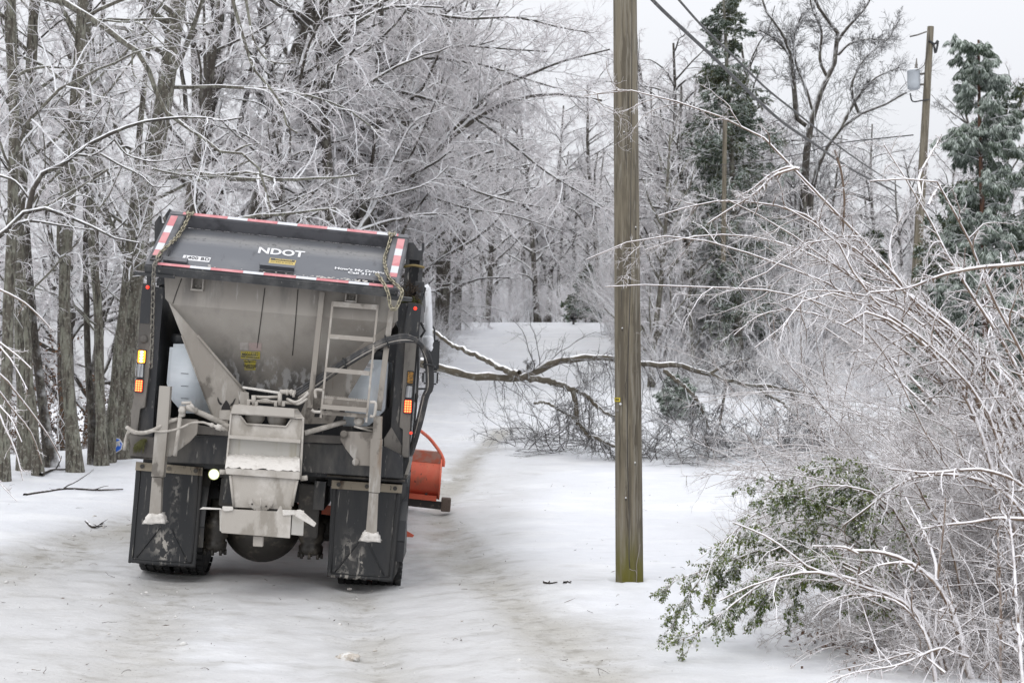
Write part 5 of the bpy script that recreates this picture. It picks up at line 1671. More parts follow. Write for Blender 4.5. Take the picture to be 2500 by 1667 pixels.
def spawn(P_, Rr, n, t0, t1, a0, a1, l0, l1, rmax, K, wig, grav, tip=0.35, bias=None, up=0.0, absL=False, taperL=0.5):
    """n children on every branch of a level"""
    N, M, _ = P_.shape
    t = RS.uniform(t0, t1, (N, n))
    f = t * (M - 1)
    i = np.minimum(f.astype(int), M - 2)
    u = (f - i)[..., None]
    r_ = np.arange(N)[:, None]
    A, B = P_[r_, i], P_[r_, i + 1]
    pos = A * (1 - u) + B * u
    tan = nrmz(B - A)
    rad = Rr[r_, i] * (1 - u[..., 0]) + Rr[r_, i + 1] * u[..., 0]
    q = RS.randn(N, n, 3)
    q -= tan * np.sum(q * tan, axis=-1, keepdims=True)
    q = nrmz(q)
    ang = RS.uniform(a0, a1, (N, n, 1))
    D = np.cos(ang) * tan + np.sin(ang) * q
    D[..., 2] += up
    Lp_ = np.sum(np.linalg.norm(np.diff(P_, axis=1), axis=-1), axis=1)[:, None]
    L = RS.uniform(l0, l1, (N, n)) * (1 if absL else Lp_) * (1 - taperL * t)
    R0 = np.minimum(rmax * RS.uniform(0.7, 1.15, (N, n)), rad * 0.75)
    return grow(pos.reshape(-1, 3), D.reshape(-1, 3), L.ravel(), R0.ravel(), K, wig, grav, tip, bias)

def wpath(pts, Y, n, dY=0.0):
    """world polyline from photo pixels on plane(s) Y; pts (px,py) or (px,py,Y)"""
    q = []
    for i, p in enumerate(pts):
        yy = p[2] if len(p) > 2 else Y + dY * i / max(1, len(pts) - 1)
        q.append(tuple(W(p[0], p[1], yy)))
    return spline(q, n)

def rads(r0, r1, n):
    return np.linspace(r0, r1, n)

def tree(name, base, trunk_chunks, crown_chunks, label, group, bark, twigs, cat="tree"):
    """thing > trunk, crown"""
    e = empty(name, base)
    tag(e, label, cat, group)
    if trunk_chunks:
        o = npmesh("trunk", trunk_chunks, [bark], e, loc=base)
    if crown_chunks:
        npmesh("crown", crown_chunks, twigs, e, loc=base)
    return e

def flare(rr, h=0.06, k=0.55):
    n = len(rr)
    t = np.linspace(0, 1, n)
    return rr * (1 + k * np.exp(-t / h))

def bare_crown(limbP, limbR, n2=9, n3=8, n4=5, l2=(0.25, 0.5), r2=0.02, r3=0.0135, r4=0.0095, droop=-0.06, bias=None, sides2=4, extra=None):
    """branches, twigs and twiglets on a set of limbs (N,K,3)"""
    P2, R2 = spawn(limbP, limbR, n2, 0.12, 1.0, 0.5, 1.15, l2[0], l2[1], r2, 7, 0.17, droop * 0.5, bias=bias)
    P3, R3 = spawn(P2, R2, n3, 0.1, 1.0, 0.45, 1.1, 0.28, 0.6, r3, 5, 0.20, droop, bias=bias)
    P4, R4 = spawn(P3, R3, n4, 0.1, 1.0, 0.4, 1.1, 0.3, 0.65, r4, 3, 0.22, droop, tip=0.6)
    v2, f2_ = tubes(P2, R2, sides2)
    v3, f3 = tubes(P3, R3, 3)
    v4, f4 = tubes(P4, R4, 3)
    return [(v2, f2_, 0), (v3, f3, 1), (v4, f4, 1)]

def upright_tree(H, r0, nl, lmin, lmax, lean=(0, 0), tmin=0.3, ang=(0.6, 1.2), droop=-0.05, bias=None, crown=None, tip=0.25, limb_up=0.02):
    """trunk and limbs of a generic bare tree standing at the origin"""
    n = 16
    P0, R0 = grow(np.array([[0, 0, -0.3]]), np.array([[lean[0], lean[1], 1.0]]), np.array([H]), np.array([r0]), n, 0.035, 0.02, tip)
    R0 = np.array([flare(R0[0])])
    P1, R1 = spawn(P0, R0, nl, tmin, 0.98, ang[0], ang[1], lmin, lmax, r0 * 0.42, 10, 0.11, limb_up, bias=bias, absL=True, taperL=0.45)
    tv, tf = tubes(P0, R0, 12)
    lv, lf_ = tubes(P1, R1, 6)
    limbs = P1
    cr = bare_crown(P1, R1, **(crown or {}))
    return [(tv, tf, 0), (lv, lf_, 0)], cr

# --- traced trees of the left wood -------------------------------------------------
def traced_tree(label, pts, w0, w1, name="bare_tree", bark=None, nl=14, lim=(1.6, 4.0), lo=0.30, base_px=None, dark=False, side=0.0, crown=None, ext=3.0, Yd=None):
    """trunk drawn through photo pixels (top to base); w0,w1 widths in pixels at top and base"""
    b = ghit(*pts[-1]) if Yd is None else Vector((W(*pts[-1], Yd).x, Yd, 0))
    Y = b.y
    path = wpath(pts[::-1], Y, 18)
    if Yd is not None:
        path[0][2] = gz(path[0][0], Y) - 0.1
    d = path[-1] - path[-3]
    d /= np.linalg.norm(d)
    top = np.array([path[-1] + d * ext * k / 4 for k in range(1, 5)])
    path = np.vstack([path, top])
    n = len(path)
    path[:, 0] += np.cumsum(RS.randn(n) * 0.008)
    path[0, 2] -= 0.12
    k = Y / FPX / 2 * 0.75
    rr = flare(np.concatenate([np.linspace(w1 * k, w0 * k, n - 4), np.linspace(w0 * k * 0.93, w0 * k * 0.55, 4)]), 0.055, 0.75)
    P0, R0 = path[None], rr[None]
    P1, R1 = spawn(P0, R0, nl, lo, 1.0, 0.6, 1.25, lim[0], lim[1], w0 * k * 0.40, 10, 0.12, 0.0, absL=True, taperL=0.2, bias=(side, 0, 0) if side else None)
    tv, tf = tubes(P0, R0, 14)
    lv, lf_ = tubes(P1, R1, 6)
    cr = bare_crown(P1, R1, **(crown or dict(n2=9, n3=8, n4=3)))
    base = (path[0][0], Y, gz(path[0][0], Y))
    return tree(name, base, [(tv, tf, 0), (lv, lf_, 0)], cr, label, "bare trees of the left wood", M_bark_dark if dark else M_bark, [M_branch, M_twig])

traced_tree("lichen covered bare tree standing second from the left picture edge", [(88, -20), (78, 150), (66, 300), (52, 450), (48, 650), (50, 850), (58, 1000), (63, 1148)], 34, 42)
traced_tree("bare tree at the very left edge behind drooping iced twigs", [(15, -20), (18, 300), (16, 650), (10, 1000), (4, 1175)], 30, 38, nl=12)
traced_tree("dark leaning bare trunk above the red reflector stake", [(40, 300), (56, 560), (72, 740), (82, 850), (102, 1000), (130, 1140)], 20, 32, dark=True, nl=10)
traced_tree("slim pale green trunk directly left of the red reflector stake", [(40, 380), (52, 600), (66, 800), (80, 1000), (94, 1160)], 18, 28, nl=8)
traced_tree("bare tree with yellowing moss at its snowy foot", [(206, -20), (200, 100), (190, 200), (180, 280), (177, 400), (165, 600), (160, 750), (170, 950), (187, 1152)], 33, 38)
traced_tree("pale forked trunk just left of the blue yard sign", [(215, 300), (222, 550), (234, 700), (242, 900), (249, 1134)], 22, 32, nl=9)
traced_tree("slender trunk close behind the pale forked trunk", [(214, 380), (212, 650), (216, 900), (228, 1132)], 16, 24, dark=True, nl=8)
traced_tree("thickest trunk of the wood rising behind the truck's left corner", [(446, -20), (416, 150), (396, 300), (370, 420), (345, 560), (325, 700), (305, 900), (288, 1116)], 50, 76, nl=20, lim=(2.2, 5.5))
traced_tree("pale twin stem leaning against the thickest trunk", [(330, 520), (312, 700), (288, 900), (262, 1128)], 24, 34, nl=7)
traced_tree("dark bare tree rising behind the left half of the tailgate", [(545, -20), (521, 120), (505, 250), (490, 350), (475, 450), (463, 560), (440, 900), (425, 1105)], 32, 46, dark=True, nl=16, Yd=30)
traced_tree("dark leaning tree rising behind the middle of the tailgate", [(762, -20), (726, 120), (700, 200), (680, 280), (650, 400), (622, 510), (590, 800), (575, 1000)], 38, 54, dark=True, nl=18, lim=(2.5, 5.5), Yd=33, side=0.03)
traced_tree("thin straight trunk between the second and third trunks of the wood", [(256, -20), (246, 150), (238, 400), (236, 700), (240, 1000)], 14, 20, dark=True, nl=8, Yd=31)
traced_tree("thin dark trunk beside the dark tree behind the tailgate", [(640, -20), (612, 150), (560, 380), (524, 500), (500, 800), (490, 1000)], 16, 26, dark=True, nl=9, Yd=34)

# tree whose heavy limbs sweep from behind the truck over the road
def limb_set(paths, Y, n=14):
    Pm, Rm = [], []
    for pts, w0, w1, *yy in paths:
        y_ = yy[0] if yy else Y
        k = y_ / FPX / 2
        dy = yy[1] if len(yy) > 1 else 0
        Pm.append(wpath(pts, y_, n, dy))
        Rm.append(rads(w0 * k, w1 * k, n))
    return np.array(Pm), np.array(Rm)
c4 = lambda u, v: (800 + u / 2.6133, v / 2.6133)
c3 = lambda u, v: (u / 2.6133, v / 2.6133)
LP, LR = limb_set([
    ([c4(300, 1560), c4(400, 1330), c4(500, 1200), c4(600, 1060), c4(700, 960), c4(840, 830), c4(1000, 720), c4(1150, 650), c4(1300, 610), c4(1450, 600), c4(1600, 615), c4(1750, 640)], 26, 6),
    ([c4(700, 960), c4(830, 800), c4(980, 650), c4(1080, 560), c4(1300, 470), c4(1500, 390), c4(1800, 315)], 14, 5),
    ([c4(-100, 940), c4(0, 890), c4(150, 810), c4(400, 760), c4(560, 690), c4(760, 660)], 20, 5),
    ([c4(-150, 500), c4(100, 520), c4(350, 560), c4(600, 620), c4(850, 700), c4(1100, 780)], 15, 4),
    ([c4(-200, 800), c4(0, 930), c4(250, 990), c4(450, 1030), c4(640, 1055), c4(750, 1035)], 14, 4),
    ([c4(150, 700), c4(350, 400), c4(600, 370), c4(850, 390), c4(1050, 430), c4(1250, 500), c4(1450, 560)], 14, 4),
    ([c4(-100, 300), c4(200, 480), c4(400, 420), c4(640, 310), c4(900, 300), c4(1060, 260)], 13, 4),
    ([c4(400, 760), c4(560, 880), c4(700, 1060), c4(900, 1200), c4(1150, 1280), c4(1400, 1330)], 12, 3),
    ([c4(200, 1500), c4(420, 1480), c4(600, 1430), c4(760, 1360)], 12, 4),
    ([c4(-50, 50), c4(200, 240), c4(500, 330), c4(800, 290), c4(1100, 310), c4(1400, 330)], 12, 4),
    ([c4(0, 100), c4(300, 30), c4(600, 80), c4(900, 120), c4(1200, 110), c4(1500, 180), c4(1700, 210)], 12, 4),
    ([c4(950, 760), c4(1150, 900), c4(1400, 1100), c4(1650, 1250), c4(1800, 1350)], 9, 3),
    ([c4(400, 1150), c4(650, 1250), c4(900, 1330), c4(1200, 1380), c4(1500, 1480)], 8, 3),
], 36)
P2, R2 = spawn(LP, LR, 24, 0.05, 1.0, 0.4, 1.1, 0.22, 0.5, 0.022, 8, 0.15, -0.03, taperL=0.35)
P3, R3 = spawn(P2, R2, 10, 0.08, 1.0, 0.4, 1.0, 0.3, 0.6, 0.0145, 5, 0.18, -0.05)
P4, R4 = spawn(P3, R3, 4, 0.08, 1.0, 0.4, 1.0, 0.3, 0.7, 0.0095, 3, 0.2, -0.05, tip=0.6)
tr0 = wpath([(880, 860), (895, 700), (905, 560), (860, 380), (815, 260), (800, 100), (790, -60)], 36, 14)
tr0[0][2] = gz(tr0[0][0], 36) - 0.2
tv = [tubes(tr0[None], rads(0.30, 0.14, 14)[None], 12), tubes(LP, LR, 7)]
tree("bare_tree", (tr0[0][0], 36, gz(tr0[0][0], 36)), [(a, b, 0) for a, b in tv],
     [(*tubes(P2, R2, 4), 0), (*tubes(P3, R3, 3), 1), (*tubes(P4, R4, 3), 1)],
     "rime covered tree sending long sagging limbs across the road behind the truck", "bare trees of the left wood", M_bark_dark, [M_branch, M_twig])

# two trees just outside the left picture edge whose snow-topped limbs reach into view
LP, LR = limb_set([
    ([c3(-900, 2100), c3(-400, 1800), c3(0, 1500), c3(110, 1400), c3(190, 1325), c3(260, 1322), c3(380, 1360), c3(480, 1400), c3(620, 1460), c3(740, 1522), c3(890, 1550)], 26, 4),
    ([c3(185, 1330), c3(212, 1200), c3(260, 1112), c3(400, 1050), c3(500, 968), c3(620, 892), c3(760, 830), c3(900, 780), c3(1080, 756), c3(1260, 748), c3(1450, 772), c3(1545, 750)], 15, 4),
    ([c3(480, 985), c3(580, 992), c3(650, 960), c3(732, 890)], 8, 4),
    ([c3(730, 890), c3(800, 980), c3(880, 1012), c3(960, 1030), c3(1100, 1020), c3(1190, 1002)], 6, 3),
    ([c3(640, 980), c3(760, 1050), c3(900, 1120), c3(980, 1190), c3(1090, 1188)], 7, 3),
    ([c3(40, 1465), c3(120, 1425), c3(200, 1408), c3(400, 1440), c3(600, 1470)], 11, 3),
    ([c3(385, 1360), c3(420, 1300), c3(500, 1245), c3(580, 1262)], 6, 3),
    ([c3(-300, 1050), c3(0, 1120), c3(100, 1160), c3(160, 1230), c3(205, 1300)], 9, 6),
    ([c3(560, 880), c3(590, 780), c3(640, 700), c3(690, 640)], 5, 2),
], 18.5)
P2, R2 = spawn(LP[1:], LR[1:], 9, 0.1, 1.0, 0.4, 1.1, 0.12, 0.3, 0.010, 6, 0.16, -0.02)
P2b, R2b = spawn(LP[:1], LR[:1], 16, 0.35, 1.0, 0.4, 1.1, 0.06, 0.16, 0.010, 6, 0.16, -0.02)
P2, R2 = np.concatenate([P2, P2b]), np.concatenate([R2, R2b])
P3, R3 = spawn(P2, R2, 7, 0.1, 1.0, 0.4, 1.1, 0.3, 0.6, 0.0055, 4, 0.2, -0.04)
tx = LP[0][0]
tr0 = spline([(tx[0] - 0.4, 18.5, gz(tx[0] - 0.4, 18.5) - 0.2), (tx[0] - 0.2, 18.5, tx[2]), (tx[0], 18.5, tx[2] + 3), (tx[0] + 0.2, 18.5, tx[2] + 7)], 10)
tree("bare_tree", tuple(tr0[0] + np.array([0, 0, 0.2])), [(*tubes(tr0[None], rads(0.24, 0.14, 10)[None], 12), 0), (*tubes(LP, LR, 8), 0)],
     [(*tubes(P2, R2, 4), 0), (*tubes(P3, R3, 3), 1)], "tree off the left edge with forked snow-topped limbs crossing in front of the wood", None, M_bark_dark, [M_branch, M_twig])
LP, LR = limb_set([
    ([c3(-700, 350), c3(-250, -80), c3(100, -60), c3(350, 0), c3(430, 24), c3(580, 120), c3(740, 220), c3(785, 280), c3(880, 330), c3(940, 430), c3(985, 540), c3(1012, 640), c3(1080, 740), c3(1160, 790),
      c3(1280, 870), c3(1370, 950), c3(1412, 968), c3(1510, 965), c3(1600, 1022), c3(1680, 1120), c3(1700, 1250), c3(1730, 1350)], 26, 4),
    ([c3(1470, -60), c3(1500, 60), c3(1540, 200), c3(1580, 330), c3(1620, 440), c3(1720, 560), c3(1800, 680), c3(1830, 800), c3(1900, 850)], 10, 4),
    ([c3(1560, -60), c3(1590, 120), c3(1620, 260), c3(1700, 380), c3(1800, 405), c3(1890, 400)], 8, 3),
    ([c3(590, 120), c3(760, 140), c3(890, 150), c3(960, 210), c3(1060, 300)], 6, 3),
    ([c3(1500, 965), c3(1570, 930), c3(1660, 915)], 7, 3),
    ([c3(845, 330), c3(850, 470), c3(930, 540), c3(1000, 610)], 5, 2),
], 20, 24)
P2, R2 = spawn(LP, LR, 16, 0.15, 1.0, 0.4, 1.1, 0.08, 0.2, 0.010, 6, 0.16, -0.02)
P3, R3 = spawn(P2, R2, 7, 0.1, 1.0, 0.4, 1.1, 0.3, 0.6, 0.006, 4, 0.2, -0.04)
tx = LP[0][0]
tr0 = spline([(tx[0] - 0.3, 20, gz(tx[0], 20) - 0.2), (tx[0] - 0.1, 20, 3), (tx[0], 20, tx[2]), (tx[0] + 0.2, 20, tx[2] + 4)], 10)
tree("bare_tree", tuple(tr0[0] + np.array([0, 0, 0.2])), [(*tubes(tr0[None], rads(0.22, 0.14, 10)[None], 12), 0), (*tubes(LP, LR, 8), 0)],
     [(*tubes(P2, R2, 4), 0), (*tubes(P3, R3, 3), 1)], "tree off the left edge whose S-shaped grey limb hangs down from the top left corner", None, M_bark, [M_branch, M_twig])

# --- template trees and their copies -------------------------------------------------
def copy_tree(e, loc, rz, s, label, group):
    c_ = e.copy()
    COL.objects.link(c_)
    c_.location = loc
    c_.rotation_euler = (0, 0, rz)
    c_.scale = (s, s, s)
    c_["label"] = label
    c_["group"] = group
    for ch_ in list(e.children):
        d_ = ch_.copy()
        COL.objects.link(d_)
        d_.parent = c_
        d_.matrix_parent_inverse = ch_.matrix_parent_inverse
    return c_

temps = []
specs = [dict(H=13, r0=0.19, nl=26, lmin=2.2, lmax=4.6, tmin=0.22, crown=dict(n2=9, n3=9, n4=4, r3=0.0155, r4=0.0115)),
         dict(H=15, r0=0.22, nl=28, lmin=2.2, lmax=5.2, tmin=0.25, lean=(0.08, 0), crown=dict(n2=9, n3=9, n4=4, r3=0.0155, r4=0.0115)),
         dict(H=11, r0=0.15, nl=30, lmin=2.0, lmax=4.8, tmin=0.12, droop=-0.10, limb_up=-0.02, crown=dict(n2=10, n3=9, n4=4, r3=0.0155, r4=0.0115, droop=-0.10)),
         dict(H=9, r0=0.11, nl=30, lmin=1.6, lmax=4.0, tmin=0.08, droop=-0.10, limb_up=-0.03, crown=dict(n2=10, n3=9, n4=4, r3=0.0155, r4=0.0115, droop=-0.12))]
for i, sp_ in enumerate(specs):
    sp_ = dict(sp_)
    sp_.pop("droop", None)
    tc_, cc_ = upright_tree(**sp_)
    temps.append((tc_, cc_, sp_["H"]))
first = [None] * 4
def plant(k, x, y, rz, s, label, group, bark=None):
    if first[k] is None:
        tc_, cc_, _ = temps[k]
        e = tree("bare_tree", (0, 0, 0), tc_, cc_, label, group, bark or M_bark_dark, [M_branch, M_twig])
        e.location = (x, y, gz(x, y))
        e.rotation_euler = (0, 0, rz)
        e.scale = (s, s, s)
        first[k] = e
        return e
    return copy_tree(first[k], (x, y, gz(x, y)), rz, s, label, group)
rp = random.Random(21)
# behind the left wood
for i in range(15):
    x = rp.uniform(-27, -7.5)
    y = rp.uniform(31, 62)
    if i < 8:
        x, y = -16 + i * 1.2 + rp.uniform(-.5, .5), rp.uniform(31, 40)
    plant(rp.choice([0, 1, 1, 0, 2]), x, y, rp.uniform(0, 6.28), rp.uniform(0.85, 1.15), "rime grey tree deep in the wood left of the road", "trees deep in the left wood")
# left verge of the road, sagging towards it
for i, (x, y, k, s) in enumerate([(-4.6, 30, 3, 0.9), (-5.6, 35, 2, 1.0), (-3.9, 39, 3, 1.0), (-5.4, 43, 2, 1.05), (-4.4, 46, 3, 0.9), (-4.6, 50, 1, 0.9), (-4.4, 55, 2, 1.0), (-3.8, 60, 3, 0.9), (-4.6, 63, 0, 1.0), (-3.6, 68, 2, 0.9), (-7.5, 52, 1, 1.0), (-7, 60, 0, 1.1), (-3.6, 37, 1, 0.95), (-3.2, 43, 1, 1.0), (-3.0, 49, 1, 1.05), (-2.8, 56, 1, 1.1), (-2.6, 63, 1, 1.0), (-3.6, 74, 1, 0.9), (-1.6, 84, 2, 0.9), (-5, 72, 1, 1.1)]):
    plant(k, x, y, rp.uniform(0, 6.28), s, "white rimed tree sagging along the left verge of the uphill road", "trees on the left verge uphill")
for i in range(15):
    y = 33 + i * 2.9
    xr_ = float(np.interp(y, [p[1] for p in road_c], [p[0] for p in road_c]))
    plant((2, 2, 3, 1)[i % 4], xr_ - (3.2 if y < 45 else 4.4) - abs(rp.gauss(0, 1.6)), y, rp.uniform(0, 6.28), rp.uniform(0.9, 1.25), "white rimed tree sagging along the left verge of the uphill road", "trees on the left verge uphill")
for i in range(6):
    x = rp.uniform(-13, -4.2)
    plant(rp.choice([1, 2, 2]), x, rp.uniform(36, 58), rp.uniform(0, 6.28), rp.uniform(0.95, 1.25), "rime grey tree deep in the wood left of the road", "trees deep in the left wood")
# right side behind the hedge, and beyond the crest
for i, (x, y, k, s) in enumerate([(6.4, 62, 2, 0.75), (6.4, 72, 3, 0.9), (6.5, 66, 1, 0.7), (9, 60, 0, 0.6), (12.5, 64, 1, 0.62), (16, 58, 0, 0.6), (21, 62, 1, 0.7), (24, 56, 0, 0.62), (4.4, 92, 0, 0.8), (6, 92, 2, 0.9), (5.0, 47, 2, 0.98), (5.6, 44, 2, 0.85), (6.4, 52, 3, 1.15), (7.2, 56, 2, 1.0), (7.5, 50, 3, 0.95), (6.2, 59, 2, 1.1), (11, 54, 3, 0.85), (14.5, 52, 2, 0.6), (18, 53, 3, 0.8), (20, 50, 2, 0.65), (8.5, 70, 2, 0.9), (12, 72, 1, 0.7), (10.5, 57, 2, 0.8), (12.5, 56, 3, 0.95), (15.5, 60, 2, 0.85), (17.5, 57, 3, 0.95), (7.0, 47, 3, 0.9), (9.4, 48, 2, 0.62), (6.6, 61, 1, 0.75)]):
    plant(k, x, y, rp.uniform(0, 6.28), s, "pale bare tree standing behind the roadside brush on the right", "trees behind the right brush")
for i in range(18):
    Y = rp.uniform(80, 104)
    plant(rp.choice([2, 2, 1, 3]), W(1120 + i * 22 + rp.uniform(-12, 12), 700, Y).x, Y, rp.uniform(0, 6.28), rp.uniform(0.95, 1.3), "faint grey tree far off beyond the crest of the road", "trees far beyond the crest")
for i in range(12):
    Y = rp.uniform(46, 62)
    plant(rp.choice([2, 2, 3]), W(1530 + i * 14 + (i % 3) * 40, 700, Y).x + 1.2, Y, rp.uniform(0, 6.28), rp.uniform(0.8, 1.15), "pale bare tree standing behind the roadside brush on the right", "trees behind the right brush")
for i in range(14):
    Y = rp.uniform(58, 80)
    plant(rp.choice([2, 0, 3]), W(1750 + i * 56, 700, Y).x, Y, rp.uniform(0, 6.28), rp.uniform(0.55, 0.8), "pale bare tree standing behind the roadside brush on the right", "trees behind the right brush")
for i in range(26):
    x = rp.uniform(-34, 36)
    plant(rp.choice([0, 1, 2]), x, rp.uniform(88, 125), rp.uniform(0, 6.28), rp.uniform(0.75, 1.1) if x < 3 else rp.uniform(0.5, 0.8), "faint grey tree far off beyond the crest of the road", "trees far beyond the crest")
# ------------------------------------------------------------------ shrubs, brush and evergreens
def bush_template(n, h, spread, r0, l2n=8, l3n=7, l4n=4, wig=0.1, arch=-0.03, seedpos=0.25, r3=0.006, r4=0.0045):
    P0 = np.zeros((n, 3))
    P0[:, 0] = RS.randn(n) * seedpos
    P0[:, 1] = RS.randn(n) * seedpos
    P0[:, 2] = -0.1
    D0 = np.stack([RS.randn(n) * spread, RS.randn(n) * spread, np.ones(n)], axis=1)
    P1, R1 = grow(P0, D0, RS.uniform(0.6, 1.0, n) * h, RS.uniform(0.6, 1.1, n) * r0, 10, wig, arch, 0.3)
    P2, R2 = spawn(P1, R1, l2n, 0.15, 1.0, 0.3, 0.9, 0.25, 0.5, r0 * 0.45, 6, 0.16, -0.02)
    P3, R3 = spawn(P2, R2, l3n, 0.1, 1.0, 0.4, 1.0, 0.3, 0.6, r3, 4, 0.2, -0.04)
    P4, R4 = spawn(P3, R3, l4n, 0.1, 1.0, 0.4, 1.0, 0.35, 0.7, r4, 3, 0.2, -0.04, tip=0.6)
    return [(*tubes(P1, R1, 5), 0)], [(*tubes(P2, R2, 4), 0), (*tubes(P3, R3, 3), 1), (*tubes(P4, R4, 3), 1)]

def shrub(name, base, stems, twigs, label, group, mats_s, mats_t, cat="shrub"):
    e = empty(name, base)
    tag(e, label, cat, group)
    npmesh("stem", stems, mats_s, e, loc=(0, 0, 0) if base is None else base)
    npmesh("crown", twigs, mats_t, e, loc=base)
    return e

M_brush = mat("brown frosted brush", (0.16, 0.115, 0.085), 0.8, frost=(-0.35, 0.55, (0.68, 0.69, 0.71), (0.8, 3.0)))
bush_first = [None, None, None]
def bush(k, x, y, rz, s, label, group):
    loc = (x, y, gz(x, y))
    if bush_first[k] is None:
        st_, tw_ = [bush_template(26, 3.0, 0.45, 0.016, r4=0.006, r3=0.008), bush_template(22, 4.2, 0.28, 0.022, r4=0.006, r3=0.008), bush_template(34, 2.0, 0.7, 0.012, arch=-0.08, r4=0.006, r3=0.007)][k]
        e = empty("frosted_shrub", loc)
        tag(e, label, "shrub", group)
        npmesh("stem", st_, [M_branch], e)
        npmesh("crown", tw_, [M_branch, M_brush if k == 2 else M_twig], e)
        bush_first[k] = e
        e.rotation_euler = (0, 0, rz)
        e.scale = (s, s, s)
        return e
    return copy_tree(bush_first[k], loc, rz, s, label, group)
rp = random.Random(33)
# brush line right of the road: from px 1480 to 2500, in front of the far trees
for i in range(34):
    px = 1490 + i * 31 + rp.uniform(-15, 15)
    Y = rp.uniform(43, 60) + (6 if px < 1600 else 0)
    bush(rp.choice([0, 0, 1, 2]), W(px, 800, Y).x, Y, rp.uniform(0, 6.28), rp.uniform(0.8, 1.25), "rimed roadside shrub in the brush line right of the far road", "shrubs of the right brush line")
for i in range(30):
    px = 1500 + i * 35 + rp.uniform(-20, 20)
    Y = rp.uniform(42, 56) + (5 if px < 1620 else 0)
    bush(rp.choice([1, 1, 0]), W(px, 800, Y).x + (0.8 if px < 1620 else 0), Y, rp.uniform(0, 6.28), rp.uniform(0.9, 1.4), "rimed roadside shrub in the brush line right of the far road", "shrubs of the right brush line")
for i in range(12):
    px = 1640 + i * 75 + rp.uniform(-20, 20)
    Y = rp.uniform(36, 42)
    bush(rp.choice([2, 2, 0]), W(px, 800, Y).x, Y, rp.uniform(0, 6.28), rp.uniform(0.7, 1.0), "low brownish shrub at the front of the right brush line", "front shrubs of the right brush line")
for i in range(26):
    Y = 30 + i * 1.75
    xr_ = float(np.interp(Y, [p[1] for p in road_c], [p[0] for p in road_c])) - 2.6 - 1.9 * max(0, min(1, (Y - 38) / 20))
    x = xr_ - abs(rp.gauss(0.3, 0.8))
    bush(rp.choice([0, 2, 2]), x, Y, rp.uniform(0, 6.28), rp.uniform(0.6, 0.95), "rimed shrub on the left verge beside the uphill road", "shrubs on the left verge")
for i in range(22):
    px = 1130 + i * 26
    Y = rp.uniform(78, 90)
    bush(rp.choice([0, 1]), W(px, 700, Y).x, Y, rp.uniform(0, 6.28), rp.uniform(0.9, 1.3), "pale shrub on the skyline at the top of the road", "shrubs at the crest")
for i in range(14):                                                           # low growth on the wood floor
    x = rp.uniform(-14, -7)
    y = rp.uniform(30, 40)
    bush(2, x, y, rp.uniform(0, 6.28), rp.uniform(0.6, 1.0), "low brown brush growing between the trunks of the left wood", "brush in the left wood")

# saplings that kept their brown leaves, between the trunks
def leafy_sapling():
    st_, _ = bush_template(7, 2.6, 0.25, 0.012)
    P0 = np.zeros((7, 3)); P0[:, :2] = RS.randn(7, 2) * 0.2
    P1, R1 = grow(P0, np.stack([RS.randn(7) * .25, RS.randn(7) * .25, np.ones(7)], axis=1), RS.uniform(1.6, 2.8, 7), np.full(7, 0.012), 10, 0.09, -0.02, 0.3)
    P2, R2 = spawn(P1, R1, 11, 0.2, 1.0, 0.5, 1.1, 0.2, 0.4, 0.006, 6, 0.16, -0.02)
    p = P2[:, 1:].reshape(-1, 3)
    p = np.repeat(p, 3, axis=0) + RS.randn(len(p) * 3, 3) * 0.05
    d = nrmz(RS.randn(len(p), 3))
    d[:, 2] -= 0.5
    L = 0.085 * RS.uniform(0.6, 1.2, len(p))
    s_ = nrmz(np.cross(d, RS.randn(len(p), 3)))
    dd = nrmz(d) * L[:, None]
    w_ = L[:, None] * 0.24
    V = np.stack([p, p + dd * 0.5 + s_ * w_, p + dd, p + dd * 0.5 - s_ * w_], axis=1).reshape(-1, 3)
    e = empty("brown_sapling")
    npmesh("stem", [(*tubes(P1, R1, 5), 0), (*tubes(P2, R2, 3), 0)], [M_branch], e)
    npmesh("leaves", [(V, np.arange(len(V)).reshape(-1, 4), 0)], [M_dry], e, smooth=False)
    return e
sp0 = None
rq = random.Random(9)
for i in range(16):
    x, y = (-12.5 + i * 0.42 + rq.uniform(-.3, .3), rq.uniform(28.5, 37)) if i < 12 else (rq.uniform(-6.5, -4.5), rq.uniform(30, 44))
    lab = "sapling holding withered brown leaves among the trunks of the left wood"
    if sp0 is None:
        sp0 = leafy_sapling()
        tag(sp0, lab, "sapling", "brown leaved saplings in the left wood")
        sp0.location = (x, y, gz(x, y))
    else:
        copy_tree(sp0, (x, y, gz(x, y)), rq.uniform(0, 6.28), rq.uniform(0.7, 1.15), lab, "brown leaved saplings in the left wood")

# --- evergreens ---------------------------------------------------------------------
def leaf_quads(pos, dirs, up, L, Wd, fold=0.0):
    """one diamond per position"""
    d = nrmz(dirs)
    s = nrmz(np.cross(d, up))
    L = np.asarray(L)[:, None]
    a = pos
    b = pos + d * L * 0.5 + s * Wd
    c_ = pos + d * L
    e = pos + d * L * 0.5 - s * Wd
    V = np.stack([a, b, c_, e], axis=1).reshape(-1, 3)
    F = np.arange(len(pos) * 4).reshape(-1, 4)
    return V, F

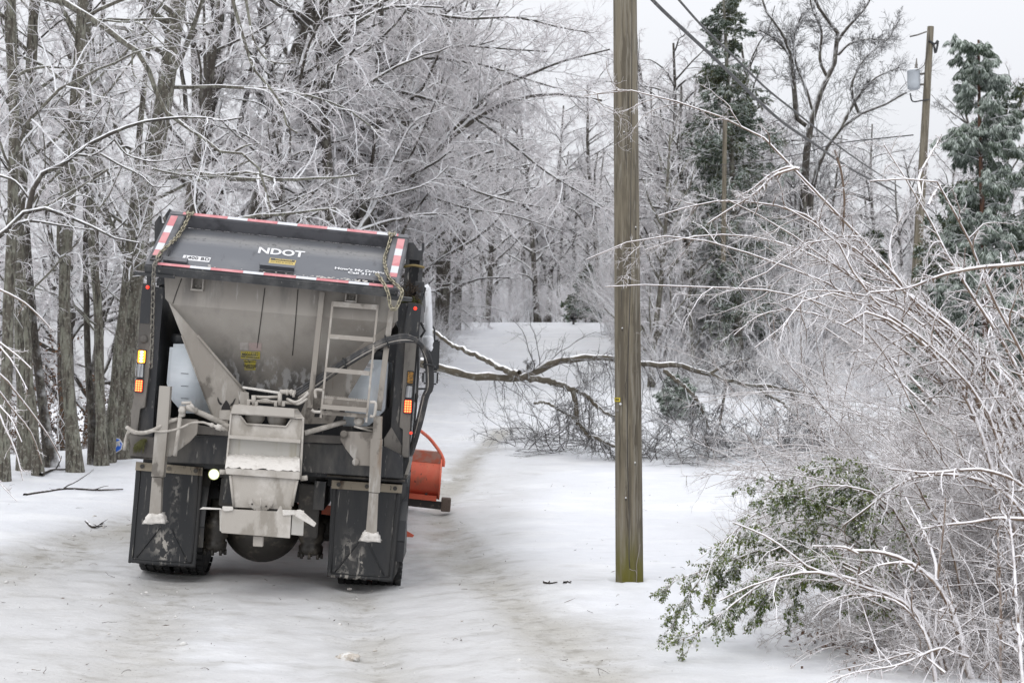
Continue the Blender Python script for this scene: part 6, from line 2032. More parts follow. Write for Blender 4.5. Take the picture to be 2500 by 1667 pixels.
def sprays(P_, Rr, per, L, Wd, droop=0.3):
    """needle or leaf sprays along every branch of a level"""
    N, M, _ = P_.shape
    t = RS.uniform(0.15, 1, (N, per)) * (M - 1)
    i = np.minimum(t.astype(int), M - 2)
    u = (t - i)[..., None]
    r_ = np.arange(N)[:, None]
    A, B = P_[r_, i], P_[r_, i + 1]
    pos = (A * (1 - u) + B * u).reshape(-1, 3)
    tan = nrmz(B - A).reshape(-1, 3)
    d = nrmz(tan * 0.7 + RS.randn(len(pos), 3) * 0.75)
    d[:, 2] -= droop
    up = nrmz(RS.randn(len(pos), 3) * 0.5 + np.array([0, 0, 1.0]))
    return leaf_quads(pos, d, up, L * RS.uniform(0.6, 1.2, len(pos)), Wd)

def evergreen(label, base, H, prof, r0, nb, per, L, Wd, leafmat, bare=0.1, droop=0.3, n2=9, lean=0.0, bias=None, name="evergreen_tree", trunkmat=None, up=0.15):
    """prof(t) -> crown radius at height fraction t"""
    base = Vector(base)
    n = 14
    P0, R0 = grow(np.array([[base.x, base.y, base.z - 0.2]]), np.array([[lean, 0, 1.0]]), np.array([H]), np.array([r0]), n, 0.007, 0.01, 0.25)
    t = np.sort(RS.uniform(bare, 0.99, nb))
    f = t * n
    i = np.minimum(f.astype(int), n - 1)
    u = (f - i)[:, None]
    pos = P0[0][i] * (1 - u) + P0[0][i + 1] * u
    az = RS.uniform(0, 2 * math.pi, nb)
    rad = np.array([prof(q) for q in t]) * RS.uniform(0.55, 1.15, nb)
    D = np.stack([np.cos(az), np.sin(az), np.full(nb, up)], axis=1)
    P1, R1 = grow(pos, D, rad, np.maximum(0.012, rad * 0.012), 8, 0.10, -0.05 * droop, 0.4, bias)
    P2, R2 = spawn(P1, R1, n2, 0.15, 1.0, 0.4, 1.1, 0.25, 0.5, 0.008, 5, 0.18, -0.08 * droop)
    v, f_ = sprays(P2, R2, per, L, Wd, droop)
    e = empty(name, base)
    tag(e, label, "evergreen", None)
    npmesh("trunk", [(*tubes(P0, R0, 10), 0), (*tubes(P1, R1, 5), 1), (*tubes(P2, R2, 3), 1)], [trunkmat or M_bark, M_branch], e, loc=tuple(base))
    npmesh("crown", [(v, f_, 0)], [leafmat], e, smooth=False, loc=tuple(base))
    return e
def gbase(px, Y):
    x = W(px, 800, Y).x
    return (x, Y, gz(x, Y))
evergreen("tall ragged cedar with dark frosted sprays right of the near utility pole", gbase(1803, 44), 11.9, lambda t: 2.5 * (1 - t) ** 0.8 + 0.4, 0.15, 210, 50, 0.10, 0.012, M_needle, bare=0.08, n2=14, droop=0.7)
evergreen("dark green bushy cedar low beside the far right pine", gbase(2350, 31), 5.6, lambda t: 1.35 * (1 - t) ** 0.6 + 0.25, 0.10, 130, 34, 0.12, 0.018, M_needle, bare=0.04, n2=10)
evergreen("tall weeping pine with reddish trunk and frosted blue green needles at the right edge", gbase(2412, 27), 8.1, lambda t: 0.60 + 0.62 * (1 - t), 0.085, 190, 100, 0.13, 0.0065, M_pine, bare=0.2, droop=1.5, n2=11, up=0.5,
          trunkmat=mat("reddish pine bark", (0.16, 0.085, 0.055), 0.9, layers=(((0.08, 0.05, 0.04), 9.0, (1, 1, 0.4), 0.45, 0.6),)))
evergreen("second weeping pine cut off by the right picture edge", gbase(2515, 28), 7.6, lambda t: 1.1 * (1 - 0.5 * t) * (0.6 + 0.5 * abs(math.sin(8 * t))), 0.09, 80, 60, 0.14, 0.012, M_needle, bare=0.08, droop=0.9, n2=9)
evergreen("pale frosted young cedar below the weeping pine", gbase(2265, 25), 2.35, lambda t: 0.55 * (1 - t) + 0.15, 0.04, 50, 40, 0.12, 0.016, M_pine, bare=0.03, n2=8, droop=0.5)
evergreen("small rounded grey green shrub behind the fallen limb", gbase(1655, 33), 1.15, lambda t: 0.62 * math.sqrt(max(0.05, 1 - t * t)), 0.03, 60, 34, 0.10, 0.012, M_pine, bare=0.0, n2=8, droop=0.8, up=0.6, name="evergreen_shrub")
evergreen("green holly at the crest beside the black mailbox", gbase(1430, 72), 3.0, lambda t: 1.1 * (1 - t) + 0.3, 0.06, 50, 26, 0.2, 0.06, M_needle, bare=0.02, n2=8, name="evergreen_shrub")
evergreen("dark green frosted evergreen seen between pole and brush line", gbase(1600, 56), 4.6, lambda t: 1.2 * (1 - t) + 0.2, 0.08, 60, 26, 0.2, 0.05, M_needle, bare=0.05, n2=8)
evergreen("dark frosted evergreen in the brush left of the transformer pole", gbase(2120, 50), 4.4, lambda t: 1.6 * (1 - t) + 0.3, 0.08, 60, 26, 0.2, 0.05, M_needle, bare=0.05, n2=8)

# --- dark bare tree forked low, right of the cedar ----------------------------------------
c5 = lambda u, v: (1600 + u / 2.6133, v / 2.6133)
YD = 46
LP, LR = limb_set([
    ([c5(940, 2350), c5(945, 1500), c5(950, 1240), c5(962, 1000), c5(990, 800), c5(1040, 620), c5(1100, 500), c5(1160, 350), c5(1165, 220), c5(1090, 100), c5(1000, 0), c5(960, -120)], 30, 7),
    ([c5(965, 800), c5(905, 750), c5(885, 560), c5(860, 350), c5(800, 200), c5(700, 60), c5(680, -60)], 15, 4),
    ([c5(960, 2350), c5(985, 1500), c5(1000, 1200), c5(1080, 960), c5(1180, 820), c5(1300, 730), c5(1480, 660), c5(1600, 590)], 22, 6),
    ([c5(1180, 820), c5(1230, 720), c5(1290, 620), c5(1400, 500), c5(1560, 430)], 12, 3),
    ([c5(1160, 260), c5(1220, 180), c5(1330, 60), c5(1400, -60)], 12, 4),
    ([c5(860, 350), c5(760, 250), c5(660, 190)], 8, 3),
    ([c5(1165, 350), c5(1240, 280), c5(1360, 250), c5(1480, 260)], 9, 3),
    ([c5(1100, 500), c5(1050, 380), c5(1060, 200), c5(1000, 60), c5(980, -60)], 9, 3),
    ([c5(1300, 730), c5(1250, 560), c5(1330, 380), c5(1480, 250), c5(1560, 120)], 8, 3),
    ([c5(1000, 700), c5(960, 560), c5(900, 420), c5(880, 260), c5(930, 100)], 7, 3),
], YD)
P2, R2 = spawn(LP, LR, 34, 0.25, 1.0, 0.4, 1.0, 0.18, 0.42, 0.018, 7, 0.16, 0.01)
P3, R3 = spawn(P2, R2, 11, 0.1, 1.0, 0.4, 1.0, 0.3, 0.6, 0.010, 5, 0.2, -0.01)
P4, R4 = spawn(P3, R3, 3, 0.1, 1.0, 0.4, 1.0, 0.3, 0.7, 0.0065, 3, 0.2, -0.02, tip=0.6)
bx = LP[0][0][0]
tree("bare_tree", (bx, YD, gz(bx, YD)), [(*tubes(LP, LR, 8), 0)], [(*tubes(P2, R2, 4), 0), (*tubes(P3, R3, 3), 1), (*tubes(P4, R4, 3), 1)],
     "dark spreading bare tree forked low between the cedar and the transformer pole", None, M_bark_dark, [M_branch, M_twig_dark])

# --- white weeping tree just right of the near pole ------------------------------------------
tcx, ccx = upright_tree(H=7.4, r0=0.10, nl=34, lmin=1.2, lmax=2.6, tmin=0.12, limb_up=0.05, ang=(0.4, 1.0), crown=dict(n2=11, n3=9, n4=5, r3=0.009, r4=0.007, droop=-0.10))
e = tree("bare_tree", (0, 0, 0), tcx, ccx, "slim white rimed tree standing directly right of the near utility pole", None, M_bark, [M_branch, M_twig])
e.location = gbase(1590, 40)
tcx, ccx = upright_tree(H=5.6, r0=0.08, nl=30, lmin=1.0, lmax=2.4, tmin=0.10, limb_up=0.02, ang=(0.4, 1.0), crown=dict(n2=11, n3=9, n4=5, r3=0.009, r4=0.007, droop=-0.12))
e = tree("bare_tree", (0, 0, 0), tcx, ccx, "shorter white rimed tree in front of the tall cedar's left side", None, M_bark, [M_branch, M_twig])
e.location = gbase(1690, 43)
tcx, ccx = upright_tree(H=8.5, r0=0.10, nl=26, lmin=1.2, lmax=3.0, tmin=0.12, limb_up=0.03, ang=(0.4, 1.0), crown=dict(n2=9, n3=9, n4=4, r3=0.008, r4=0.006))
e = tree("bare_tree", (0, 0, 0), tcx, ccx, "thin bare tree rising behind the weeping pine at the right edge", None, M_bark_dark, [M_branch, M_twig_dark])
e.location = gbase(2470, 40)

# ------------------------------------------------------------------ fallen limb across the road
c8 = lambda u, v: (950 + u / 3.1357, 700 + v / 3.1357)
c6 = lambda u, v: (1600 + u / 2.6133, 550 + v / 2.6133)
YF = 26.0
FP, FR = limb_set([
    ([c8(-150, 520), c8(130, 560), c8(380, 612), c8(480, 642), c8(620, 680), c8(760, 686), c8(1000, 688), c8(1120, 652), c8(1250, 576), c8(1400, 552), c8(1600, 537), c8(1720, 545), c8(1930, 585), c6(0, 885), c6(150, 892), c6(330, 940), c6(450, 995), c6(650, 1020), c6(850, 1045), c6(980, 1068), c6(1080, 1180)], 22, 6),
    ([c8(1000, 660), c8(900, 640), c8(780, 580), c8(640, 510), c8(480, 440), c8(350, 345), c8(250, 290)], 14, 8, 25.5, 1.5),
    ([c8(1050, 690), c8(1200, 712), c8(1380, 772), c8(1450, 800), c8(1530, 852), c8(1590, 920), c8(1660, 965), c8(1740, 1000)], 17, 6),
    ([c8(1405, 780), c8(1430, 900), c8(1440, 1020), c8(1470, 1072), c8(1540, 1140), c8(1640, 1182), c8(1730, 1225), c8(1900, 1300)], 12, 4),
    ([c8(1110, 885), c8(1200, 885), c8(1300, 940), c8(1390, 985), c8(1440, 1030)], 6, 6),
    ([c6(50, 920), c6(150, 1000), c6(240, 1080), c6(300, 1180), c6(340, 1300)], 11, 4),
    ([c6(245, 1085), c6(240, 1200), c6(232, 1350)], 6, 3),
    ([c6(330, 950), c6(480, 880), c6(600, 850)], 8, 3),
    ([c6(650, 1040), c6(800, 1130), c6(950, 1250), c6(1100, 1330)], 7, 3),
    ([c8(1060, 660), c8(1060, 620), c8(1085, 595)], 5, 3),
    ([c6(450, 1000), c6(430, 1150), c6(400, 1300), c6(330, 1420)], 6, 3),
    ([c6(850, 1050), c6(950, 1150), c6(1020, 1280), c6(1050, 1420)], 6, 3),
], YF, 44)
FR = FR * (1.15 + 0.10 * RS.randn(*FR.shape))
FP[..., 2] += 0.012 * RS.randn(*FP.shape[:2])
P2, R2 = spawn(FP[2:], FR[2:], 18, 0.25, 1.0, 0.4, 1.2, 0.25, 0.6, 0.013, 7, 0.2, -0.06)
P2b, R2b = spawn(FP[:1], FR[:1], 80, 0.25, 1.0, 0.5, 1.3, 0.05, 0.22, 0.011, 7, 0.2, -0.16)
# twig spray lying on the snow around the limb's ends
nb_ = 210
gx_ = np.concatenate([RS.uniform(1240, 1520, 60), RS.uniform(1560, 2080, 150)])
gyp = np.concatenate([RS.uniform(1075, 1112, 60), RS.uniform(1080, 1140, 150)])
G0 = np.array([tuple(ghit(a, b)) for a, b in zip(gx_, gyp)])
G0[:, 2] += 0.05
Dg = np.stack([RS.randn(nb_) * 1.0 - 0.2, RS.randn(nb_) * 0.6, np.abs(RS.randn(nb_)) * 0.75], axis=1)
P2c, R2c = grow(G0, Dg, RS.uniform(0.7, 2.0, nb_), RS.uniform(0.006, 0.014, nb_), 7, 0.18, -0.05, 0.3)
P2 = np.concatenate([P2, P2b, P2c])
R2 = np.concatenate([R2, R2b, R2c])
P3, R3 = spawn(P2, R2, 8, 0.1, 1.0, 0.4, 1.1, 0.25, 0.6, 0.0082, 5, 0.2, -0.05)
P4, R4 = spawn(P3, R3, 4, 0.1, 1.0, 0.4, 1.1, 0.3, 0.7, 0.0065, 3, 0.2, -0.03, tip=0.6)
for Q in (P2, P3, P4):                                                          # twigs rest on the snow, not under it
    g_ = hground(Q[..., 0], Q[..., 1]) + 0.02
    Q[..., 2] = np.maximum(Q[..., 2], g_)
e = empty("fallen_limb", (FP[0][16][0], YF, gz(FP[0][16][0], YF)))
tag(e, "broken grey tree limb lying across the snowy road with its twigs in a heap", "fallen limb")
l0 = tuple(e.location)
npmesh("bough", [(*tubes(FP, FR, 9), 0)], [mat("pale grey smooth bark", (0.088, 0.074, 0.053), 0.85, layers=(
    ((0.20, 0.195, 0.17), 7.0, (1, 1, 1), 0.52, 0.62, 0.8), ((0.03, 0.025, 0.018), 9.0, (1, 1, 1), 0.54, 0.68, 0.7)), bump=(0.4, 25, 0.02), frost=(0.5, 0.8, ICE, (0.8, 4.0)))], e, loc=l0)
npmesh("twigs", [(*tubes(P2, R2, 4), 0), (*tubes(P3, R3, 3), 0), (*tubes(P4, R4, 3), 0)], [M_twig_dark], e, loc=l0)

# ------------------------------------------------------------------ iced shrubs in the right foreground
c7 = lambda u, v: (1600 + u / 2.6133, 1067 + v / 2.6133)
def iced_shrub(name, label, canes, extra, n2, n3, n4, Y0, group=None, twm=None, r3=0.0042, r4=0.0030, l2=(0.10, 0.28), stem_mat=None, droop=-0.03, xlim=1.5):
    """canes: (pixel path from tip to base, width at tip, width at base, depth); extra: generated cane arrays"""
    n = 18
    CP, CR = [], []
    for pts, w0, w1, y_ in canes:
        k = y_ / FPX / 2
        p = wpath(pts, y_, n)
        p[:, 1] += np.linspace(RS.uniform(-0.5, 0.5), 0, n)
        CP.append(p[::-1])
        CR.append(np.linspace(w1 * k, w0 * k, n))
    CP, CR = np.array(CP), np.array(CR)
    if extra is not None:
        k_ = ~((extra[0][..., 0].min(axis=1) < xlim - 0.1) & (extra[0][:, -1, 2] < 1.95))
        CP = np.concatenate([CP, extra[0][k_]])
        CR = np.concatenate([CR, extra[1][k_]])
    P2, R2 = spawn(CP, CR, n2, 0.12, 1.0, 0.35, 1.15, l2[0], l2[1], 0.0095, 8, 0.21, droop, taperL=0.3)
    def inside(Q):                                  # twigs do not reach out over the road below head height
        return ~((Q[..., 0].min(axis=1) < xlim) & (Q[..., 2].mean(axis=1) < 1.95))
    k_ = inside(P2)
    P2, R2 = P2[k_], R2[k_]
    P3, R3 = spawn(P2, R2, n3, 0.1, 1.0, 0.45, 1.2, 0.2, 0.5, r3, 6, 0.24, droop)
    k_ = inside(P3)
    P3, R3 = P3[k_], R3[k_]
    lv = [(*tubes(P2, R2, 5), 0), (*tubes(P3, R3, 4), 1)]
    if n4:
        P4, R4 = spawn(P3, R3, n4, 0.1, 1.0, 0.5, 1.1, 0.25, 0.6, r4, 3, 0.15, droop, tip=0.7)
        lv.append((*tubes(P4, R4, 3), 1))
    bx, by = CP[0][0][0], CP[0][0][1]
    base = (bx, by, gz(bx, by))
    e = empty(name, base)
    tag(e, label, "shrub", group)
    npmesh("stem", [(*tubes(CP, CR, 7), 0)], [stem_mat or M_cane], e, loc=base)
    npmesh("crown", lv, [stem_mat or M_cane, twm or M_icetwig], e, loc=base)
    return e

def fan(n, bx, by, az, spread, el, elsp, L, r, grav, wig=0.05, bsp=0.3, K=17):
    """n arching canes from a rootstock at (bx, by)"""
    P0 = np.stack([bx + RS.randn(n) * bsp, by + RS.randn(n) * bsp, np.zeros(n)], axis=1)
    P0[:, 2] = hground(P0[:, 0], P0[:, 1]) - 0.05
    a = R(az) + RS.randn(n) * R(spread)
    el_ = R(el) + RS.randn(n) * R(elsp)
    D = np.stack([np.cos(a) * np.cos(el_), np.sin(a) * np.cos(el_), np.sin(el_)], axis=1)
    return grow(P0, D, RS.uniform(0.6, 1.1, n) * L, RS.uniform(0.6, 1.2, n) * r, K, wig, grav, 0.3)

# 1: the great arching shrub whose canes rise from the lower right
big = [
    ([c5(-450, 590), c5(-150, 560), c5(0, 580), c5(220, 660), c5(440, 735), c5(600, 810), c5(780, 920), c5(900, 1070), c5(1050, 1220), c5(1200, 1390), c6(1250, 0), c6(1500, 260), c6(1720, 560), c6(1950, 860), c6(2150, 1200), c6(2330, 1568), c7(2420, 700), c7(2480, 1500)], 3, 15, 10.2),
    ([c6(820, -120), c6(1030, 0), c6(1200, 150), c6(1240, 260), c6(1400, 480), c6(1700, 760), c6(2000, 1060), c6(2250, 1500), c7(2380, 1000), c7(2440, 1560)], 4, 15, 10.0),
    ([c6(400, -120), c6(650, 0), c6(900, 150), c6(1050, 260), c6(1300, 420), c6(1600, 560), c6(1850, 760), c6(2050, 1000), c6(2200, 1300), c6(2300, 1550), c7(2360, 1000), c7(2400, 1560)], 3, 14, 10.6),
    ([c6(860, 470), c6(1000, 400), c6(1180, 400), c6(1400, 430), c6(1650, 530), c6(1900, 770), c6(2100, 1100), c6(2280, 1560), c7(2420, 1560)], 4, 14, 9.8),
    ([c6(1310, 610), c6(1360, 560), c6(1450, 532), c6(1570, 570), c6(1750, 690), c6(1950, 900), c6(2150, 1300), c7(2300, 700), c7(2380, 1560)], 7, 15, 9.5),
    ([c6(-330, 400), c6(0, 385), c6(300, 405), c6(520, 405), c6(700, 420), c6(950, 470), c6(1300, 620), c6(1650, 860), c6(1950, 1160), c6(2200, 1560), c7(2350, 1560)], 3, 12, 10.4),
    ([c6(-420, 190), c6(-100, 60), c6(100, 40), c6(300, 60), c6(560, 130), c6(800, 220), c6(1100, 330), c6(1400, 520), c6(1750, 800), c6(2050, 1150), c6(2300, 1568), c7(2440, 1560)], 3, 12, 10.8),
    ([c5(-20, 1420), c5(300, 1330), c5(600, 1330), c5(900, 1400), c6(1200, 170), c6(1500, 400), c6(1900, 700), c6(2200, 1100), c6(2400, 1600)], 3, 12, 11.0),
    ([c5(-30, 1560), c5(250, 1480), c5(580, 1470), c5(900, 1540), c6(1200, 250), c6(1500, 420), c6(1850, 650), c6(2200, 900), c6(2450, 1300)], 3, 12, 11.2),
    ([c6(640, 780), c6(820, 640), c6(950, 480), c6(1100, 430), c6(1300, 470), c6(1600, 640), c6(1900, 900), c6(2150, 1250), c7(2300, 600), c7(2350, 1560)], 3, 13, 9.6),
    ([c6(520, 380), c6(700, 300), c6(850, 170), c6(1020, 110), c6(1190, 140), c6(1400, 300), c6(1700, 560), c6(2000, 800), c6(2300, 1200), c6(2500, 1600)], 3, 12, 10.3),
    ([c5(1260, 1215), c5(1450, 1200), c5(1650, 1190), c5(1700, 1240), c5(1750, 1330), c6(1870, 60), c6(1950, 260), c6(2100, 560), c6(2300, 900), c6(2450, 1300), c7(2520, 1500)], 4, 13, 9.7),
    ([c5(1500, 900), c5(1560, 1000), c5(1640, 1130), c5(1700, 1240), c5(1800, 1420), c6(1900, 200), c6(2080, 500), c6(2260, 800), c6(2440, 1200)], 3, 12, 9.7),
    ([c5(1880, 850), c5(1800, 960), c5(1700, 1120), c5(1690, 1240)], 4, 7, 9.7),
    ([c5(1880, 1150), c5(1800, 1230), c5(1740, 1310)], 4, 7, 9.7),
    ([c6(1480, 400), c6(1700, 380), c6(1900, 300), c6(2100, 260), c6(2250, 250), c6(2400, 240)], 5, 12, 9.0),
    ([c5(540, 1240), c5(640, 1190), c5(740, 1110), c5(850, 1065), c5(920, 1080)], 4, 9, 10.2),
    ([c5(340, 1420), c5(480, 1330), c5(640, 1230), c5(760, 1120), c5(890, 1075)], 4, 8, 10.2),
    ([c5(1050, 1030), c5(1110, 1140), c5(1160, 1300), c5(1190, 1560)], 5, 6, 10.4),
]
f1 = fan(64, 4.8, 10.3, 174, 13, 52, 9, 4.2, 0.010, -0.085, 0.085, 0.5)
f2 = fan(70, 4.6, 9.9, 174, 16, 44, 11, 3.1, 0.009, -0.09, 0.085, 0.5)
f3 = fan(44, 4.3, 9.9, 164, 20, 58, 9, 3.6, 0.010, -0.08, 0.085, 0.5)
ex = (np.concatenate([f1[0], f2[0], f3[0]]), np.concatenate([f1[1], f2[1], f3[1]]))
iced_shrub("iced_shrub", "huge iced shrub arching over from the lower right corner past the near pole", big, ex, 28, 10, 3, 10, group=None, l2=(0.06, 0.16), r3=0.0080, r4=0.0068)

# 2: thinner canes low in front, bowed to the snow
low = [
    ([c7(520, 560), c7(720, 640), c7(860, 730), c7(980, 830), c7(1100, 880), c7(1250, 905), c7(1500, 1000), c7(1650, 1085), c7(1780, 1250), c7(1850, 1400), c7(1900, 1640)], 4, 15, 9.0),
    ([c7(420, 1060), c7(640, 955), c7(900, 882), c7(1020, 868), c7(1150, 890), c7(1330, 960), c7(1500, 1010), c7(1650, 1100), c7(1760, 1260), c7(1820, 1420), c7(1860, 1640)], 4, 13, 8.9),
    ([c7(1160, 720), c7(1290, 738), c7(1450, 742), c7(1620, 795), c7(1790, 915), c7(1890, 1070), c7(1950, 1260), c7(1985, 1430), c7(2050, 1640)], 6, 22, 8.8),
    ([c7(1000, 690), c7(1200, 700), c7(1290, 740)], 4, 8, 8.8),
    ([c7(1280, 870), c7(1400, 815), c7(1540, 795), c7(1640, 805)], 4, 8, 8.8),
    ([c7(1100, 1080), c7(1250, 1025), c7(1400, 1020), c7(1560, 1060), c7(1680, 1170), c7(1760, 1330), c7(1800, 1640)], 3, 12, 8.7),
    ([c7(1300, 600), c7(1450, 480), c7(1600, 350), c7(1750, 270), c7(1950, 250), c7(2150, 290), c7(2300, 380), c7(2450, 600), c7(2560, 1000)], 4, 16, 9.2),
    ([c7(1400, 180), c7(1650, 210), c7(1800, 205), c7(1950, 195), c7(2080, 205), c7(2300, 290), c7(2480, 500)], 5, 12, 9.2),
    ([c7(1640, 560), c7(1800, 540), c7(1980, 530), c7(2150, 510), c7(2350, 520)], 4, 11, 9.0),
    ([c7(1660, 400), c7(1700, 500), c7(1760, 640), c7(1800, 800), c7(1795, 910)], 5, 9, 8.8),
    ([c7(1830, 380), c7(1825, 560), c7(1810, 760), c7(1800, 900)], 3, 7, 8.8),
    ([c7(1720, 1400), c7(1840, 1350), c7(1900, 1370), c7(2000, 1400)], 5, 8, 8.7),
    ([c7(960, 1500), c7(1200, 1440), c7(1500, 1420), c7(1750, 1350), c7(1840, 1340)], 3, 7, 8.6),
    ([c7(1250, 1580), c7(1500, 1480), c7(1700, 1400), c7(1850, 1500)], 3, 7, 8.5),
    ([c7(2150, 600), c7(2160, 800), c7(2180, 1000), c7(2190, 1300), c7(2200, 1640)], 5, 8, 8.6),
    ([c7(2330, 500), c7(2345, 800), c7(2340, 1100), c7(2350, 1640)], 6, 10, 8.4),
]
f1 = fan(80, 3.7, 9.5, 176, 26, 42, 13, 1.8, 0.0065, -0.10, 0.08, 0.4)
f2 = fan(60, 3.0, 9.2, 170, 45, 38, 16, 1.2, 0.0055, -0.09, 0.09, 0.35)
ex = (np.concatenate([f1[0], f2[0]]), np.concatenate([f1[1], f2[1]]))
iced_shrub("iced_shrub", "low iced shrub with tan canes bowed to the snow at the bottom right", low, ex, 15, 6, 3, 9, r3=0.0066, r4=0.0056, droop=-0.04)
# 3: dense fine shrub at the right edge
ex = fan(85, 5.0, 10.9, 176, 22, 42, 12, 2.6, 0.0085, -0.08, 0.1, 0.5)
iced_shrub("iced_shrub", "finely twigged white shrub filling the right picture edge", [([c6(1800, 480), c6(2000, 520), c6(2250, 560), c6(2500, 700)], 3, 9, 10.4), ([c6(2240, 120), c6(2300, 250), c6(2330, 400), c6(2420, 700)], 3, 9, 10.6)], ex, 14, 8, 3, 10, r3=0.0080, r4=0.0068)
# 4: shrub behind, over the fallen limb's end
ex = fan(60, 5.9, 14.5, 176, 20, 42, 12, 3.0, 0.011, -0.06, 0.07, 0.6)
iced_shrub("iced_shrub", "iced shrub drooping over the far end of the fallen limb", [([c6(1140, 640), c6(1300, 760), c6(1500, 900), c6(1800, 1200), c6(2100, 1500)], 3, 10, 14)], ex, 13, 7, 3, 14, r3=0.0065, r4=0.0052)
ex = fan(50, 4.9, 18.0, 180, 26, 48, 14, 3.2, 0.012, -0.06, 0.07, 0.6)
ex2 = fan(55, 4.9, 12.9, 177, 18, 48, 11, 2.9, 0.010, -0.085, 0.085, 0.5)
iced_shrub("iced_shrub", "white iced shrub filling the gap between the leafy bush and the fallen limb", [([c6(500, 700), c6(700, 560), c6(1000, 560), c6(1400, 760), c6(1800, 1150)], 3, 9, 12.9)], ex2, 15, 7, 3, 13, r3=0.0062, r4=0.0052)
ex2 = fan(55, 6.4, 16.0, 177, 20, 50, 11, 4.0, 0.011, -0.075, 0.06, 0.6)
iced_shrub("iced_shrub", "pale iced shrub standing behind the huge arching one at mid height", [([c6(900, 420), c6(1150, 300), c6(1500, 380), c6(1900, 650), c6(2300, 1000)], 3, 9, 16)], ex2, 14, 7, 3, 16, r3=0.0075, r4=0.0062)
iced_shrub("iced_shrub", "brown caned iced shrub further back under the young cedar", [([c6(1300, 500), c6(1500, 600), c6(1800, 800), c6(2100, 1100)], 3, 10, 18)], ex, 13, 7, 3, 18, r3=0.0078, r4=0.0065)
# hanging twigs at the left picture edge
iced_shrub("iced_twigs", "iced twigs drooping into view at the left picture edge", [
    ([(98, 805), (60, 760), (20, 725), (-60, 690), (-260, 640)], 4, 10, 12), ([(88, 900), (55, 870), (20, 845), (0, 830), (-80, 790), (-260, 720)], 4, 10, 12),
    ([(90, 950), (60, 900), (30, 862), (-20, 825), (-200, 740)], 3, 8, 12), ([(105, 1130), (85, 1080), (50, 1020), (10, 960), (-40, 900), (-240, 780)], 3, 10, 12),
    ([(70, 1170), (50, 1100), (20, 1040), (-20, 980), (-220, 830)], 3, 10, 12), ([(60, 1140), (40, 1060), (0, 1000), (-60, 920), (-240, 800)], 3, 9, 12),
    ([(75, 1215), (40, 1185), (10, 1155), (-60, 1090), (-200, 980)], 2, 8, 12), ([(80, 1075), (50, 1020), (20, 990), (-30, 935), (-200, 800)], 3, 8, 12),
    ([(-260, 640), (-300, 800), (-310, 1100), (-315, 1500)], 10, 18, 12)], None, 7, 5, 2, 12, r3=0.0042, r4=0.003, l2=(0.06, 0.16), twm=M_icetwig, xlim=-99)

# ------------------------------------------------------------------ leafy bush bowed to the snow
def leafy(label, canes, n2, n3, per):
    n = 16
    CP, CR = [], []
    for pts, w0, w1, y_ in canes:
        k = y_ / FPX / 2
        p = wpath(pts, y_, n)
        p[:, 1] += np.linspace(RS.uniform(-0.6, 0.4), 0, n)
        CP.append(p[::-1])
        CR.append(np.linspace(w1 * k, w0 * k, n))
    CP, CR = np.array(CP), np.array(CR)
    P2, R2 = spawn(CP, CR, n2, 0.2, 1.0, 0.3, 1.0, 0.06, 0.145, 0.004, 7, 0.12, -0.13, taperL=0.3)
    P3, R3 = spawn(P2, R2, n3, 0.1, 1.0, 0.4, 1.0, 0.3, 0.6, 0.0024, 5, 0.15, -0.12)
    for Q in (P2, P3):
        Q[..., 2] = np.maximum(Q[..., 2], hground(Q[..., 0], Q[..., 1]) + 0.02)
    pos, dr = [], []
    for Q in (P2, P3):
        N, M, _ = Q.shape
        m = per if Q is P3 else per + 3
        t = np.linspace(0.15, 1, m)[None, :] * (M - 1) + RS.uniform(-0.1, 0.1, (N, m))
        t = np.clip(t, 0, M - 1.001)
        i = t.astype(int)
        u = (t - i)[..., None]
        r_ = np.arange(N)[:, None]
        A, B = Q[r_, i], Q[r_, i + 1]
        p = (A * (1 - u) + B * u).reshape(-1, 3)
        tan = nrmz(B - A).reshape(-1, 3)
        sd = nrmz(np.cross(tan, RS.randn(len(p), 3)))
        for sg in (1, -1):
            pos.append(p)
            dr.append(tan * 0.55 + sd * sg * 0.8 + RS.randn(len(p), 3) * 0.15 + np.array([0, 0, -0.25]))
    pos, dr = np.concatenate(pos), np.concatenate(dr)
    keep = RS.rand(len(pos)) < 0.72
    pos, dr = pos[keep], dr[keep]
    up = nrmz(RS.randn(len(pos), 3) * 0.55 + np.array([0, 0, 1.0]))
    d = nrmz(dr)
    s_ = nrmz(np.cross(d, up))
    nn = np.cross(s_, d)
    L = (0.022 * RS.uniform(0.6, 1.25, len(pos)))[:, None]
    w_ = L * 0.27
    m1, m2 = pos + d * L * 0.33 + nn * L * 0.06, pos + d * L * 0.68 + nn * L * 0.06
    V = np.stack([pos, m1 + s_ * w_, m2 + s_ * w_ * 0.85, pos + d * L, m2 - s_ * w_ * 0.85, m1 - s_ * w_], axis=1).reshape(-1, 3)
    k0 = np.arange(len(pos))[:, None] * 6
    F = np.concatenate([k0 + np.array([0, 1, 2, 3]), k0 + np.array([0, 3, 4, 5])])
    b = (CP[0][0][0], CP[0][0][1], gz(CP[0][0][0], CP[0][0][1]))
    e = empty("leafy_bush", b)
    tag(e, label, "bush")
    npmesh("stem", [(*tubes(CP, CR, 6), 0), (*tubes(P2, R2, 4), 0), (*tubes(P3, R3, 3), 0)], [M_cane], e, loc=b)
    icy = RS.rand(len(pos)) < 0.22
    mi_ = np.concatenate([icy, icy])
    npmesh("leaves", [(V, F[~mi_], 0), (V, F[mi_], 1)], [M_leaf, M_icetwig], e, smooth=False, loc=b)
    return e
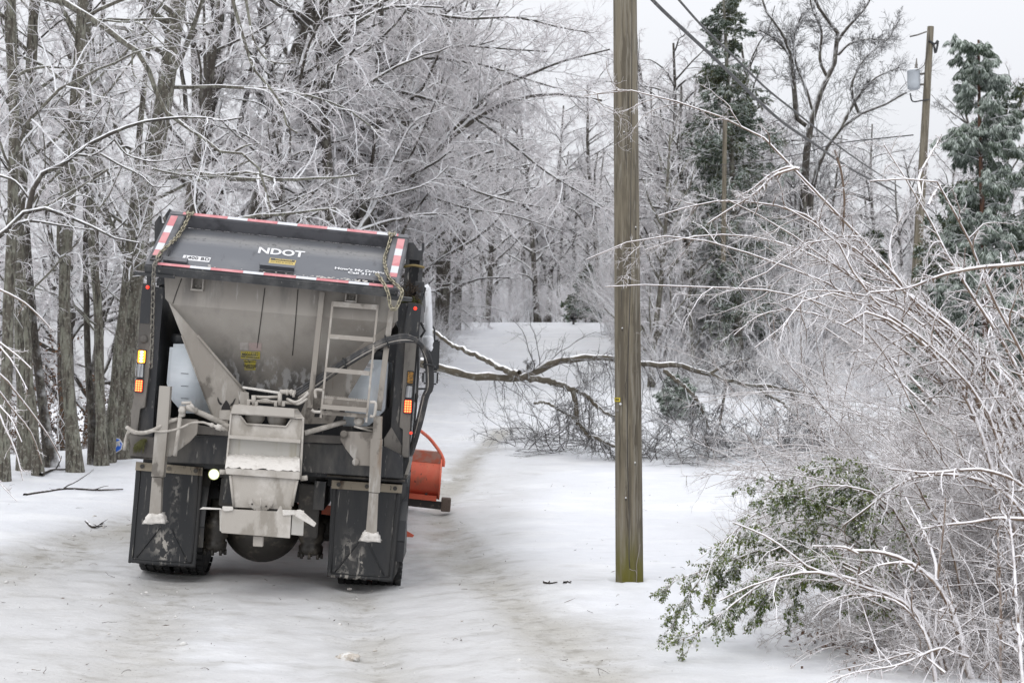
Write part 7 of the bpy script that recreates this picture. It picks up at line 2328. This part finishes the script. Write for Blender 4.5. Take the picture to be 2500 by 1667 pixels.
leafy("green leaved evergreen bush bowed down onto the snow right of the near pole", [
    ([c7(240, 900), c7(290, 760), c7(400, 600), c7(560, 460), c7(760, 360), c7(960, 290), c7(1200, 300), c7(1450, 420), c7(1700, 900), c7(1800, 1400)], 2, 9, 10.0),
    ([c7(110, 1250), c7(160, 1150), c7(260, 980), c7(400, 800), c7(600, 640), c7(850, 540), c7(1150, 560), c7(1500, 900), c7(1700, 1400)], 2, 9, 9.8),
    ([c7(120, 1235), c7(220, 1200), c7(350, 1110), c7(510, 985), c7(720, 860), c7(980, 760), c7(1250, 850), c7(1600, 1200), c7(1750, 1500)], 3, 9, 9.6),
    ([c7(480, 1190), c7(540, 1080), c7(650, 960), c7(820, 880), c7(1050, 860), c7(1350, 980), c7(1700, 1400)], 2, 8, 9.5),
    ([c7(610, 300), c7(660, 270), c7(720, 275), c7(860, 270), c7(1000, 200), c7(1150, 190), c7(1350, 260), c7(1600, 600), c7(1750, 1300)], 2, 8, 10.4),
    ([c7(590, 360), c7(700, 340), c7(860, 350), c7(1000, 400), c7(1250, 520), c7(1550, 900)], 2, 7, 10.0),
    ([c7(40, 980), c7(90, 920), c7(160, 880), c7(260, 850), c7(420, 800), c7(700, 700), c7(1000, 700), c7(1500, 1000)], 2, 6, 9.9),
    ([c7(620, 1190), c7(670, 1080), c7(770, 980), c7(900, 930), c7(1100, 920), c7(1500, 1100)], 2, 7, 9.4),
    ([c7(840, 1200), c7(860, 1050), c7(900, 900), c7(960, 800), c7(1100, 760), c7(1400, 900)], 2, 7, 9.6),
    ([c7(330, 1000), c7(420, 900), c7(560, 780), c7(760, 660), c7(1000, 600), c7(1300, 700)], 2, 7, 9.9),
    ([c7(900, 420), c7(1000, 340), c7(1150, 300), c7(1300, 330), c7(1500, 500)], 2, 7, 10.1),
    ([c7(1030, 560), c7(1090, 480), c7(1200, 420), c7(1330, 420), c7(1500, 600)], 2, 7, 9.9),
], 46, 4, 9)
# clump of dry leaves and leaf litter below the shrubs
pts_ = []
for _ in range(420):
    px, py = rp.gauss(2090, 65), rp.gauss(1575, 22)
    g_ = ghit(px, min(1660, py))
    pts_.append((g_.x, g_.y, g_.z + abs(rp.gauss(0, 0.05)) + 0.015))
pts_ = np.array(pts_)
v, f_ = leaf_quads(pts_, RS.randn(len(pts_), 3) * np.array([1, 1, 0.6]), nrmz(RS.randn(len(pts_), 3) * 0.7 + np.array([0, 0, 1.0])), 0.045 * RS.uniform(0.5, 1.3, len(pts_)), 0.012)
o = npmesh("leaf_litter", [(v, f_, 0)], [M_dry], smooth=False)
tag(o, "heap of dry brown leaves under the bowed canes at the bottom right", "leaf litter", kind="stuff")
n_ = 900                                                                           # frosted straw behind the canes
bx_ = RS.uniform(2.2, 5.5, n_)
by_ = RS.uniform(9.5, 15, n_)
P0_ = np.stack([bx_, by_, hground(bx_, by_) - 0.03], axis=1)
D0_ = np.stack([RS.randn(n_) * 0.4, RS.randn(n_) * 0.4, np.ones(n_)], axis=1)
Pg, Rg = grow(P0_, D0_, RS.uniform(0.2, 0.9, n_), np.full(n_, 0.003), 5, 0.15, -0.08, 0.4)
o = npmesh("dry_grass", [(*tubes(Pg, Rg, 3), 0)], [M_straw])
tag(o, "frosted tan weeds and grass standing under the iced shrubs", "grass", kind="stuff")

# ------------------------------------------------------------------ utility poles and wires
M_pole = mat("weathered pole wood", (0.185, 0.160, 0.116), 0.9, layers=(
    ((0.10, 0.085, 0.062), 3.0, (5, 5, 0.25), 0.42, 0.60), ((0.235, 0.215, 0.175), 7.0, (5, 5, 0.18), 0.50, 0.64, 0.8),
    ((0.055, 0.045, 0.03), 9.0, (7, 7, 0.12), 0.60, 0.68, 0.85), ((0.07, 0.065, 0.05), 1.1, (1.5, 1.5, 0.8), 0.60, 0.72, 0.6)),
    bump=(0.7, 16, 0.015, (5, 5, 0.15)), warp=(0.05, 3.0, (2, 2, 0.9)), attr=[("moss", (0.115, 0.105, 0.015), 3.0, (3, 3, 0.6), (0.25, 0.55))])
def pole(name, label, top, bot, w0, w1, Y, sides=28, extra=None, moss=None):
    k = Y / FPX / 2
    a, b = W(*bot, Y), W(*top, Y)
    n = 60
    path = np.array([tuple(a.lerp(b, i / (n - 1))) for i in range(n)])
    rr = np.linspace(w1 * k, w0 * k, n)
    v, f_ = tubes(path[None], rr[None], sides)
    e = empty(name, (a.x, a.y, gz(a.x, a.y)))
    tag(e, label, "utility pole")
    capv = v[-sides:]
    o = npmesh("shaft", [(v, f_, 0)], [M_pole], e, loc=tuple(e.location))
    at_ = o.data.attributes.new("moss", 'FLOAT', 'POINT')
    h = v[:, 2] - e.location.z
    at_.data.foreach_set("value", np.clip(1.25 - h / 0.42, 0, 1).astype(np.float32) if moss else np.zeros(len(v), np.float32))
    bm = bmesh.new()
    bm.faces.new([bm.verts.new(Vector(q) - e.location) for q in capv])
    bobj("pole_cap", bm, M_pole, e)
    return e
YPOLE = ghit(1536, 1421).y
p1 = pole("utility_pole", "thick weathered wooden utility pole standing in the snow beside the road", (1519, -900), (1537, 1440), 52, 68, YPOLE, moss=True)
def on_pole(px, py, out=0.0):
    return W(px, py, YPOLE - 0.12 - out) - p1.location
bm = bmesh.new()
cr_ = [(1541, -200), (1540, 200), (1538, 420), (1536, 700), (1530, 900), (1529, 1100), (1533, 1250), (1533, 1360), (1535, 1384)]
k = YPOLE / FPX
def pole_surf(px, py, out=0.0):
    """point on the front of the shaft under a pixel"""
    cx = 1519 + (py + 900) / 2340 * 18
    r_ = (52 + (py + 900) / 2340 * 16) / 2 * k + out
    x = (px - cx) * k
    y = -math.sqrt(max(1e-5, r_ * r_ - x * x))
    p = W(cx, py, YPOLE)
    return Vector((p.x + x, YPOLE + y, p.z)) - p1.location
add_tube(bm, [pole_surf(px, py, -0.001) for px, py in spline(cr_, 60)], 0.0042, 5)
bobj("drying_crack", bm, M_seam, p1)
rk = random.Random(15)
for _ in range(9):                                                                # shorter checks and a few knots
    px_, py_ = rk.uniform(1508, 1560), rk.uniform(60, 1250)
    ln_ = rk.uniform(50, 190)
    bm = bmesh.new()
    add_tube(bm, [pole_surf(px_ + rk.gauss(0, 1.2), py_ + ln_ * i / 7, -0.0012) for i in range(8)], [0.0008, 0.0030, 0.0034, 0.0026, 0.0008], 5)
    bobj("drying_crack", bm, M_seam, p1)
for px_, py_ in ((1522, 330), (1549, 560), (1518, 805), (1547, 1130), (1526, 1215)):
    bm = bmesh.new()
    c_ = pole_surf(px_, py_, -0.004)
    bmesh.ops.create_uvsphere(bm, u_segments=10, v_segments=6, radius=0.012, matrix=Matrix.Translation(c_) @ Matrix.Diagonal((1, 0.6, 1.7, 1)))
    bobj("knot", bm, M_bark_dark, p1, True)
for px_, py_ in ((1530, 640), (1540, 655), (1521, 1050), (1545, 905)):
    bm = bmesh.new()
    add_tube(bm, [pole_surf(px_, py_, 0.004), pole_surf(px_ + 4, py_ + 1, 0.004)], 0.0016, 5)
    bobj("staple", bm, M_postdust, p1)
bm = bmesh.new()
add_tube(bm, [pole_surf(px, py, 0.003) for px, py in spline([(1560, 1325), (1556, 1350), (1551, 1375), (1552, 1390), (1551, 1415)], 14)], 0.003, 5)
add_tube(bm, [pole_surf(px, py, 0.003) for px, py in spline([(1534, 1383), (1541, 1387), (1549, 1388), (1552, 1400)], 10)], 0.003, 5)
bobj("ground_wire", bm, mat("weathered wire", (0.30, 0.27, 0.23), 0.6), p1)
def pole_tag(name, u0, v0, u1, v1, m, rot=False):
    z = lambda u, v: (1470 + u / 15.68, 940 + v / 15.68)
    n = 6
    bm = bmesh.new()
    if rot:
        q = [z((u0 + u1) / 2, v0), z(u1, (v0 + v1) / 2), z((u0 + u1) / 2, v1), z(u0, (v0 + v1) / 2)]
        f_ = [pole_surf(*p, 0.006) for p in q]
        add_prism(bm, f_, [pole_surf(*p, 0.002) for p in q])
    else:
        for i in range(n):
            a, b = u0 + (u1 - u0) * i / n, u0 + (u1 - u0) * (i + 1) / n
            q = [z(a, v0), z(b, v0), z(b, v1), z(a, v1)]
            add_prism(bm, [pole_surf(*p, 0.006) for p in q], [pole_surf(*p, 0.002) for p in q])
        bmesh.ops.remove_doubles(bm, verts=bm.verts, dist=1e-5)
    return bobj(name, bm, m, p1)
tg = pole_tag("number_tag", 470, 472, 660, 630, mat("yellow number tag", (0.60, 0.48, 0.05), 0.5))
pole_tag("diamond_tag", 612, 655, 722, 765, M_white, True)
for u, chx in ((498, "1"), (540, "0"), (588, "4")):
    pz = pole_surf(1470 + u / 15.68, 940 + 550 / 15.68, 0.009)
    cxp = W(1519 + (975 + 900) / 2340 * 18, 975, YPOLE) - p1.location
    nrm = Vector((pz.x - cxp.x, pz.y - cxp.y, 0)).normalized()
    text_obj("lettering", chx, 0.030, M_dark_letter, tg, frame(pz, Vector((0, 0, 1)).cross(nrm) * 1.0, nrm), 0.9, 0.0008)
bm = bmesh.new()
add_lathe(bm, [(0.016, 0), (0.016, 0.004), (0.008, 0.006)], pole_surf(1507, 1002, 0.0), (-0.5, -1, 0), 12)
bobj("washer", bm, M_postdust, p1)

YP2 = 38.0
p2 = pole("utility_pole", "far wooden utility pole carrying a grey transformer", (2272, 66), (2232, 760), 16, 25, YP2, 14)
def P2W(px, py, dy=0.0):
    return W(px, py, YP2 + dy) - p2.location
bm = bmesh.new()
q0, q1 = P2W(2231, 219, 0.1), P2W(2231, 174, 0.1)
hh = (q1 - q0).length
add_lathe(bm, [(0.13, 0), (0.165, 0.03), (0.17, hh * 0.3), (0.17, hh * 0.95), (0.18, hh * 0.97), (0.18, hh), (0.12, hh + 0.05), (0.02, hh + 0.06)], q0, (0, 0, 1), 20)
tf_ = bobj("transformer", bm, mat("pale grey transformer paint", (0.42, 0.45, 0.48), 0.4, frost=(0.6, 0.9, ICE, None)), p2)
bm = bmesh.new()
c_ = q0 + Vector((0.06, -0.02, hh + 0.04))
add_lathe(bm, [(0.03, 0), (0.05, 0.05), (0.03, 0.08), (0.045, 0.12), (0.025, 0.16), (0.012, 0.30)], c_, (0.05, 0, 1), 10)
bobj("bushing", bm, M_postdust, tf_)
bm = bmesh.new()
for py in (182, 208):
    a, b = P2W(2244, py, 0.05), P2W(2258, py - 2, 0.0)
    add_tube(bm, [a, b], 0.03, 6)
bsplit("mounting_bracket", bm, M_postdust, p2)
bm = bmesh.new()
add_tube(bm, [P2W(2268, 100, -0.1), P2W(2282, 108, -0.1), P2W(2290, 100, -0.1), P2W(2284, 130, -0.1), P2W(2280, 110, -0.1)], 0.03, 6, n=14)
bobj("cutout_fuse", bm, M_black, p2)
bm = bmesh.new()
add_tube(bm, [P2W(2222, 90, -0.05), P2W(2240, 86, 0), P2W(2262, 78, 0)], 0.022, 6)
add_tube(bm, [P2W(2268, 78, -.06), P2W(2264, 110, -0.1), P2W(2256, 160, -.1), P2W(2236, 172, -.1)], 0.012, 5, n=10)
bobj("insulator_arm", bm, M_postdust, p2)
bm = bmesh.new()
add_tube(bm, [P2W(2222, 228, -.1), P2W(2228, 248, -.1), P2W(2250, 246, -.1), P2W(2270, 243, -.1)], 0.02, 6, n=12)
bobj("service_bracket", bm, M_black, p2)
p3_ = pole("utility_pole", "distant pale utility pole in front of the tall cedar's trunk", (1770, 285), (1766, 640), 10, 12, 41.0, 12)

def wire(label, pts, y0, y1, r=0.012):
    n = 40
    q = spline(pts, n)
    t = np.linspace(0, 1, n)
    inv = 1 / y0 + (1 / y1 - 1 / y0) * t
    P_ = np.array([tuple(W(a, b, 1 / i)) for (a, b), i in zip(q, inv)])
    bm = bmesh.new()
    add_tube(bm, [Vector(p) for p in P_], [r * 0.6, r], 6)
    o = bobj("overhead_wire", bm, M_hose, None)
    tag(o, label, "wire")
    return o
wire("thicker of the two overhead wires, running lower from the near pole to the right", [(1525, -75), (1600, 8), (1676, 80), (1753, 151), (1830, 226), (1906, 295), (1983, 348), (2078, 413), (2190, 470)], 13, 52, 0.030)
wire("thin upper overhead wire descending from the near pole to the right", [(1560, -110), (1657, 0), (1715, 65), (1791, 138), (1868, 214), (1944, 275), (2021, 337), (2100, 395), (2200, 460)], 13, 52, 0.020)
wire("slack cable crossing low between the cedar and the forked tree", [(1740, 405), (1850, 395), (1960, 375), (2050, 350), (2230, 330)], 41, 38, 0.018)

# ------------------------------------------------------------------ signs, mailbox, litter
YG = ghit(281, 1112).y - 0.6
def disc_at(px, py, r, Y, m, name, parent, n=8, rot=0.0, th=0.012, yoff=0.0):
    c_ = W(px, py, Y)
    bm = bmesh.new()
    ring = [Vector((c_.x + math.cos(rot + 2 * math.pi * i / n) * r, Y + yoff, c_.z + math.sin(rot + 2 * math.pi * i / n) * r)) for i in range(n)]
    add_plate(bm, [p - parent.location for p in ring], th)
    return bobj(name, bm, m, parent)
g0 = ghit(283, 1125)
sg = empty("yard_sign", g0)
YG = g0.y
tag(sg, "small blue octagonal security yard sign tilted beside the truck's left corner", "yard sign")
kk = YG / FPX
sb = disc_at(281, 1086, 19 * kk, YG, mat("white sign border", (0.75, 0.77, 0.80), 0.5), "sign_board", sg, 8, R(10))
disc_at(281, 1086, 16.8 * kk, YG, mat("bright blue sign face", (0.035, 0.17, 0.72), 0.45), "sign_face", sg, 8, R(10), 0.004, -0.006)
cc = W(281, 1086, YG - 0.012) - sg.location
text_obj("lettering", "ADT", 13.5 * kk, M_white, sg, frame(cc, Vector((1, 0, 0.35)), Vector((0, -1, 0))), 1.05, 0.012)
bm = bmesh.new()
add_box(bm, (-0.012, 0.014, -0.1), (0.012, 0.03, W(281, 1086, YG).z - g0.z))
bobj("stake", bm, M_postdust, sg)
g0 = ghit(112, 1140)
rf_ = empty("reflector_stake", g0)
tag(rf_, "oval red reflector on a thin white stake at the wood's edge", "reflector")
kk = g0.y / FPX
disc_at(109, 1072, 6.5 * kk, g0.y, mat("white reflector rim", (0.7, 0.7, 0.7), 0.5), "reflector_rim", rf_, 14, 0, 0.01)
disc_at(109, 1072, 4.8 * kk, g0.y, mat("red reflector", (0.45, 0.03, 0.03), 0.3), "reflector", rf_, 14, 0, 0.004, -0.006)
bm = bmesh.new()
add_tube(bm, [(0, 0.012, -0.1), (W(109, 1076, g0.y).x - g0.x, 0.012, W(109, 1076, g0.y).z - g0.z)], 0.011, 6)
bobj("stake", bm, M_white, rf_)
YB_ = 68.0
mbx = W(1400, 776, YB_)
mb = empty("mailbox", (mbx.x, YB_, gz(mbx.x, YB_)))
tag(mb, "tiny black mailbox on a post where the road meets the skyline", "mailbox")
zz = mbx.z - mb.location.z
bm = bmesh.new()
add_box(bm, (-0.17, -0.25, zz - 0.10), (0.17, 0.25, zz + 0.04), 0, 0.01)
add_lathe(bm, [(0.17, -0.25), (0.17, 0.25)], (0, 0, zz + 0.03), (0, 1, 0), 16)
bobj("box", bm, M_black, mb)
bm = bmesh.new()
add_box(bm, (-0.05, -0.05, -0.3), (0.05, 0.05, zz - 0.101))
bobj("post", bm, M_bark_dark, mb)

def stick(label, pts, r, forks=2, name="fallen_stick"):
    q = [ghit(*p) for p in pts]
    P0 = spline([(v.x, v.y, v.z + r * 0.9) for v in q], 12)[None]
    R0 = np.linspace(r, r * 0.4, 12)[None]
    P1, R1 = spawn(P0, R0, forks, 0.2, 0.9, 0.4, 0.9, 0.15, 0.4, r * 0.6, 6, 0.15, 0.0)
    P1[..., 2] = np.maximum(P1[..., 2], hground(P1[..., 0], P1[..., 1]) + 0.01)
    b = tuple(P0[0][0])
    o = npmesh(name, [(*tubes(P0, R0, 6), 0), (*tubes(P1, R1, 5), 0)], [mat("wet dead wood", (0.035, 0.026, 0.02), 0.8, frost=(0.75, 1.0, ICE, (0.8, 9.0)))], loc=b)
    tag(o, label, "stick")
    return o
stick("long thin dead stick lying on the bank left of the truck", [(60, 1212), (110, 1205), (170, 1196), (240, 1200), (300, 1198)], 0.025, 4)
stick("curved branch lying between the tree feet on the left bank", [(100, 1163), (130, 1150), (160, 1150), (180, 1148)], 0.03, 2)
stick("short forked black twig lying on the snow left of the left mud flap", [(210, 1277), (228, 1290), (252, 1278)], 0.02, 3)
stick("thin twig lying just above the forked black twig", [(185, 1243), (230, 1242), (283, 1241)], 0.010, 3)
stick("dark rotten twig lying left of the near pole's foot", [(1328, 1424), (1342, 1426), (1360, 1424)], 0.014, 2)
stick("crumpled dark leaf stalk lying between the rotten twig and the pole", [(1378, 1426), (1386, 1423), (1393, 1426)], 0.016, 3)
rl = random.Random(77)
pts_ = []
for _ in range(520):
    px, py = rl.uniform(0, 1700), 1180 + 490 * rl.random() ** 1.3
    if 300 < px < 990 and py < 1400:
        continue
    g_ = ghit(px, py)
    pts_.append((g_.x, g_.y, g_.z + 0.004))
pts_ = np.array(pts_)
sz = 0.016 * np.exp(RS.randn(len(pts_)) * 0.7)
v, f_ = leaf_quads(pts_, RS.randn(len(pts_), 3) * np.array([1, 1, 0.15]), nrmz(RS.randn(len(pts_), 3) * 0.35 + np.array([0, 0, 1.0])), sz, 0.0045)
n_ = 70
bx_ = np.array([(p[0], p[1]) for p in pts_[RS.choice(len(pts_), n_)]])
P0_ = np.stack([bx_[:, 0] + 0.1, bx_[:, 1], hground(bx_[:, 0] + 0.1, bx_[:, 1]) + 0.012], axis=1)
Pg, Rg = grow(P0_, np.stack([RS.randn(n_), RS.randn(n_), np.zeros(n_)], axis=1), RS.uniform(0.02, 0.13, n_), np.full(n_, 0.0022), 5, 0.25, 0.0, 0.5)
o = npmesh("twig_litter", [(v, f_, 0), (*tubes(Pg, Rg, 4), 0)], [mat("dark litter", (0.05, 0.035, 0.026), 0.9, layers=(((0.12, 0.07, 0.04), 3.0, (1, 1, 1), 0.5, 0.6),))], smooth=False)
tag(o, "bits of bark, twig and leaf scattered over the snowy road", "litter", kind="stuff")
bm = bmesh.new()
lc_ = ghit(850, 1608)
bmesh.ops.create_icosphere(bm, subdivisions=3, radius=0.085, matrix=Matrix.Translation(lc_) @ Matrix.Diagonal((1, 0.8, 0.42, 1)))
for v_ in bm.verts:
    v_.co += Vector((rl.gauss(0, .006), rl.gauss(0, .006), rl.gauss(0, .007)))
snow_lump_bm = bm
nc = 110                                                                         # clods and crumbs thrown up along the wheel tracks
tp = [q for tr in (trkR, trkC, trkM, trkL) for q in tr]
bmc = bmesh.new()
for _ in range(nc):
    tx_, ty_ = rl.choice(tp)
    x_, y_ = tx_ + rl.gauss(0, 0.32), ty_ + rl.gauss(0, 0.3)
    if y_ < 7 or y_ > 19:
        continue
    r_ = 0.007 * math.exp(rl.gauss(0, 0.6))
    bmesh.ops.create_icosphere(bmc, subdivisions=1, radius=r_, matrix=Matrix.Translation((x_, y_, gz(x_, y_) + r_ * 0.3)) @ Matrix.Rotation(rl.uniform(0, 3), 4, 'Z') @ Matrix.Diagonal((1.5, 1, 0.7, 1)))
tag(bobj("snow_clods", bmc, mat("grey snow clods", (0.62, 0.61, 0.59), 0.9, layers=(((0.42, 0.39, 0.35), 6.0, (1, 1, 1), 0.48, 0.6),)), None, True), "crumbs of packed snow thrown up beside the wheel tracks", "snow clods", kind="stuff")
o = bobj("snow_lump", bm, mat("dirty snow lump", (0.52, 0.47, 0.41), 0.8, layers=(((0.7, 0.69, 0.67), 14.0, (1, 1, 1), 0.45, 0.6),), bump=(0.8, 60, 0.012)), None, True)
tag(o, "tan lump of dirty snow lying on the road near the bottom edge", "snow lump")
bpy.context.view_layer.update()
